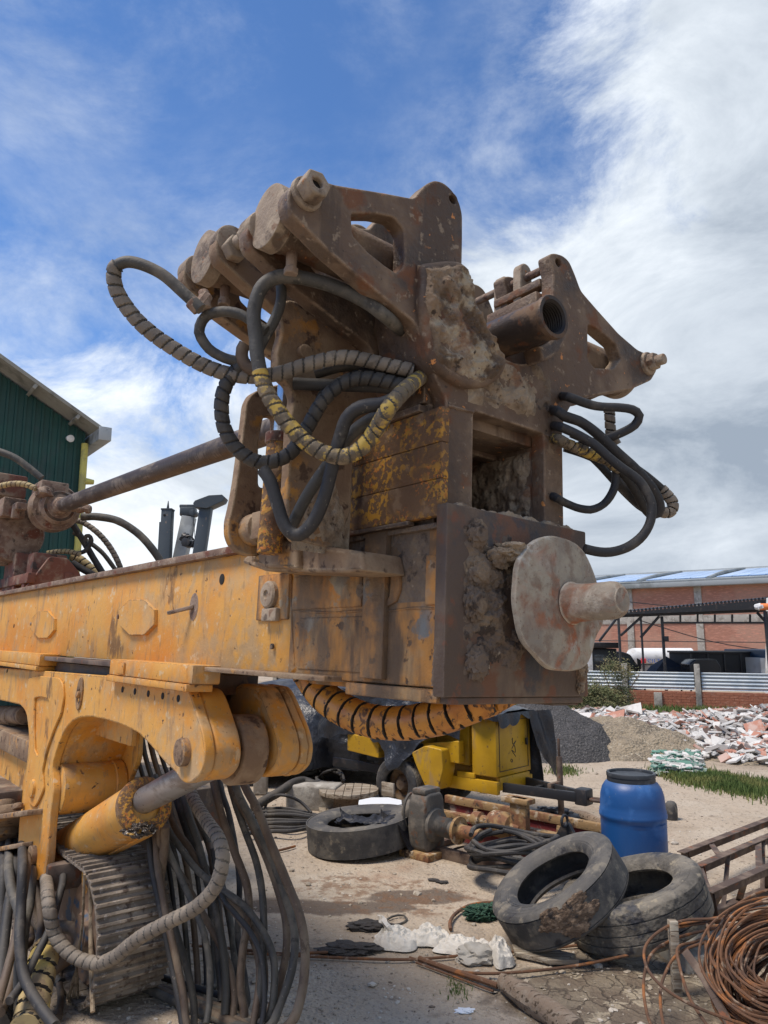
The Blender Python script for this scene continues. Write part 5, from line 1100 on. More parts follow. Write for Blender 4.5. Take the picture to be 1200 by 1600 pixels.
# ---- tyres
def tyre(name, label, c, axis, R, W, mats=('tyre_rubber', 'tyre_dusty'), grooves=(.0,), group=None, bead=.60, squash=0, parent=None, frame=None, tread=0):
    Ri = R * bead; w = W / 2
    sec = [(Ri, -.62 * w), (Ri * 1.05, -.80 * w), (Ri + .25 * (R - Ri), -.93 * w), (Ri + .27 * (R - Ri), -.915 * w), (Ri + .34 * (R - Ri), -.96 * w), (Ri + .36 * (R - Ri), -.94 * w), (Ri + .55 * (R - Ri), -.99 * w), (Ri + .57 * (R - Ri), -.975 * w), (Ri + .68 * (R - Ri), -.985 * w), (Ri + .70 * (R - Ri), -.965 * w), (Ri + .82 * (R - Ri), -.97 * w), (Ri + .84 * (R - Ri), -.955 * w), (R * .97, -.90 * w), (R * .995, -.80 * w)]
    tr = []
    for g in grooves: tr += [(R, (g - .035) * w), (R * .978, (g - .025) * w), (R * .978, (g + .025) * w), (R, (g + .035) * w)]
    sec = sec + tr + [(a, -b) for a, b in sec[::-1]] + [(Ri + .01, .5 * w), (R * .80, .8 * w), (R * .90, .7 * w), (R * .92, 0), (R * .90, -.7 * w), (R * .80, -.8 * w), (Ri + .01, -.5 * w)]
    n = len(sec); z = Vec(axis).normalized(); x = z.orthogonal().normalized(); y = z.cross(x); seg = 84
    vs = []; fs = []; mi = []
    i0, i1 = 13, 13 + len(tr) + 1
    for k in range(seg):
        t = 2 * math.pi * k / seg
        for j, (r, h) in enumerate(sec):
            rr = r * (1 + .012 * noise.noise(Vec((math.cos(t) * 2, math.sin(t) * 2, R * 9))))
            if tread and i0 <= j <= i1: rr *= 1 + tread * (.5 + .5 * math.copysign(1, math.sin(t * 26 + h * 30)))
            q = x * (rr * math.cos(t)) + y * (rr * math.sin(t)) + z * (h + .012 * noise.noise(Vec((math.cos(t), math.sin(t), 5.5))))
            if squash: q = q * (1 - squash * max(0, -q.normalized().dot(Vec((0, 0, 1)))) ** 3)
            vs.append(Vec(c) + q)
    for k in range(seg):
        for j in range(n):
            fs.append((k * n + j, k * n + (j + 1) % n, ((k + 1) % seg) * n + (j + 1) % n, ((k + 1) % seg) * n + j)); mi.append(1 if i0 <= j <= i1 else 0)
    mb = MB(); mb._add(vs, fs, mi)
    if parent is not None: return mb.build(name, list(mats), parent, frame)
    o = mb.build(name, list(mats)); lowest = min(v.z for v in vs); rebase(o, (c[0], c[1], lowest)); return tag(o, label, 'tyre', group)
def settle(c, axis, R, W, z=0.0):           # centre height at which a tilted tyre's lowest edge is at z
    a = Vec(axis).normalized(); s = math.sqrt(max(0, 1 - a.z * a.z)); return z + R * s + W / 2 * abs(a.z)
c = Vec((-.245, 7.95, 0)); ax = Vec((-.10, -.02, 1)).normalized(); W = .27; c.z = .5 * W + .045
tyre('tyre', 'black bald tyre lying flat with a black plastic sheet over it', c, ax, .535, W, ('tyre_rubber', 'tyre_rubber'), grooves=(-.9, .9))
# black sheet draped over it
mb = MB()
hull = [(555, 1290), (585, 1275), (612, 1266), (640, 1262), (660, 1290), (664, 1320), (652, 1345), (640, 1335)]
def sheet(s, t):
    x = c.x + -.22 + .86 * s; y = c.y - .38 + .62 * t
    r = math.hypot(x - c.x, y - c.y); top = .335 - (x - c.x) * .06
    if r < .32: z = top - .10 * (1 - r / .32) ** .6 - .03
    elif r < .52: z = top
    else: z = top - (r - .52) * 2.1
    z = max(.012, z); q = Vec((x * 6, y * 6, 3)); z += .040 * (fbm(q, 4)) + .02 * abs(noise.noise(q * 2.3)) * 1.5
    wob = .07 * noise.noise(Vec((s * 4, t * 4, 7))) 
    return Vec((x + wob, y + .08 * noise.noise(Vec((s * 5, t * 3, 1))), max(.012, z)))
mb.grid(sheet, 80, 60); one(mb, 'plastic_sheet', 'cloth_black', 'crumpled black plastic sheet hanging over the lying tyre', 'sheet', (c.x + .4, c.y, 0))
def leaning(px, py, R, W, k, dx, dy):
    """centre and axis of a leaning tyre: k = how far its face turns to the camera, (dx, dy) = where its axis points in the picture"""
    z = .35
    for _ in range(6):
        c = G(px, py, z); v = (CAM - c).normalized(); r = Vec((0, 0, 1)).cross(v).normalized(); u = v.cross(r); q = math.sqrt(1 - k * k) / math.hypot(dx, dy)
        a = (v * k + r * (dx * q) + u * (dy * q)).normalized(); z = settle(c, a, R, W, -.01)
    return c, a
c2_, a2 = leaning(992, 1408, .50, .31, .37, -.30, .95)
tyre('tyre', 'dusty ribbed truck tyre propped up on the right, below the blue drum', c2_, a2, .495, .31, ('tyre_dusty', 'tyre_dusty'), grooves=(-.45, -.05, .4), tread=.006)
c1_, a1 = leaning(874, 1388, .485, .27, .42, -.55, .84)
t1 = tyre('tyre', 'smooth black tyre with a torn brown tread leaning on the ribbed tyre', c1_, a1, .48, .27, ('tyre_rubber', 'tyre_rubber'), grooves=(-.7, .75))
mb = MB(); r_ = random.Random(3)
tdir = (at_depth(895, 1440, 4.7) - c1_); tdir = (tdir - a1 * tdir.dot(a1)).normalized(); tt = a1.cross(tdir)
for k in range(16):
    an = -.34 + .042 * k + r_.uniform(-.02, .02); q = tdir * math.cos(an) + tt * math.sin(an); s_ = a1.cross(q)
    m = Matrix((q, s_, a1)).transposed().to_4x4(); mb.lump(c1_ + q * .470 + a1 * (r_.uniform(-.05, .10)), r_.uniform(.035, .065), 4, .30, 2.2, (.30, 1.5, .8), k, m)
mb.build('torn_tread', 'tyre_torn', t1, None)

# ---- small dark tub behind the drum
p = on_ground(1050, 1281); mb = MB(); d_ = (p - CAM).dot(CF); r0 = 8.5 / FPX * d_; h0 = 28 / FPX * d_
mb.lathe(p, (0, 0, 1), [(r0 * .95, 0), (r0 * 1.05, h0 * .1), (r0 * 1.08, h0 * .6), (r0 * .95, h0 * .85), (r0 * .6, h0 * .97), (r0 * .1, h0)], 28); one(mb, 'plastic_tub', 'tyre_rubber', 'small dark rounded tub standing just right of the blue drum', 'tub', p)

# ---- cable spool, concrete block, octagonal board
p = on_ground(545, 1268); top = at_y(541, 1233, p.y).z; d_ = (p - CAM).dot(CF); R = 47 / FPX * d_
T = thing('cable_spool', 'weathered wooden cable spool standing on end behind the lying tyre', 'cable spool', p); F = Matrix.Translation(p)
for z0, nm in ((top - .05, 0), (.0, 1)):
    mb = MB(); 
    for k in range(7):
        x0 = -R + 2 * R * k / 7; x1 = -R + 2 * R * (k + 1) / 7 - .006; o = []
        for q in range(5): xx = x0 + (x1 - x0) * q / 4; o.append((xx, math.sqrt(max(0, R * R - xx * xx))))
        o = o + [(a, -b) for a, b in o[::-1]]
        if k == 3: mb.plate(fillet(o, .004, 2), 2, z0, z0 + .05, [circ(0, 0, R * .11, n=14)], bev=.005)
        else: mb.plate([q for q in o], 2, z0, z0 + .049 + .001 * k, bev=.004)
    mb.build('spool_flange', 'wood_grey', T, F)
mb = MB(); mb.lathe((0, 0, 0), (0, 0, 1), [(R * .55, .05), (R * .52, top * .5), (R * .55, top - .052)], 18); mb.build('spool_core', 'wood_brown', T, F)
p = on_ground(486, 1267); mb = MB(); m = Matrix.Translation(p) @ Matrix.Rotation(rad(-12), 4, 'Z'); mb.box((-.33, -.02, -.02), (.32, .32, .29), .03, m, 3); mb.build_ = None
one(mb, 'concrete_block', 'concrete', 'grey concrete block lying left of the cable spool', 'block', p)
p = at_y(594, 1253, 8.75); mb = MB(); R = 34 / FPX * 8.9; m = Matrix.Translation(Vec((p.x, p.y, 0)))
T = thing('octagonal_board', 'white octagonal board lying flat between cable spool and old gearbox', 'board', (p.x, p.y, 0))
mb.plate_m([(R * math.cos(rad(22.5 + 45 * k)), R * 1.0 * math.sin(rad(22.5 + 45 * k))) for k in range(8)], m, p.z - .02, p.z, bev=.003); mb.build('board_face', 'octagon_white', T, None)
mb = MB(); mb.cyl((p.x, p.y, 0), (p.x, p.y, p.z - .021), R * .7, seg=24); mb.build('board_base', 'red_oxide', T, None)

# ---- hose heaps on the ground at the left
def gtube(pts, r, dz=None, **k):            # px, py, height above ground
    P = []
    for q in pts: z = q[2] if len(q) > 2 else r; g = G(q[0], q[1], z); P.append(Vec((g.x, g.y, z + gh(g.x, g.y))))
    mb = MB(); mb.tube(P, r, k.pop('seg', 8), k.pop('step', .05)); return mb, P
r_ = random.Random(5)
for k in range(9):
    y0 = 1266 + 4.2 * k; a = r_.uniform(-4, 4); z = .03 + .02 * (k % 3)
    mb, P = gtube([(380, y0 + a, z), (420, y0 - 3 + a * .5, z), (455, y0 - 1, z + .02), (485, 1272 + .62 * (y0 - 1266), z), (503 - k, 1276 + .4 * (y0 - 1266), .03)], .021)
    one(mb, 'rubber_hose', 'hose_black', 'black rubber hose in the flat bundle on the ground left of the lying tyre', 'hose', (P[2].x, P[2].y, 0), 'black hoses bundled on the ground')
mb, P = gtube([(395, 1262, .10), (415, 1250, .16), (440, 1236, .24), (458, 1224, .30), (475, 1220, .30), (492, 1226, .26), (520, 1232, .2)], .055, seg=12); one(mb, 'rubber_hose', 'guard_black', 'thick dark hose arching over the concrete block', 'hose', (P[2].x, P[2].y, 0))
mb, P = gtube([(416, 1272, .03), (415, 1258, .10), (425, 1246, .2), (445, 1243, .25), (470, 1254, .16), (490, 1275, .03)], .018); one(mb, 'rubber_hose', 'hose_black', 'thin black hose looping up in front of the concrete block', 'hose', (P[2].x, P[2].y, 0))
for k in range(6):
    cx, cy = 512 + r_.uniform(-10, 12), 1214 + r_.uniform(-6, 5); rx, ry = r_.uniform(20, 34), r_.uniform(7, 15); ph = r_.uniform(0, 6)
    mb, P = gtube([(cx + rx * math.cos(ph + t * .62), cy + ry * math.sin(ph + t * .62), .15 + .12 * math.sin(t + k)) for t in range(9)], .018)
    one(mb, 'rubber_hose', 'hose_black', 'black hose in the loose tangle behind the cable spool', 'hose', (P[0].x, P[0].y, 0), 'black hoses tangled behind the spool')
p = on_ground(407, 1240); mb = MB(); mb.box((p.x - .09, p.y - .09, 0), (p.x + .09, p.y + .09, 1.0), .02); one(mb, 'concrete_post', 'concrete', 'pale concrete post behind the yellow clevis', 'post', p)

# ---- tarpaulin-covered load
p = Vec((-1.30, 12.2, 0)); mb = MB()
T = thing('covered_load', 'bulky load under a black tarpaulin between the clevis and the yellow compressor', 'covered load', p); 
def heap(s, t):
    a = 2 * math.pi * s; h = 1 - t; ex = 1.75; ey = 1.0
    ca, sa = math.cos(a), math.sin(a); q = (abs(ca) ** 3.2 + abs(sa) ** 3.2) ** (-1 / 3.2)
    prof = min(1, (1 - h ** 2.2)) ** .55 if h < 1 else 0
    z = .28 + 1.17 * h ** .8; z -= .35 * max(0, ca) ** 2 * h * q * prof
    fold = .07 * math.sin(a * 15 + 3 * noise.noise(Vec((ca * 2, sa * 2, h * 2)))) * (1 - h) + .10 * fbm(Vec((ca * 2.3, sa * 2.3, h * 2.6)), 4)
    rr = q * prof * (1 + fold) * (1 + .12 * (1 - h)); return Vec((ex * rr * ca, ey * rr * sa, z + .06 * fbm(Vec((ca * rr * 3, sa * rr * 3, 1)), 3) - .06 * abs(math.sin(a * 7)) * (1 - h)))
mb.grid(heap, 150, 44, close_u=True); mb.build('tarpaulin', 'tarp_black', T, Matrix.Translation(p))
mb = MB(); mb.box((-1.1, -.7, .25), (1.0, .7, .9), .05); mb.box((-1.2, -.1, .2), (1.1, .1, .35), .02)
for x in (-.7, .6): mb.cyl((x, -.75, .26), (x, -.55, .26), .26); mb.cyl((x, .55, .26), (x, .75, .26), .26)
mb.build('cart', 'black_steel', T, Matrix.Translation(p))

# ---- yellow compressor trailer under its tarpaulin
cor = Vec((1.27, 8.72, 0)); Ld = Vec((-.73, .68, 0)).normalized(); Dd = Vec((.68, .73, 0)).normalized()
TF = Matrix.Translation(cor) @ Matrix((Ld, Dd, Vec((0, 0, 1)))).transposed().to_4x4()      # x back along the trailer, y across, z up
T = thing('compressor_trailer', 'yellow compressor trailer half covered by black tarpaulin, with black drawbar', 'trailer', frame=TF)
def tp(mb, name, m, par=T): return mb.build(name, m, par, TF)
mb = MB(); mb.box((0, 0, .545), (.34, .72, 1.20), .012); rb_ = tp(mb, 'radiator_box', 'machine_yellow')
mb = MB(); mb.box((-.006, .06, .60), (.0005, .66, .606), 0); mb.box((-.006, .06, 1.15), (.0005, .66, 1.156), 0); mb.box((-.006, .06, .60), (.0005, .066, 1.15), 0); mb.box((-.006, .655, .60), (.0005, .66, 1.15), 0); tp(mb, 'door_seam', 'black_steel', rb_)
mb = MB(); mb.box((-.03, .60, .85), (-.002, .63, .93), .005); tp(mb, 'door_handle', 'black_steel', rb_)
mb = MB(); mb.tube([(-.002, .36 + .05 * math.sin(k * 2.3), .74 + .03 * k * .8 + .03 * math.cos(k * 3.1)) for k in range(9)], .004, 5, .01); mb.tube([(-.002, .30, .72), (-.002, .33, .70), (-.002, .31, .68), (-.002, .29, .70)], .004, 5, .01, closed=True); tp(mb, 'scrawl', 'black_steel', rb_)
mb = MB(); mb.box((.42, .06, .62), (.92, .66, 1.14), .02); mb.box((.95, .08, .80), (2.6, .64, 1.22), .03); tp(mb, 'engine_body', 'machine_yellow')
mb = MB(); mb.box((-.01, -.01, .36), (1.25, .05, .50), .006); mb.box((-.01, .67, .36), (1.25, .73, .5), .006); mb.box((-.012, .05, .40), (.04, .67, .54), .006); mb.box((.3, -.012, .50), (.55, .02, .56), .006); tp(mb, 'chassis', 'machine_yellow')
mb = MB(); mb.box((1.25, .0, .38), (2.7, .05, .49), .006); mb.box((1.25, .67, .38), (2.7, .72, .49), .006); mb.cyl((1.32, -.1, .33), (1.32, .82, .33), .04); tp(mb, 'rear_frame', 'black_steel')
mb = MB(); mb.plate(fillet([(.66, .36), (.84, .36), (.98, .58), (1.06, .74), (.85, .84), (.60, .82), (.58, .60)], .03), 1, -.24, -.0, bev=.01); tp(mb, 'mudguard', 'machine_yellow')
mb = MB(); mb.plate(fillet([(.45, .66), (.95, .66), (1.0, .84), (.45, .92)], .02), 1, -.10, -.0, bev=.01); tp(mb, 'side_flap', 'machine_yellow')
mb = MB(); mb.plate(fillet([(1.68, .60), (2.25, .64), (2.25, .86), (1.68, .84)], .02), 1, -.16, -.0, bev=.01); tp(mb, 'tool_box', 'machine_yellow')
for yy in (-.14, .86):
    wheel = thing_w = bpy.data.objects.new('wheel', None); COL.objects.link(wheel); place(wheel, T, TF)
    tyre('tyre', None, Vec((1.32, yy, .33)), Vec((0, 1, 0)), .33, .22, ('tyre_rubber', 'tyre_dusty'), grooves=(-.4, 0, .4), bead=.55, parent=wheel, frame=TF)
    mb = MB(); s = -1 if yy < 0 else 1; mb.lathe((1.32, yy - s * .08, .33), (0, s, 0), [(.20, 0), (.20, .06), (.17, .06), (.12, .03), (.08, .07), (.06, .10), (.0, .10)], 28); tp(mb, 'rim', 'rusty_ochre', wheel)
mb = MB(); mb.box((1.30, -.30, .2), (1.50, -.27, .36), .005); tp(mb, 'wheel_cover', 'wood_grey')
mb = MB(); mb.bar((.0, .12, .43), (-.82, .30, .41), .05, .10); mb.bar((.0, .60, .43), (-.82, .42, .41), .05, .10); mb.box((-.95, .28, .33), (-.80, .44, .50), .02); mb.box((-.3, .2, .40), (-.25, .52, .44), .004)
db = tp(mb, 'drawbar', 'black_steel')
mb = MB(); mb.tube([(-1.03 + .075 * math.cos(a), .36 + .055 * math.sin(a), .40) for a in [k * .7 for k in range(9)]], .018, 10, closed=True); tp(mb, 'towing_eye', 'angle_iron', db)
mb = MB(); mb.cyl((-.42, .66, .0), (-.42, .66, .75), .035); mb.cyl((-.42, .66, .0), (-.42, .66, .02), .09); mb.cyl((-.42, .66, .74), (-.42, .66, .95), .015); mb.bar((-.42, .42, .45), (-.42, .66, .45), .05, .06); tp(mb, 'jack_leg', 'angle_iron')
def tarp(s, t):
    x = -.06 + 2.95 * s; ridge = 1.275 + .26 * min(1, max(0, (x - .2) / .6)) - .10 * max(0, (x - 2.2)) + .03 * math.sin(x * 5)
    K = [(-1, 1.17), (.38, 1.17), (.46, .94), (.75, .99), (.98, .84), (1.18, .56), (1.30, .50), (1.42, .66), (1.62, .80), (2.2, .86), (3, .70)]
    for (xa, ya), (xb, yb) in zip(K, K[1:]):
        if xa <= x <= xb: hl = ya + (yb - ya) * (x - xa) / (xb - xa)
    hl += .05 * noise.noise(Vec((x * 6, 0, 3)))
    hr = .40 + .12 * math.sin(x * 4)
    if t < .3: k = t / .3; y = -.07 - (.08 + .17 * math.exp(-((x - 1.3) / .35) ** 2)) * (1 - k) * (x > .4); z = hl + (ridge - .04 - hl) * k
    elif t < .7: k = (t - .3) / .4; y = -.045 + .82 * k; z = ridge - .04 + .05 * math.sin(math.pi * k)
    else: k = (t - .7) / .3; y = .775 + .10 * k; z = ridge - .04 + (hr - ridge) * k
    n = fbm(Vec((x * 2.2, y * 3, z * 2.5)), 4); yy = y + (.05 * n + .035 * math.sin(x * 13 + z * 5)) * (1 if t < .3 or t > .7 else .2) * (-1 if t < .3 else 1)
    if t < .3: yy = min(yy, -.02)
    if t > .7: yy = max(yy, .75)
    return Vec((x + .03 * n, yy, z + .02 * n))
mb = MB().grid(tarp, 120, 70)
def front(s, t):
    y = .60 + .34 * s; z = 1.24 - .80 * t * (.5 + .5 * s) - .0; return Vec((-.08 - .05 * t + .05 * noise.noise(Vec((y * 9, z * 3, 2))) - .07 * s, y + .06 * t, z))
mb.grid(front, 20, 30)
def flap(s, t): y = -.05 + .80 * s; z = 1.245 - (.10 + .05 * math.sin(s * 7) + .03 * math.sin(s * 19)) * t; return Vec((-.055 - .03 * t + .015 * math.sin(s * 23) * t, y, z))
mb.grid(flap, 40, 8); tp(mb, 'tarpaulin', 'tarp_black')
p = on_ground(880, 1232); p = TF @ Vec((-.15, .35, 0)); mb = MB()
for k in range(5): mb.lump(p + Vec((rnd.uniform(-.5, .35), rnd.uniform(-.12, .2), .07)), .15, 4, .5, 2, (1.6, .8, .6), k)
one(mb, 'plastic_sheet', 'tarp_black', 'crumpled black sheet on the ground under the drawbar', 'sheet', (p.x, p.y, 0))
p = TF @ Vec((.1, -.12, 0)); p = G(757, 1233, .05); mb = MB().lump(Vec((p.x, p.y, .04)), .06, 3, .3, 2, (1.3, 1, .8), 1); one(mb, 'stone', 'octagon_white', 'pale stone under the front of the yellow trailer', 'stone', (p.x, p.y, 0))

# ---- old drill mast lying on the ground, with gearbox
n0 = G(640, 1328, .0); n1 = G(905, 1398, .0); ld = (n1 - n0).normalized(); cd = Vec((-ld.y, ld.x, 0))
if cd.y < 0: cd = -cd
OM = Matrix.Translation(Vec((n0.x, n0.y, 0))) @ Matrix((ld, cd, Vec((0, 0, 1)))).transposed().to_4x4()
T = thing('old_drill_mast', 'rusty maroon and yellow drill mast lying between trailer and tyres', 'drill mast', frame=OM)
def op(mb, name, m, par=T): return mb.build(name, m, par, OM)
fr = OM.inverted() @ G(632, 1236, .42); Wm = max(.8, min(1.6, fr.y))
XF = (OM.inverted() @ G(948, 1303, .36)).x; XN = (OM.inverted() @ G(850, 1384, 0)).x
mb = MB(); mb.box((-.15, Wm - .06, .32), (XF, Wm, .40), .008); op(mb, 'top_rail', 'rust_yellow')
mb = MB(); mb.box((-.1, Wm - .03, .06), (XF, Wm - .01, .315), .004); mb.box((.3, .44, .05), (XF - .5, .46, .24), .004); op(mb, 'side_plate', 'maroon_paint')
mb = MB(); mb.box((-.05, -.03, .0), (XN, .05, .10), .008); op(mb, 'bottom_rail', 'angle_iron')
mb = MB(); mb.box((.0, .42, .26), (XF - .4, .50, .32), .006); op(mb, 'middle_rail', 'rust_yellow')
for k in range(3):
    x = .15 + k * .50; mb = MB(); mb.box((x, .05, .02), (x + .06, Wm - .03, .07), .005); op(mb, 'cross_member', 'angle_iron')
    mb = MB(); mb.box((x + .1, Wm - .07, .06), (x + .15, Wm - .032, .315), .004); op(mb, 'upright', 'rust_yellow')
T = thing('old_gearbox', 'grey cast gearbox with flanged shaft beside the lying tyre', 'gearbox', frame=OM)
mb = MB(); gb = OM.inverted() @ G(668, 1300, .22); X, Y = gb.x, gb.y
mb.plate(fillet([(-.14, .06), (.15, .06), (.17, .30), (.14, .55), (.10, .60), (-.10, .60), (-.15, .52), (-.17, .3)], .05), 0, X - .12, X + .10, bev=.03, res=3)
for v in mb.bm.verts: v.co.y += Y
mb.box((X - .10, Y - .12, .58), (X + .08, Y + .12, .64), .02); op(mb, 'gearbox_housing', 'grey_casting', T)
mb = MB(); mb.lathe((X + .10, Y, .30), (1, 0, 0), [(.16, 0), (.15, .03), (.10, .04), (.085, .05)] + [(.075 + .018 * (k % 2), .06 + .014 * k) for k in range(10)] + [(.07, .2), (.07, .27)], 28); op(mb, 'bearing_boss', 'grey_casting', T)
mb = MB(); mb.lathe((X + .37, Y, .30), (1, 0, 0), [(.12, 0), (.125, .01), (.125, .035), (.07, .04), (.06, .05), (.055, .28), (.04, .285), (.038, .20)], 28, cap1=False); op(mb, 'output_shaft', 'rust_yellow', T)
mb = MB(); mb.box((X - .2, Y - .2, .0), (X + .18, Y + .16, .07), .01); op(mb, 'mounting_foot', 'rust_yellow', T)
mb = MB(); mb.tube([(X - .16, Y - .05 + .12 * math.cos(a), .40 + .17 * math.sin(a)) for a in [k * .63 for k in range(10)]], .014, 8, closed=True); mb.cyl((X - .25, Y, .38), (X - .12, Y, .38), .11); op(mb, 'motor', 'grey_casting', T)
T = thing('swivel_joint', 'rusty pale swivel joint on the lying mast behind the hose coil', 'swivel joint', frame=OM)
sp_ = OM.inverted() @ G(785, 1290, .32); X, Y = sp_.x, sp_.y
mb = MB(); mb.lathe((X - .35, Y, .33), (1, 0, 0), [(.06, 0), (.075, .02), (.075, .10), (.05, .11), (.05, .2), (.10, .22), (.12, .26), (.12, .38), (.09, .44), (.04, .46), (.03, .55)], 28); op(mb, 'swivel_body', 'rust_yellow', T)
mb = MB(); mb.box((X + .10, Y - .02, .20), (X + .28, Y + .06, .60), .01); mb.box((X + .02, Y - .05, .55), (X + .32, Y + .10, .60), .01); op(mb, 'end_bracket', 'rust_yellow', T)
T = thing('steel_bracket', 'black steel bracket with a lifting eye on the lying mast beside the tyres', 'bracket', frame=OM)
sp_ = OM.inverted() @ G(888, 1318, .28); X, Y = sp_.x, sp_.y
mb = MB(); mb.plate(fillet([(-.22, .02), (.2, .02), (.12, .30), (.02, .46), (-.04, .46), (-.14, .30)], .03), 1, Y - .02, Y + .02, [fillet([(-.1, .08), (.1, .08), (.0, .32)], .02)], bev=.006)
for v in mb.bm.verts: v.co.x += X
mb.box((X - .3, Y - .1, .04), (X + .35, Y + .12, .16), .02); mb.box((X - .28, Y - .06, .15), (X - .1, Y + .06, .3), .02); op(mb, 'bracket_plate', 'black_steel', T)
mb = MB(); mb.tube([(X, Y - .05 + .05 * math.cos(a), .48 + .05 * math.sin(a)) for a in [k * .78 for k in range(8)]], .013, 8, closed=True); op(mb, 'lifting_eye', 'black_steel', T)
# coil of black hose on the mast
cc = G(798, 1322, .30); r_ = random.Random(2)
T = thing('hose_coil', 'coil of black hose lying on the old mast in front of the swivel joint', 'hose coil', (cc.x, cc.y, 0))
for k in range(7):
    R0 = .36 + .05 * r_.random() - .035 * (k % 3); ox, oy = r_.uniform(-.04, .04), r_.uniform(-.05, .05); ph = r_.uniform(0, 6); z0 = .16 + .035 * k
    mb = MB(); mb.tube([(cc.x + ox + R0 * math.cos(ph + a * .5), cc.y + oy + R0 * .92 * math.sin(ph + a * .5), z0 + .04 * math.sin(a * .5 * 2 + ph)) for a in range(13)], .021, 9, .04)
    mb.build('hose_turn', 'hose_black', T, None)
mb, P = gtube([(655, 1330, .02), (690, 1334, .04), (720, 1325, .12), (745, 1324, .22), (790, 1332, .24), (850, 1330, .22), (880, 1338, .2)], .010); one(mb, 'steel_wire', 'hose_grey', 'grey wire rope running from the gearbox past the hose coil', 'wire', (P[0].x, P[0].y, 0))
a = G(800, 1338, .2); b = G(816, 1348, .16); mb = MB().cyl(a, b, .035, seg=10); mb.cyl(a.lerp(b, .5), b + (b - a) * .3, .045, seg=12); one(mb, 'hose_coupling', 'grey_casting', 'steel coupling at the free end of the coiled hose', 'coupling', (a.x, a.y, 0))
for k in range(16):
    x0, y0 = rnd.uniform(850, 960), rnd.uniform(1285, 1335); mb, P = gtube([(x0, y0, .1), (x0 + 18, y0 + rnd.uniform(-6, 6), .18), (x0 + 40, y0 + rnd.uniform(-10, 4), .12), (x0 + 60, y0 + rnd.uniform(-4, 8), .05)], rnd.uniform(.009, .018))
    one(mb, 'scrap_cable', ('hose_black', 'hose_brown', 'hose_grey', 'rusty_wire')[k % 4], 'scrap cable in the tangle between the old mast and the blue drum', 'cable', (P[0].x, P[0].y, 0), 'scrap cables left of the drum')
a, b = G(890, 1270, .04), G(948, 1290, .04); mb = MB(); mb.tube([a, a.lerp(b, .4) + Vec((0, 0, .02)), b], .05, 10, .05, prof=lambda d, an, i: .05 * (1 + .25 * noise.noise(Vec((d * 5, an, 1))))); one(mb, 'timber', 'wood_brown', 'rough brown timber lying left of the blue drum', 'timber', a)
a, b = G(846, 1262, .03), G(905, 1290, .03); mb = MB(); mb.bar(a, b, .12, .04); one(mb, 'timber', 'wood_grey', 'pale flat timber in front of the trailer drawbar', 'timber', a)

# ---- litter in the foreground
def sack(cx, cy, rx, ry, hgt, seed, label, yaw=0):
    p = on_ground(cx, cy); mb = MB(); d = (p - CAM).dot(CF); RX = rx / FPX * d; RY = ry / FPX * d * 1.7
    def f(s, t):
        a = 2 * math.pi * s; ca, sa = math.cos(a), math.sin(a)
        rad_ = t ** .8; n = fbm(Vec((ca * t * 2.2 + seed, sa * t * 2.2, seed * 1.7)), 5); ridge = abs(noise.noise(Vec((ca * t * 5, sa * t * 5, seed)))) ; out = 1 + .30 * noise.noise(Vec((ca * 1.6, sa * 1.6, seed * 3)))
        x = RX * 1.15 * rad_ * out * ca; y = RY * 1.15 * rad_ * out * sa; e4 = (1 - t ** 5); z = hgt * ((1 - t ** 3) * (.45 + .45 * noise.noise(Vec((x * 5, y * 5, seed)))) + e4 * (.60 * (.35 - abs(noise.noise(Vec((x * 10 + 2 * noise.noise(Vec((x * 6, y * 6, 1))), y * 10, seed))))) + .32 * (.3 - abs(noise.noise(Vec((x * 26, y * 26, seed + 3))))))) + .012
        c_, s_ = math.cos(yaw), math.sin(yaw); return Vec((p.x + x * c_ - y * s_, p.y + x * s_ + y * c_, max(.006, z) + gh(p.x + x, p.y + y)))
    mb.grid(f, 90, 44, close_u=True); return one(mb, 'plastic_sack', 'sack_white', label, 'sack', p)
sack(622, 1474, 34, 17, .11, 1, 'white plastic sack on the dirt, leftmost of the white sacks')
sack(672, 1470, 30, 15, .11, 4, 'white sack with twisted end right of the leftmost sack', .5)
sack(724, 1484, 42, 15, .10, 7, 'wrinkled white sack in the middle of the litter row')
sack(784, 1503, 19, 15, .17, 9, 'small upright white sack end beside the log')
mb = MB(); a = G(612, 1458, .08); mb.tube([a, G(603, 1445, .12), G(594, 1433, .10)], .022, 8, .02, prof=lambda d, an, i: .020 * (1 + .5 * math.sin(an * 3 + d * 30))); one(mb, 'sack_end', 'sack_white', 'twisted pale end of the leftmost white sack', 'sack end', (a.x, a.y, 0))
p = on_ground(765, 1503); mb = MB().lump(p + Vec((-.07, .02, .03)), .13, 4, .35, 2, (1.2, .8, .5), 3); one(mb, 'stone', 'concrete', 'flat grey stone under the white sacks', 'stone', p)
for i, (x, y, r) in enumerate(((750, 1436, .075), (773, 1432, .07))):
    p = on_ground(x, y); mb = MB().lump(p + Vec((0, 0, r * .6)), r, 5, .45, 5, (1.5, 1, .7), i)
    one(mb, 'green_netting', 'net_green', 'green netting bundle %s' % ('left of the torn tyre' if i == 0 else 'touching the torn tyre'), 'netting', p)
p = on_ground(576, 1452); mb = MB().lump(p + Vec((0, 0, .02)), .10, 4, .4, 2.5, (1.5, .8, .35), 2); one(mb, 'rag', 'rag_dark', 'dark rag beside the leftmost white sack', 'rag', p)
p = on_ground(545, 1487); mb = MB().lump(p + Vec((0, 0, .015)), .12, 4, .45, 2.5, (1.7, .7, .3), 6); one(mb, 'rag', 'rag_dark', 'black rag lying by the long rusty rod', 'rag', p)
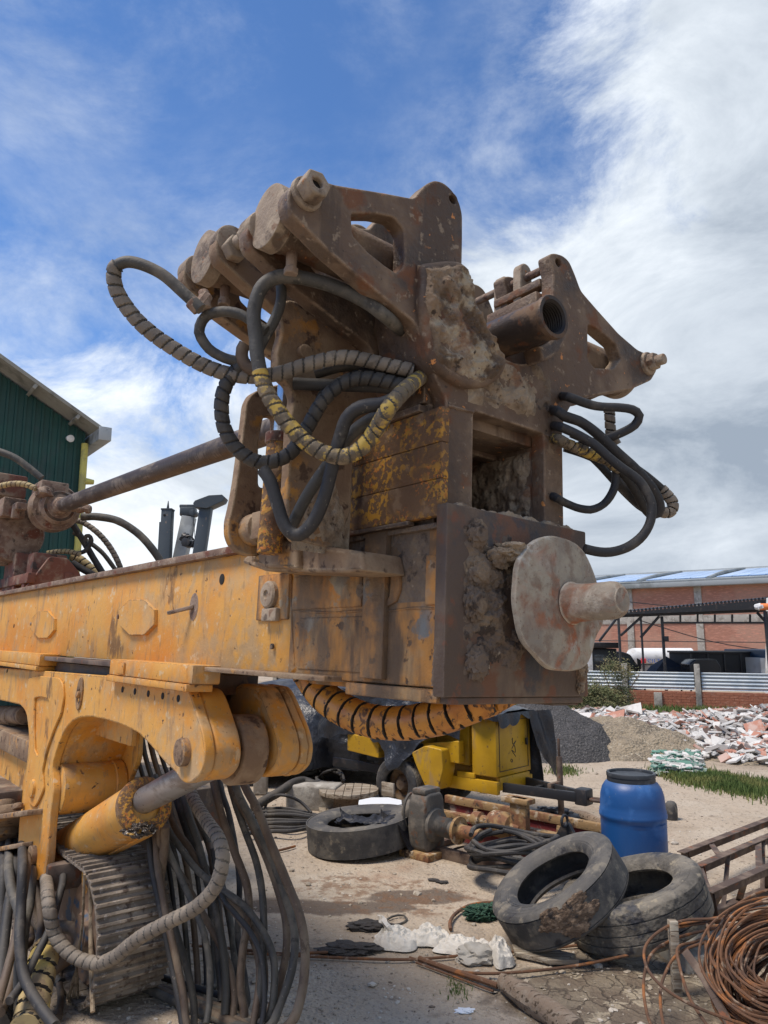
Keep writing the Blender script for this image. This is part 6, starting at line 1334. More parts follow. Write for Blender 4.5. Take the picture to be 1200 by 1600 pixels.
mb, P = gtube([(600, 1440, .01), (612, 1432, .02), (630, 1430, .02), (636, 1438, .01), (620, 1445, .01), (605, 1442, .02)], .008); one(mb, 'cord', 'hose_grey', 'short grey green cord curled above the white sacks', 'cord', P[0])
mb, P = gtube([(704, 1452, .02), (703, 1440, .03), (712, 1426, .03), (732, 1415, .03), (760, 1410, .03), (790, 1408, .03)], .013); one(mb, 'rusty_bar', 'rusty_wire', 'bent rusty bar curving behind the green netting', 'bar', P[0])
rods = [([(380, 1488), (470, 1493), (560, 1497), (640, 1499), (712, 1494), (800, 1488), (900, 1477), (1013, 1462, .10), (1100, 1448, .25), (1200, 1440, .3)], .0095, 'long rusty rod lying from the hoses past the white sacks to the wire coil'),
        ([(640, 1496), (690, 1511), (733, 1521, .03), (800, 1521, .04), (900, 1510, .04), (1000, 1488, .12), (1040, 1476, .2)], .009, 'rusty rod curving from the sacks below the grey plank'),
        ([(655, 1498), (700, 1514), (745, 1530), (788, 1545)], .018, 'brown pipe ending at the log'), ([(650, 1504), (700, 1522), (740, 1538), (775, 1551)], .007, 'thin bar beside the brown pipe'),
        ([(300, 1478), (370, 1482), (440, 1489), (520, 1487)], .010, 'thin rusty rod behind the hanging hoses'),
        ([(430, 1330), (448, 1326), (462, 1322)], .012, 'short stick on bare dirt left of the lying tyre')]
for pts, r, lb in rods: mb, P = gtube([(q[0], q[1], q[2] if len(q) > 2 else r + .012) for q in pts], r); one(mb, 'rusty_rod', 'rusty_wire', lb, 'rod', P[0])
P = [G(*q) for q in ((786, 1533, .06), (815, 1553, .07), (845, 1572, .07), (885, 1600, .06), (905, 1615, .05))]
mb = MB().tube(P, .07, 18, .02, prof=lambda d, an, i: (.042 + .022 * min(1, d * 5)) * (1 + .22 * noise.noise(Vec((d * 6, math.cos(an) * 1.5, math.sin(an) * 1.5))) + .05 * noise.noise(Vec((d * 3, math.cos(an) * 9, math.sin(an) * 9))))); one(mb, 'log', 'wood_brown', 'short weathered log lying at the bottom beside the mud', 'log', P[0])
pl_ = [G(800, 1487, .0), G(850, 1491, 0), (G(900, 1503, 0)), G(890, 1509, 0), G(905, 1513, 0), G(860, 1513, 0), G(805, 1500, 0)]
mb = MB(); mb.plate([(q.x, q.y) for q in pl_], 2, .02, .05, bev=.004); one(mb, 'plank', 'wood_grey', 'splintered grey plank lying in front of the torn tyre', 'plank', pl_[0])
for i, (x, y) in enumerate(((726, 1581), (690, 1381), (678, 1378), (1003, 1455))):
    p = on_ground(x, y); mb = MB().lump(p + Vec((0, 0, .008)), .035, 3, .6, 2, (1.4, .8, .3), i); one(mb, 'scrap', ['octagon_white', 'rag_dark', 'rag_dark', 'rusty_wire'][i], ['scrap of white plastic near the bottom edge', 'dark curled scrap on the dirt in front of the gearbox', 'dark scrap on the dirt left of a curled one', 'rusty scrap between the tyres and wire'][i], 'scrap', p)

# ---- rusty wire coil and loose loops at the lower right
ccp = at_depth(1226, 1532, 4.02); v_ = (CAM - ccp).normalized(); rr_ = Vec((0, 0, 1)).cross(v_).normalized(); can = (v_ * .70 + rr_ * -.30 + v_.cross(rr_) * .65).normalized(); cx_ = can.orthogonal().normalized(); cy_ = can.cross(cx_)
r_ = random.Random(9); ccp.z = max(ccp.z, .30)
T = thing('wire_coil', 'large coil of rusty reinforcing wire at the lower right corner', 'wire coil', (ccp.x, ccp.y, 0))
for k in range(99):
    R0 = .09 + .31 * math.sqrt(r_.random()); h = r_.uniform(-.13, .13) * (1.1 - .5 * abs(R0 - .3) / .3); ph = r_.uniform(0, 6.3); e = r_.uniform(-.045, .045); ox, oy = r_.uniform(-.03, .03), r_.uniform(-.03, .03); tl = r_.uniform(-.25, .25)
    mb = MB(); pts = [ccp + cx_ * ((R0 + e * math.sin(2 * a)) * math.cos(a) + ox) + cy_ * ((R0 - e * math.cos(2 * a)) * math.sin(a) + oy) + can * (h + tl * R0 * math.cos(a + ph)) for a in [2 * math.pi * q / 14 for q in range(14)]]
    for q in pts: q.z = max(q.z, .012)
    mb.tube(pts, .0062 + .0018 * r_.random(), 6, .035, closed=True); mb.build('wire_turn', 'rusty_wire', T, None)
loops = [[(1200, 1432, 4.6), (1130, 1436, 4.5), (1070, 1438, 4.5), (1030, 1455, 4.45), (1008, 1480, 4.4), (1010, 1510, 4.2), (1035, 1542, 4.0), (1080, 1570, 3.9), (1130, 1590, 3.85), (1180, 1606, 3.8)],
         [(1190, 1440, 4.6), (1120, 1450, 4.5), (1060, 1465, 4.5), (1020, 1488, 4.4), (1006, 1530, 4.15), (1010, 1580, 3.95), (1025, 1620, 3.8)],
         [(1180, 1452, 4.5), (1110, 1470, 4.5), (1060, 1490, 4.4), (1036, 1530, 4.2), (1032, 1570, 4.0), (1040, 1620, 3.8)],
         [(1110, 1450, 4.5), (1090, 1470, 4.5), (1060, 1480, 4.4), (1062, 1510, 4.2), (1078, 1560, 4.0), (1110, 1610, 3.8)],
         [(1105, 1442, 4.5), (1110, 1470, 4.4), (1130, 1500, 4.3), (1170, 1540, 4.15), (1215, 1570, 4.0)],
         [(1102, 1470, 4.5), (1108, 1500, 4.35), (1140, 1525, 4.2), (1200, 1560, 4.1)], [(1110, 1440, 4.6), (1180, 1432, 4.6), (1260, 1440, 4.6)], [(1060, 1444, 4.6), (1150, 1430, 4.6), (1250, 1425, 4.6)], [(1040, 1452, 4.6), (1120, 1440, 4.6), (1230, 1433, 4.6)]]
for lp in loops:
    P = [at_depth(*q) for q in lp]
    for q in P: q.z = max(q.z, .012)
    mb = MB().tube(P, .0085, 8, .03); mb.build('wire_end', 'rusty_wire', T, None)
mb = MB(); P = [at_depth(*q) for q in ((1070, 1486, 4.3), (1095, 1520, 4.15), (1118, 1560, 4.0), (1145, 1610, 3.85))]
for a, b in zip(P, P[1:]): mb.bar(a, b, .045, .008, up=tuple(CF), bev=.001)
mb.build('flat_strip', 'angle_iron', T, None)
p = on_ground(1058, 1555); q = at_depth(1056, 1445, (p - CAM).dot(CF)); mb = MB().bar(p, (p.x, p.y, q.z), .05, .05); one(mb, 'wooden_stake', 'wood_grey', 'short grey wooden stake standing in the wire loops', 'stake', p)
p = on_ground(1085, 1510); mb = MB(); m = Matrix.Translation(p) @ Matrix.Rotation(rad(12), 4, 'Z'); mb.box((-.12, -.1, -.02), (.6, .28, .10), .015, m); one(mb, 'concrete_slab', 'concrete', 'grey concrete slab under the rusty wire loops', 'slab', p)

# ---- lattice frame of angle iron
T = thing('steel_lattice', 'rusty angle iron lattice frame lying behind the wire coil', 'steel frame', G(1150, 1400))
ext = lambda x0, y0, x1, y1, k=1.7: (x0 + (x1 - x0) * k, y0 + (y1 - y0) * k)
rails = [((1064, 1332), (1200, 1280), .34, .34), ((1090, 1353), (1200, 1306), .36, .36), ((1106, 1394), (1200, 1353), .34, .34), ((1078, 1436), (1200, 1387), .06, .10)]
RP = []
for a, b, z0, z1 in rails:
    P0 = G(*a, z0); P1 = G(*b, z1); P1 = P0 + (P1 - P0) * 2.0; RP.append((P0, P1)); mb = MB(); mb.bar(P0, P1, .07, .008, bev=.001); mb.bar(P0 + Vec((0, 0, -.035)), P1 + Vec((0, 0, -.035)), .008, .062, bev=.001); mb.build('rail', 'angle_iron', T, None)
def ties(i, j, fr, dz=0, w=.05):
    for f in fr: a = RP[i][0].lerp(RP[i][1], f); b = RP[j][0].lerp(RP[j][1], min(1, f + .0)); mb = MB().bar(a + Vec((0, 0, -.012)), b + Vec((0, 0, -.012 + dz)), w, .007, bev=.001); mb.build('tie', 'angle_iron', T, None)
ties(1, 2, (.01, .42, .85)); ties(0, 1, (.15, .55)); ties(2, 3, (.12, .30, .5, .8)); ties(1, 3, (.2, .46, .7), 0, .035)
for i in (0, 1, 2):
    for f in (.03, .5): a = RP[i][0].lerp(RP[i][1], f); mb = MB().bar(a, (a.x + .05, a.y + .03, 0), .04, .007, bev=.001); mb.build('leg', 'angle_iron', T, None)
mb = MB(); a = at_depth(1107, 1392, 5.6); b = at_depth(1060, 1438, 5.4); mb.tube([a, a.lerp(b, .5), b], .012, 8); mb.build('tie', 'angle_iron', T, None)

# ---- heaps
def heapmesh(name, m, label, cx, cy, rx, ry, h, kind='stuff', pw=1.0, seed=0, amp=.12, cat=None):
    def f(s, t):
        x = -1.25 + 2.5 * s; y = -1.25 + 2.5 * t; r = math.hypot(x, y) * (1 + .22 * noise.noise(Vec((x * 1.6, y * 1.6, seed))))
        z = h * max(0, 1 - r) ** pw; z += h * amp * fbm(Vec((x * 5, y * 5, seed)), 5) * min(1, 3 * max(0, 1.05 - r)) - (.12 if r > 1.02 else 0)
        return Vec((cx + rx * x, cy + ry * y, z))
    o = MB().grid(f, 110, 110).build(name, m); return tag(o, label, None, None, kind)
heapmesh('gravel_pile', 'coal_gravel', 'dark grey gravel pile behind the compressor trailer', 3.05, 14.9, 1.75, 1.8, 1.05, pw=.9, seed=2, amp=.08)
heapmesh('sand_pile', 'sand_heap', 'tan sand and grit pile merging with the dark gravel', 4.6, 14.6, 1.75, 1.3, .62, pw=.85, seed=5, amp=.12)
heapmesh('sand_pile', 'sand_heap', 'low tan rubble mound behind the blue drum', 3.9, 15.9, 2.6, 1.6, .55, pw=.8, seed=9)
def rub_h(x, y):
    a = max(0, 1 - math.hypot((x - 9.2) / 4.6, (y - 16.8) / 2.6)) ** .7 * .60; b = max(0, 1 - math.hypot((x - 5.6) / 2.4, (y - 18.5) / 1.9)) ** .7 * .36
    c_ = max(0, 1 - math.hypot((x - 8.2) / 3.2, (y - 14.2) / 2.1)) ** .8 * .30
    return max(a, b, c_)
def rubble(n, seed, filt, mats, wts, label, size):
    r_ = random.Random(seed); mb = MB()
    cnt = 0
    while cnt < n:
        x, y = r_.uniform(3.2, 13), r_.uniform(12.2, 20); h = rub_h(x, y)
        if h < .03 + .05 * r_.random(): continue
        cnt += 1; s = size(r_); m = Matrix.Translation((x, y, h * r_.uniform(.85, 1.08) + .02)) @ Matrix.Rotation(r_.uniform(0, 6.3), 4, 'Z') @ Matrix.Rotation(r_.gauss(0, .38), 4, 'X') @ Matrix.Rotation(r_.gauss(0, .38), 4, 'Y')
        mb.mi = r_.choices(range(len(mats)), wts)[0]; w, d, t = s * r_.uniform(.6, 1.3), s * r_.uniform(.35, 1), .008 + .02 * r_.random()
        q = [(-w / 2, -d / 2), (w / 2, -d / 2 * r_.uniform(.5, 1)), (w / 2 * r_.uniform(.6, 1), d / 2), (-w / 2 * r_.uniform(.5, 1), d / 2 * r_.uniform(.5, 1))]
        vs = [m @ Vec((a, b, -t)) for a, b in q] + [m @ Vec((a, b, t)) for a, b in q]; mb._add(vs, [(0, 1, 2, 3), (7, 6, 5, 4), (0, 4, 5, 1), (1, 5, 6, 2), (2, 6, 7, 3), (3, 7, 4, 0)], smooth=False)
    o = mb.build('rubble_heap', mats, flat=True); return tag(o, label, None, None, 'stuff')
def rb(s, t): x, y = 2.6 + 11 * s, 11.8 + 9 * t; return Vec((x, y, rub_h(x, y) - .05 - (.1 if rub_h(x, y) < .01 else 0)))
tag(MB().grid(rb, 120, 100).build('rubble_heap', 'sand_heap'), 'dusty core of the broken tile heap', None, None, 'stuff')
rubble(6500, 3, None, ['rubble_white', 'rubble_grey', 'rubble_red', 'rubble_dark'], [6.5, 2.0, 1.9, 1.2], 'heap of broken white and terracotta tiles in front of the brick fence', lambda r_: .05 + .36 * r_.random() ** 3)
r_ = random.Random(12)
for k, (x, y, s) in enumerate([(G(1037, 1150, .3).x, 14.6, .42), (9.4, 16.0, .5), (10.4, 16.4, .55), (8.3, 15.9, .4), (5.3, 17.6, .5), (6.3, 17.6, .45), (4.6, 17.7, .4), (7.4, 15.3, .35), (9.9, 15.2, .4), (8.8, 14.6, .3), (10.9, 15.5, .5), (5.9, 18.2, .5)]):
    mb = MB(); m = Matrix.Translation((x, y, rub_h(x, y) + .08)) @ Matrix.Rotation(r_.uniform(-.6, .6), 4, 'Z') @ Matrix.Rotation(r_.uniform(.3, .9), 4, 'X') @ Matrix.Rotation(r_.uniform(-.5, .5), 4, 'Y'); mb.box((-s / 2, -s / 2.6, -.012), (s / 2, s / 2.6, .012), .003, m)
    one(mb, 'broken_tile', ['rubble_white', 'rubble_red', 'rubble_white'][k % 3], '%s broken slab lying on top of the tile heap' % ['large white', 'terracotta', 'large white'][k % 3], 'slab', (x, y, 0), 'large broken slabs on the heap')
def reg_gr(r_): p = G(r_.uniform(1020, 1120), r_.uniform(1188, 1215)); return p.x, p.y
r_ = random.Random(31); mb = MB()
for k in range(500):
    p = G(r_.uniform(1022, 1095), r_.uniform(1186, 1212)); s = r_.uniform(.03, .11); m = Matrix.Translation((p.x, p.y, r_.uniform(.02, .16))) @ Matrix.Rotation(r_.uniform(0, 6), 4, 'Z') @ Matrix.Rotation(r_.uniform(-1, 1), 4, 'X'); mb.mi = k % 2; mb.box((-s, -s * .4, -.008), (s, s * .4, .008), 0, m)
tag(mb.build('netting_scraps', ['rubble_green', 'rubble_white'], flat=True), 'green netting and plastic scraps at the foot of the tile heap', None, None, 'stuff')

# ---- grass and bushes
def grass(name, label, n, region, hgt, m='grass_blade', seed=1, w=.012, lean=.5):
    r_ = random.Random(seed); vs = []; fs = []
    for _ in range(n):
        x, y, z = region(r_); h = hgt * r_.uniform(.4, 1.2); a = r_.uniform(0, 6.3); dx, dy = math.cos(a), math.sin(a); l = r_.uniform(.1, lean) * h; a2_ = r_.uniform(0, 6.3); lx, ly = math.cos(a2_) * l, math.sin(a2_) * l; o = len(vs)
        vs += [Vec((x - dx * w, y - dy * w, z)), Vec((x + dx * w, y + dy * w, z)), Vec((x + dx * w * .7 + lx * .4, y + dy * w * .7 + ly * .4, z + h * .6)), Vec((x - dx * w * .7 + lx * .4, y - dy * w * .7 + ly * .4, z + h * .6)), Vec((x + lx, y + ly, z + h))]
        fs += [(o, o + 1, o + 2, o + 3), (o + 3, o + 2, o + 4)]
    mb = MB(); mb._add(vs, fs); return tag(mb.build(name, m, normals=False), label, None, None, 'stuff')
F0 = Vec((8.9, 21.5, 0)); F1 = Vec((10.72, 20.75, 0)); fd = (F1 - F0).normalized(); fn = Vec((fd.y, -fd.x, 0))      # fence line; fn points to the camera
if fn.y > 0: fn = -fn
def rg1(r_): s = r_.uniform(-12, 8); q = F0 + fd * s + fn * (r_.random() ** 1.3 * 3.0 + .1); return q.x, q.y, 0
grass('grass', 'green grass growing along the brick fence', 16000, rg1, .26, seed=2, w=.02)
ga_, gb_ = G(1075, 1214), G(1215, 1240)
def rg2(r_): f = r_.random(); q = ga_.lerp(gb_, f) + Vec((r_.uniform(-.5, .5), r_.gauss(0, .32), 0)); return q.x, q.y, 0
grass('grass', 'green grass patch in front of the tile heap', 9000, rg2, .10, seed=3, w=.007)
def rg3(r_): q = G(r_.gauss(880, 14), r_.gauss(1206, 4)); return q.x, q.y, 0
grass('grass', 'thin grass beside the gravel pile', 500, rg3, .06, seed=5, w=.008)
def rg4(r_): q = G(r_.gauss(715, 10), r_.gauss(1545, 10)); return q.x, q.y, 0
grass('grass', 'sparse weeds on the dirt near the log', 140, rg4, .035, seed=6, w=.003)
def bush(px, Y, w, h, label, seed, n=5200):
    r_ = random.Random(seed); p = at_y(px, 1100, Y); p.z = 0; vs = []; fs = []
    T = thing('bush', label, 'bush', p)
    cl = [(r_.gauss(0, w * .30), r_.gauss(0, w * .25), h * (.15 + .85 * r_.random() ** 1.2)) for _ in range(34)]
    for _ in range(n):
        c_ = cl[r_.randrange(34)]; k = 1 - .55 * c_[2] / h; x, y, z = (c_[0] * k + r_.gauss(0, .09 * w), c_[1] * k + r_.gauss(0, .09 * w), max(.02, c_[2] + r_.gauss(0, .09 * h))); s = r_.uniform(.02, .05); o = len(vs)
        d1 = Vec((r_.gauss(0, 1), r_.gauss(0, 1), r_.gauss(.6, 1))).normalized() * s * 1.7; d2 = d1.orthogonal().normalized() * s * .45; c0 = Vec((x, y, z)); vs += [c0 - d2, c0 + d1 * .5 - d2 * .2, c0 + d1, c0 + d2]; fs += [(o, o + 1, o + 2, o + 3)]
    mb = MB(); mb._add(vs, fs); mb.build('foliage', 'bush_leaf', T, Matrix.Translation(p), normals=False)
    mb = MB()
    for k in range(9): c_ = cl[k]; mb.tube([(0, 0, 0), (c_[0] * .4, c_[1] * .4, c_[2] * .5), (c_[0], c_[1], c_[2])], .012, 6, .1)
    mb.build('stems', 'wood_brown', T, Matrix.Translation(p))
bush(963, 20.6, 1.2, 1.45, 'tall yellowish green bush growing against the brick fence post', 4)
bush(935, 20.2, 1.3, .8, 'low green bush left of the tall yellowish one', 6)
bush(905, 20.6, 1.3, .75, 'low green bush furthest left below the front plate', 8)

# ---- brick fence with posts and metal sheets
FF = Matrix.Translation(F0) @ Matrix((fd, -fn, Vec((0, 0, 1)))).transposed().to_4x4()
T = thing('boundary_fence', 'low brick fence with concrete posts and grey metal sheets', 'fence', frame=FF)
def fpx(mb, name, m, par=T): return mb.build(name, m, par, FF)
def bricks(mb, x0, x1, z0, z1, y, bw=.24, bh=.075, g=.008):
    r_ = random.Random(int(x0 * 10)); z = z0; row = 0
    while z + bh <= z1 + 1e-4:
        x = x0 - (bw / 2 if row % 2 else 0)
        while x < x1:
            a, b = max(x, x0), min(x + bw - g, x1)
            if b - a > .03: yy = y - .006 * r_.random(); vs = [Vec(q) for q in ((a, yy, z), (b, yy, z), (b, yy, z + bh - g), (a, yy, z + bh - g), (a, y + .02, z), (b, y + .02, z), (b, y + .02, z + bh - g), (a, y + .02, z + bh - g))]; mb._add(vs, [(0, 1, 2, 3), (1, 5, 6, 2), (0, 4, 7, 3), (3, 2, 6, 7), (0, 1, 5, 4)], smooth=False)
            x += bw
        z += bh; row += 1
span = 1.97
for k in range(-7, 5):
    x0, x1 = k * span + .075, (k + 1) * span - .075; mb = MB(); mb.box((x0, .012, 0), (x1, .10, .60), 0); bricks(mb, x0, x1, 0, .60, .0); fpx(mb, 'brick_panel', 'brick_wall')
for k in range(-7, 6): mb = MB(); mb.box((k * span - .075, -.05, 0), (k * span + .075, .12, 1.37), .012); fpx(mb, 'fence_post', 'concrete')
mb = MB(); mb.box((-6.8 * span, .02, .602), (4.9 * span, .09, .64), .004)
for k in range(-7, 5):
    x0, x1 = k * span + .09, (k + 1) * span - .09
    pf = []; nz = 9
    mb = MB()
    def cor_(s, t, x0=x0, x1=x1): z = .645 + .49 * t; return Vec((x0 + (x1 - x0) * s,   .05 + .011 * math.sin(t * 2 * math.pi * 5), z))
    mb.grid(cor_, 3, 61); fpx(mb, 'metal_sheet', 'galvanised')
    mb = MB(); mb.box((x0 - .012, .015, .60), (x0 + .012, .06, 1.2), .003); fpx(mb, 'sheet_post', 'black_steel')
for x, w in ((-1.0 * span - .95, .2), (-.55 * span, .22)): mb = MB(); mb.box((x - w / 2, -.08, 0), (x + w / 2, -.01, .56), .01); fpx(mb, 'buttress', 'concrete')
# razor wire and cables
a, b = at_y(918, 933, 34), at_y(1230, 952, 32)
mb = MB().tube([a, a.lerp(b, .5) + Vec((0, 0, -.18)), b], .02, 6, .5); one(mb, 'overhead_cable', 'black_steel', 'upper black cable crossing in front of the brick warehouse', 'cable', (a.x, a.y, 0))
a, b = at_y(995, 968, 30), at_y(1230, 1021, 29); mb = MB().tube([a, a.lerp(b, .5) + Vec((0, 0, -.2)), b], .018, 6, .5); one(mb, 'overhead_cable', 'black_steel', 'slanting black cable falling to the right across the warehouse', 'cable', (a.x, a.y, 0))
a, b = at_y(930, 1001, 40), at_y(1230, 1004, 36); mb = MB().tube([a, b], .022, 6, .5); one(mb, 'overhead_cable', 'black_steel', 'level black cable low across the warehouse wall', 'cable', (a.x, a.y, 0))
# ---- steel canopy
Yc = 24.0
T = thing('steel_canopy', 'open black steel canopy frame with corrugated roof behind the fence', 'canopy', at_y(1034, 1110, Yc) * Vec((1, 1, 0)) if False else (at_y(1034, 1100, Yc).x, Yc, 0))
def cp(mb, name, m='black_steel'): return mb.build(name, m, T, None)
CX = lambda px, py, Y=Yc: at_y(px, py, Y)
for x0, w in ((966, .07), (1001, .055), (1034, .075)): a = CX(x0, 963); mb = MB().bar((a.x, Yc, 0), (a.x, Yc, a.z), w, w); cp(mb, 'post')
a = CX(1196, 955, 22.5); mb = MB().bar((a.x, 22.5, 0), a, .1, .1); cp(mb, 'post')
for (x0, y0, x1, y1) in ((936, 1002, 966, 963), (970, 993, 1003, 963), (1001, 996, 1030, 963), (1183, 957, 1197, 972)): mb = MB().bar(CX(x0, y0), CX(x1, y1), .07, .07); cp(mb, 'brace')
lc0, lc1 = CX(1034, 973), CX(1198, 973); mb = MB().bar(lc0, lc1, .06, .06); cp(mb, 'truss_chord')
for x in (1063, 1090, 1117, 1144, 1172): mb = MB().bar(CX(x, 960), CX(x, 973), .05, .05); cp(mb, 'truss_web')
r0, r1 = CX(962, 962), CX(1230, 952)
mb = MB(); mb.bar(r0, r1, .10, .12); cp(mb, 'eave_beam')
def roof(s, t): q = r0.lerp(r1, s); return Vec((q.x, q.y - .4 + 4.5 * t, q.z + .12 + .02 * t + .30 * s + .03 * math.cos(s * 2 * math.pi * 46)))
mb = MB().grid(roof, 460, 3); cp(mb, 'roof_sheet')
def fascia(s, t): q = r0.lerp(r1, s); return Vec((q.x, q.y - .41, q.z + .02 + (.07 + .30 * s) * t + .028 * math.cos(s * 2 * math.pi * 46) * t))
mb = MB().grid(fascia, 460, 2); cp(mb, 'fascia')
mb = MB(); a = CX(1036, 998); mb.box((a.x, Yc - .1, a.z - .08), (a.x + .15, Yc + .05, a.z + .08), .01); cp(mb, 'lamp_box')

# ---- brick warehouse
w0, w1 = Vec((.303 * 46, 46, 0)), Vec((.519 * 40.4, 40.4, 0)); wd = (w1 - w0).normalized(); wn = Vec((wd.y, -wd.x, 0))
if wn.y > 0: wn = -wn
WF = Matrix.Translation(w0) @ Matrix((wd, -wn, Vec((0, 0, 1)))).transposed().to_4x4()
T = thing('brick_warehouse', 'long terracotta brick warehouse with blue skylight panels in its roof', 'warehouse', frame=WF)
def wp(mb, name, m, par=T): return mb.build(name, m, par, WF)
def lx(px, py, z=None):                    # local x on the warehouse front for a photo pixel
    r = ray(px, py); M_ = WF.inverted(); o = M_ @ CAM; d = M_.to_3x3() @ r; t = -o.y / d.y; q = o + d * t; return q.x, q.z
HB = lx(1075, 917)[1]; hb = lx(1040, 968)[1]
mb = MB(); mb.box((-30, 0, 0), (40, .3, HB), 0); mb.box((-30, .3, 0), (-29.5, 22, HB), 0); mb.box((39.5, .3, 0), (40, 22, HB), 0); wp(mb, 'brick_front', 'warehouse_brick')
for px in (984, 1092): x = lx(px, 950)[0]; sp2 = lx(1092, 950)[0] - lx(984, 950)[0]
xa = lx(984, 950)[0]
for k in range(-6, 7): x = xa + k * sp2; mb = MB(); mb.box((x - .20, -.08, 0), (x + .20, .0, HB), .01); wp(mb, 'pilaster', 'concrete')
mb = MB(); mb.box((-30, -.05, hb - .25), (40, -.001, hb + .22), .01); wp(mb, 'concrete_band', 'concrete')
mb = MB(); mb.box((-30.3, -.6, HB), (40.3, .35, HB + .28), .03); wp(mb, 'gutter', 'roof_sheet')
slope = .13
mb = MB(); m = Matrix.Translation((0, -.5, HB + .30)) @ Matrix.Rotation(math.atan(slope), 4, 'X'); mb.box((-30.3, 0, 0), (40.3, 12, .08), 0, m); 
m2_ = Matrix.Translation((0, 23, HB + .30)) @ Matrix.Rotation(math.pi - math.atan(slope), 4, 'X'); mb.box((-30.3, 0, -.08), (40.3, 12, 0), 0, m2_); rf = wp(mb, 'roof', 'roof_sheet')
for k in range(-5, 6):
    x = xa + (k + .68) * sp2; mb = MB()
    for q in range(4): mb.box((x - sp2 * .43 + q * sp2 * .215, .8, .09), (x - sp2 * .43 + (q + 1) * sp2 * .215 - .04, 8.5, .15), .01, m)
    wp(mb, 'skylight', 'skylight', rf)
    mb = MB(); mb.tube([m @ Vec((x + sp2 * .5, .2, .1)), m @ Vec((x + sp2 * .5, 4, .22)), m @ Vec((x + sp2 * .5, 9, .12))], .13, 8, .5); wp(mb, 'ridge_vent', 'roof_sheet', rf)

# ---- vehicles and things behind the fence
def car_box(T, F, pts, w0_, w1_, m, name, bev=.05): mb = MB(); mb.plate(fillet(pts, bev * 2, 3), 1, w0_, w1_, bev=bev); return mb.build(name, m, T, F)
p = at_y(965, 1060, 30); VF = Matrix.Translation((p.x, 30, 0)) @ Matrix.Rotation(rad(-4), 4, 'Z')
T = thing('black_van', 'black van parked behind the fence under the warehouse wall', 'van', frame=VF)
zt = at_y(980, 1018, 30).z; hh = zt
car_box(T, VF, [(-2.2, .3), (.85, .3), (.95, .75), (.85, hh * .62), (.55, hh * .93), (.25, hh), (-2.2, hh)], 0, 1.9, 'van_black', 'body')
mb = MB(); mb.plate(fillet([(.0, hh * .62), (.72, hh * .60), (.50, hh * .88), (.0, hh * .90)], .04), 1, -.015, .02, bev=.005); mb.build('side_window', 'glass_dark', T, VF)
mb = MB(); mb.plate(fillet([(-1.5, hh * .62), (-.15, hh * .62), (-.15, hh * .90), (-1.5, hh * .90)], .04), 1, -.015, .02, bev=.005); mb.build('side_window', 'glass_dark', T, VF)
for x in (-1.5, .45): mb = MB().cyl((x, -.02, .34), (x, .25, .34), .34); mb.build('wheel', 'tyre_rubber', T, VF)
mb = MB(); mb.plate(fillet([(.80, hh * .60), (.90, hh * .55), (.92, hh * .78), (.78, hh * .84)], .02), 1, -.12, .0, bev=.01); mb.build('wing_mirror', 'van_black', T, VF)
p = at_y(948, 1060, 27.5); VF = Matrix.Translation((p.x, 27.5, 0)); T = thing('site_cabin', 'dark site cabin with shuttered windows left of the black van', 'cabin', frame=VF); zt = at_y(948, 1004, 27.5).z
mb = MB(); mb.box((-.95, 0, 0), (.42, 2, zt - .22), .03); mb.build('cabin_wall', 'van_black', T, VF); mb = MB(); mb.box((-1.05, -.2, zt - .2), (.5, 2.1, zt), .04); mb.build('cabin_roof', 'black_steel', T, VF)
mb = MB(); mb.box((-.42, -.02, zt - 1.0), (.0, .0, zt - .42), .005)
for k in range(4): mb.box((-.44, -.035, zt - .98 + .15 * k), (.02, -.02, zt - .95 + .15 * k), .003)
mb.build('window', 'glass_dark', T, VF)
p = at_y(920, 1060, 26); mb = MB(); mb.box((p.x - .16, 26, 0), (p.x + .16, 26.3, at_y(930, 1005, 26).z), .01); one(mb, 'white_pillar', 'white_paint', 'white pillar at the left side of the dark cabin', 'pillar', (p.x, 26, 0))
# long white tank with lettering
zt, zb_ = at_y(1040, 1020, 33).z, at_y(1040, 1040, 33).z; xa_, xb_ = at_y(992, 1030, 33).x, at_y(1086, 1030, 33).x
T = thing('white_tank', 'long white tank with red and blue lettering behind the navy tent', 'tank', ((xa_ + xb_) / 2, 33, 0))
r0_ = (zt - zb_) / 2 + .1; zc = zb_ + r0_; mb = MB(); mb.lathe((xa_, 33 + r0_, zc), (1, 0, 0), [(r0_ * .3, -.25), (r0_ * .8, -.12), (r0_, .05), (r0_, xb_ - xa_)], 40); mb.build('tank_shell', 'white_paint', T, None)
mb = MB(); mb.box((xa_, 33.1, zb_ - 1.0), (xb_, 33.8, zb_ + .02), .02); mb.build('tank_cradle', 'concrete', T, None)
zl = at_y(1010, 1034.5, 33).z; zh = at_y(1010, 1029, 33).z - zl
mb = MB(); x0, x1 = at_y(1002, 1030, 33).x, at_y(1008.5, 1030, 33).x; mb.box((x0, 32.93, zl - .05), (x1, 33.2, zl + zh), .004); mb.build('red_mark', 'letter_red', T, None)
cu = bpy.data.curves.new('txt', 'FONT'); cu.body = 'CILT'; cu.size = zh * 1.5; cu.extrude = .01; cu.space_character = 1.25; ob = bpy.data.objects.new('txt', cu); me = ob.to_mesh()
mb = MB(); mb._add([Vec((v.co.x + x1 + .06, 32.92 - v.co.z, v.co.y + zl - .02)) for v in me.vertices], [tuple(f.vertices) for f in me.polygons]); ob.to_mesh_clear(); bpy.data.objects.remove(ob); bpy.data.curves.remove(cu); mb.build('lettering', 'letter_blue', T, None)
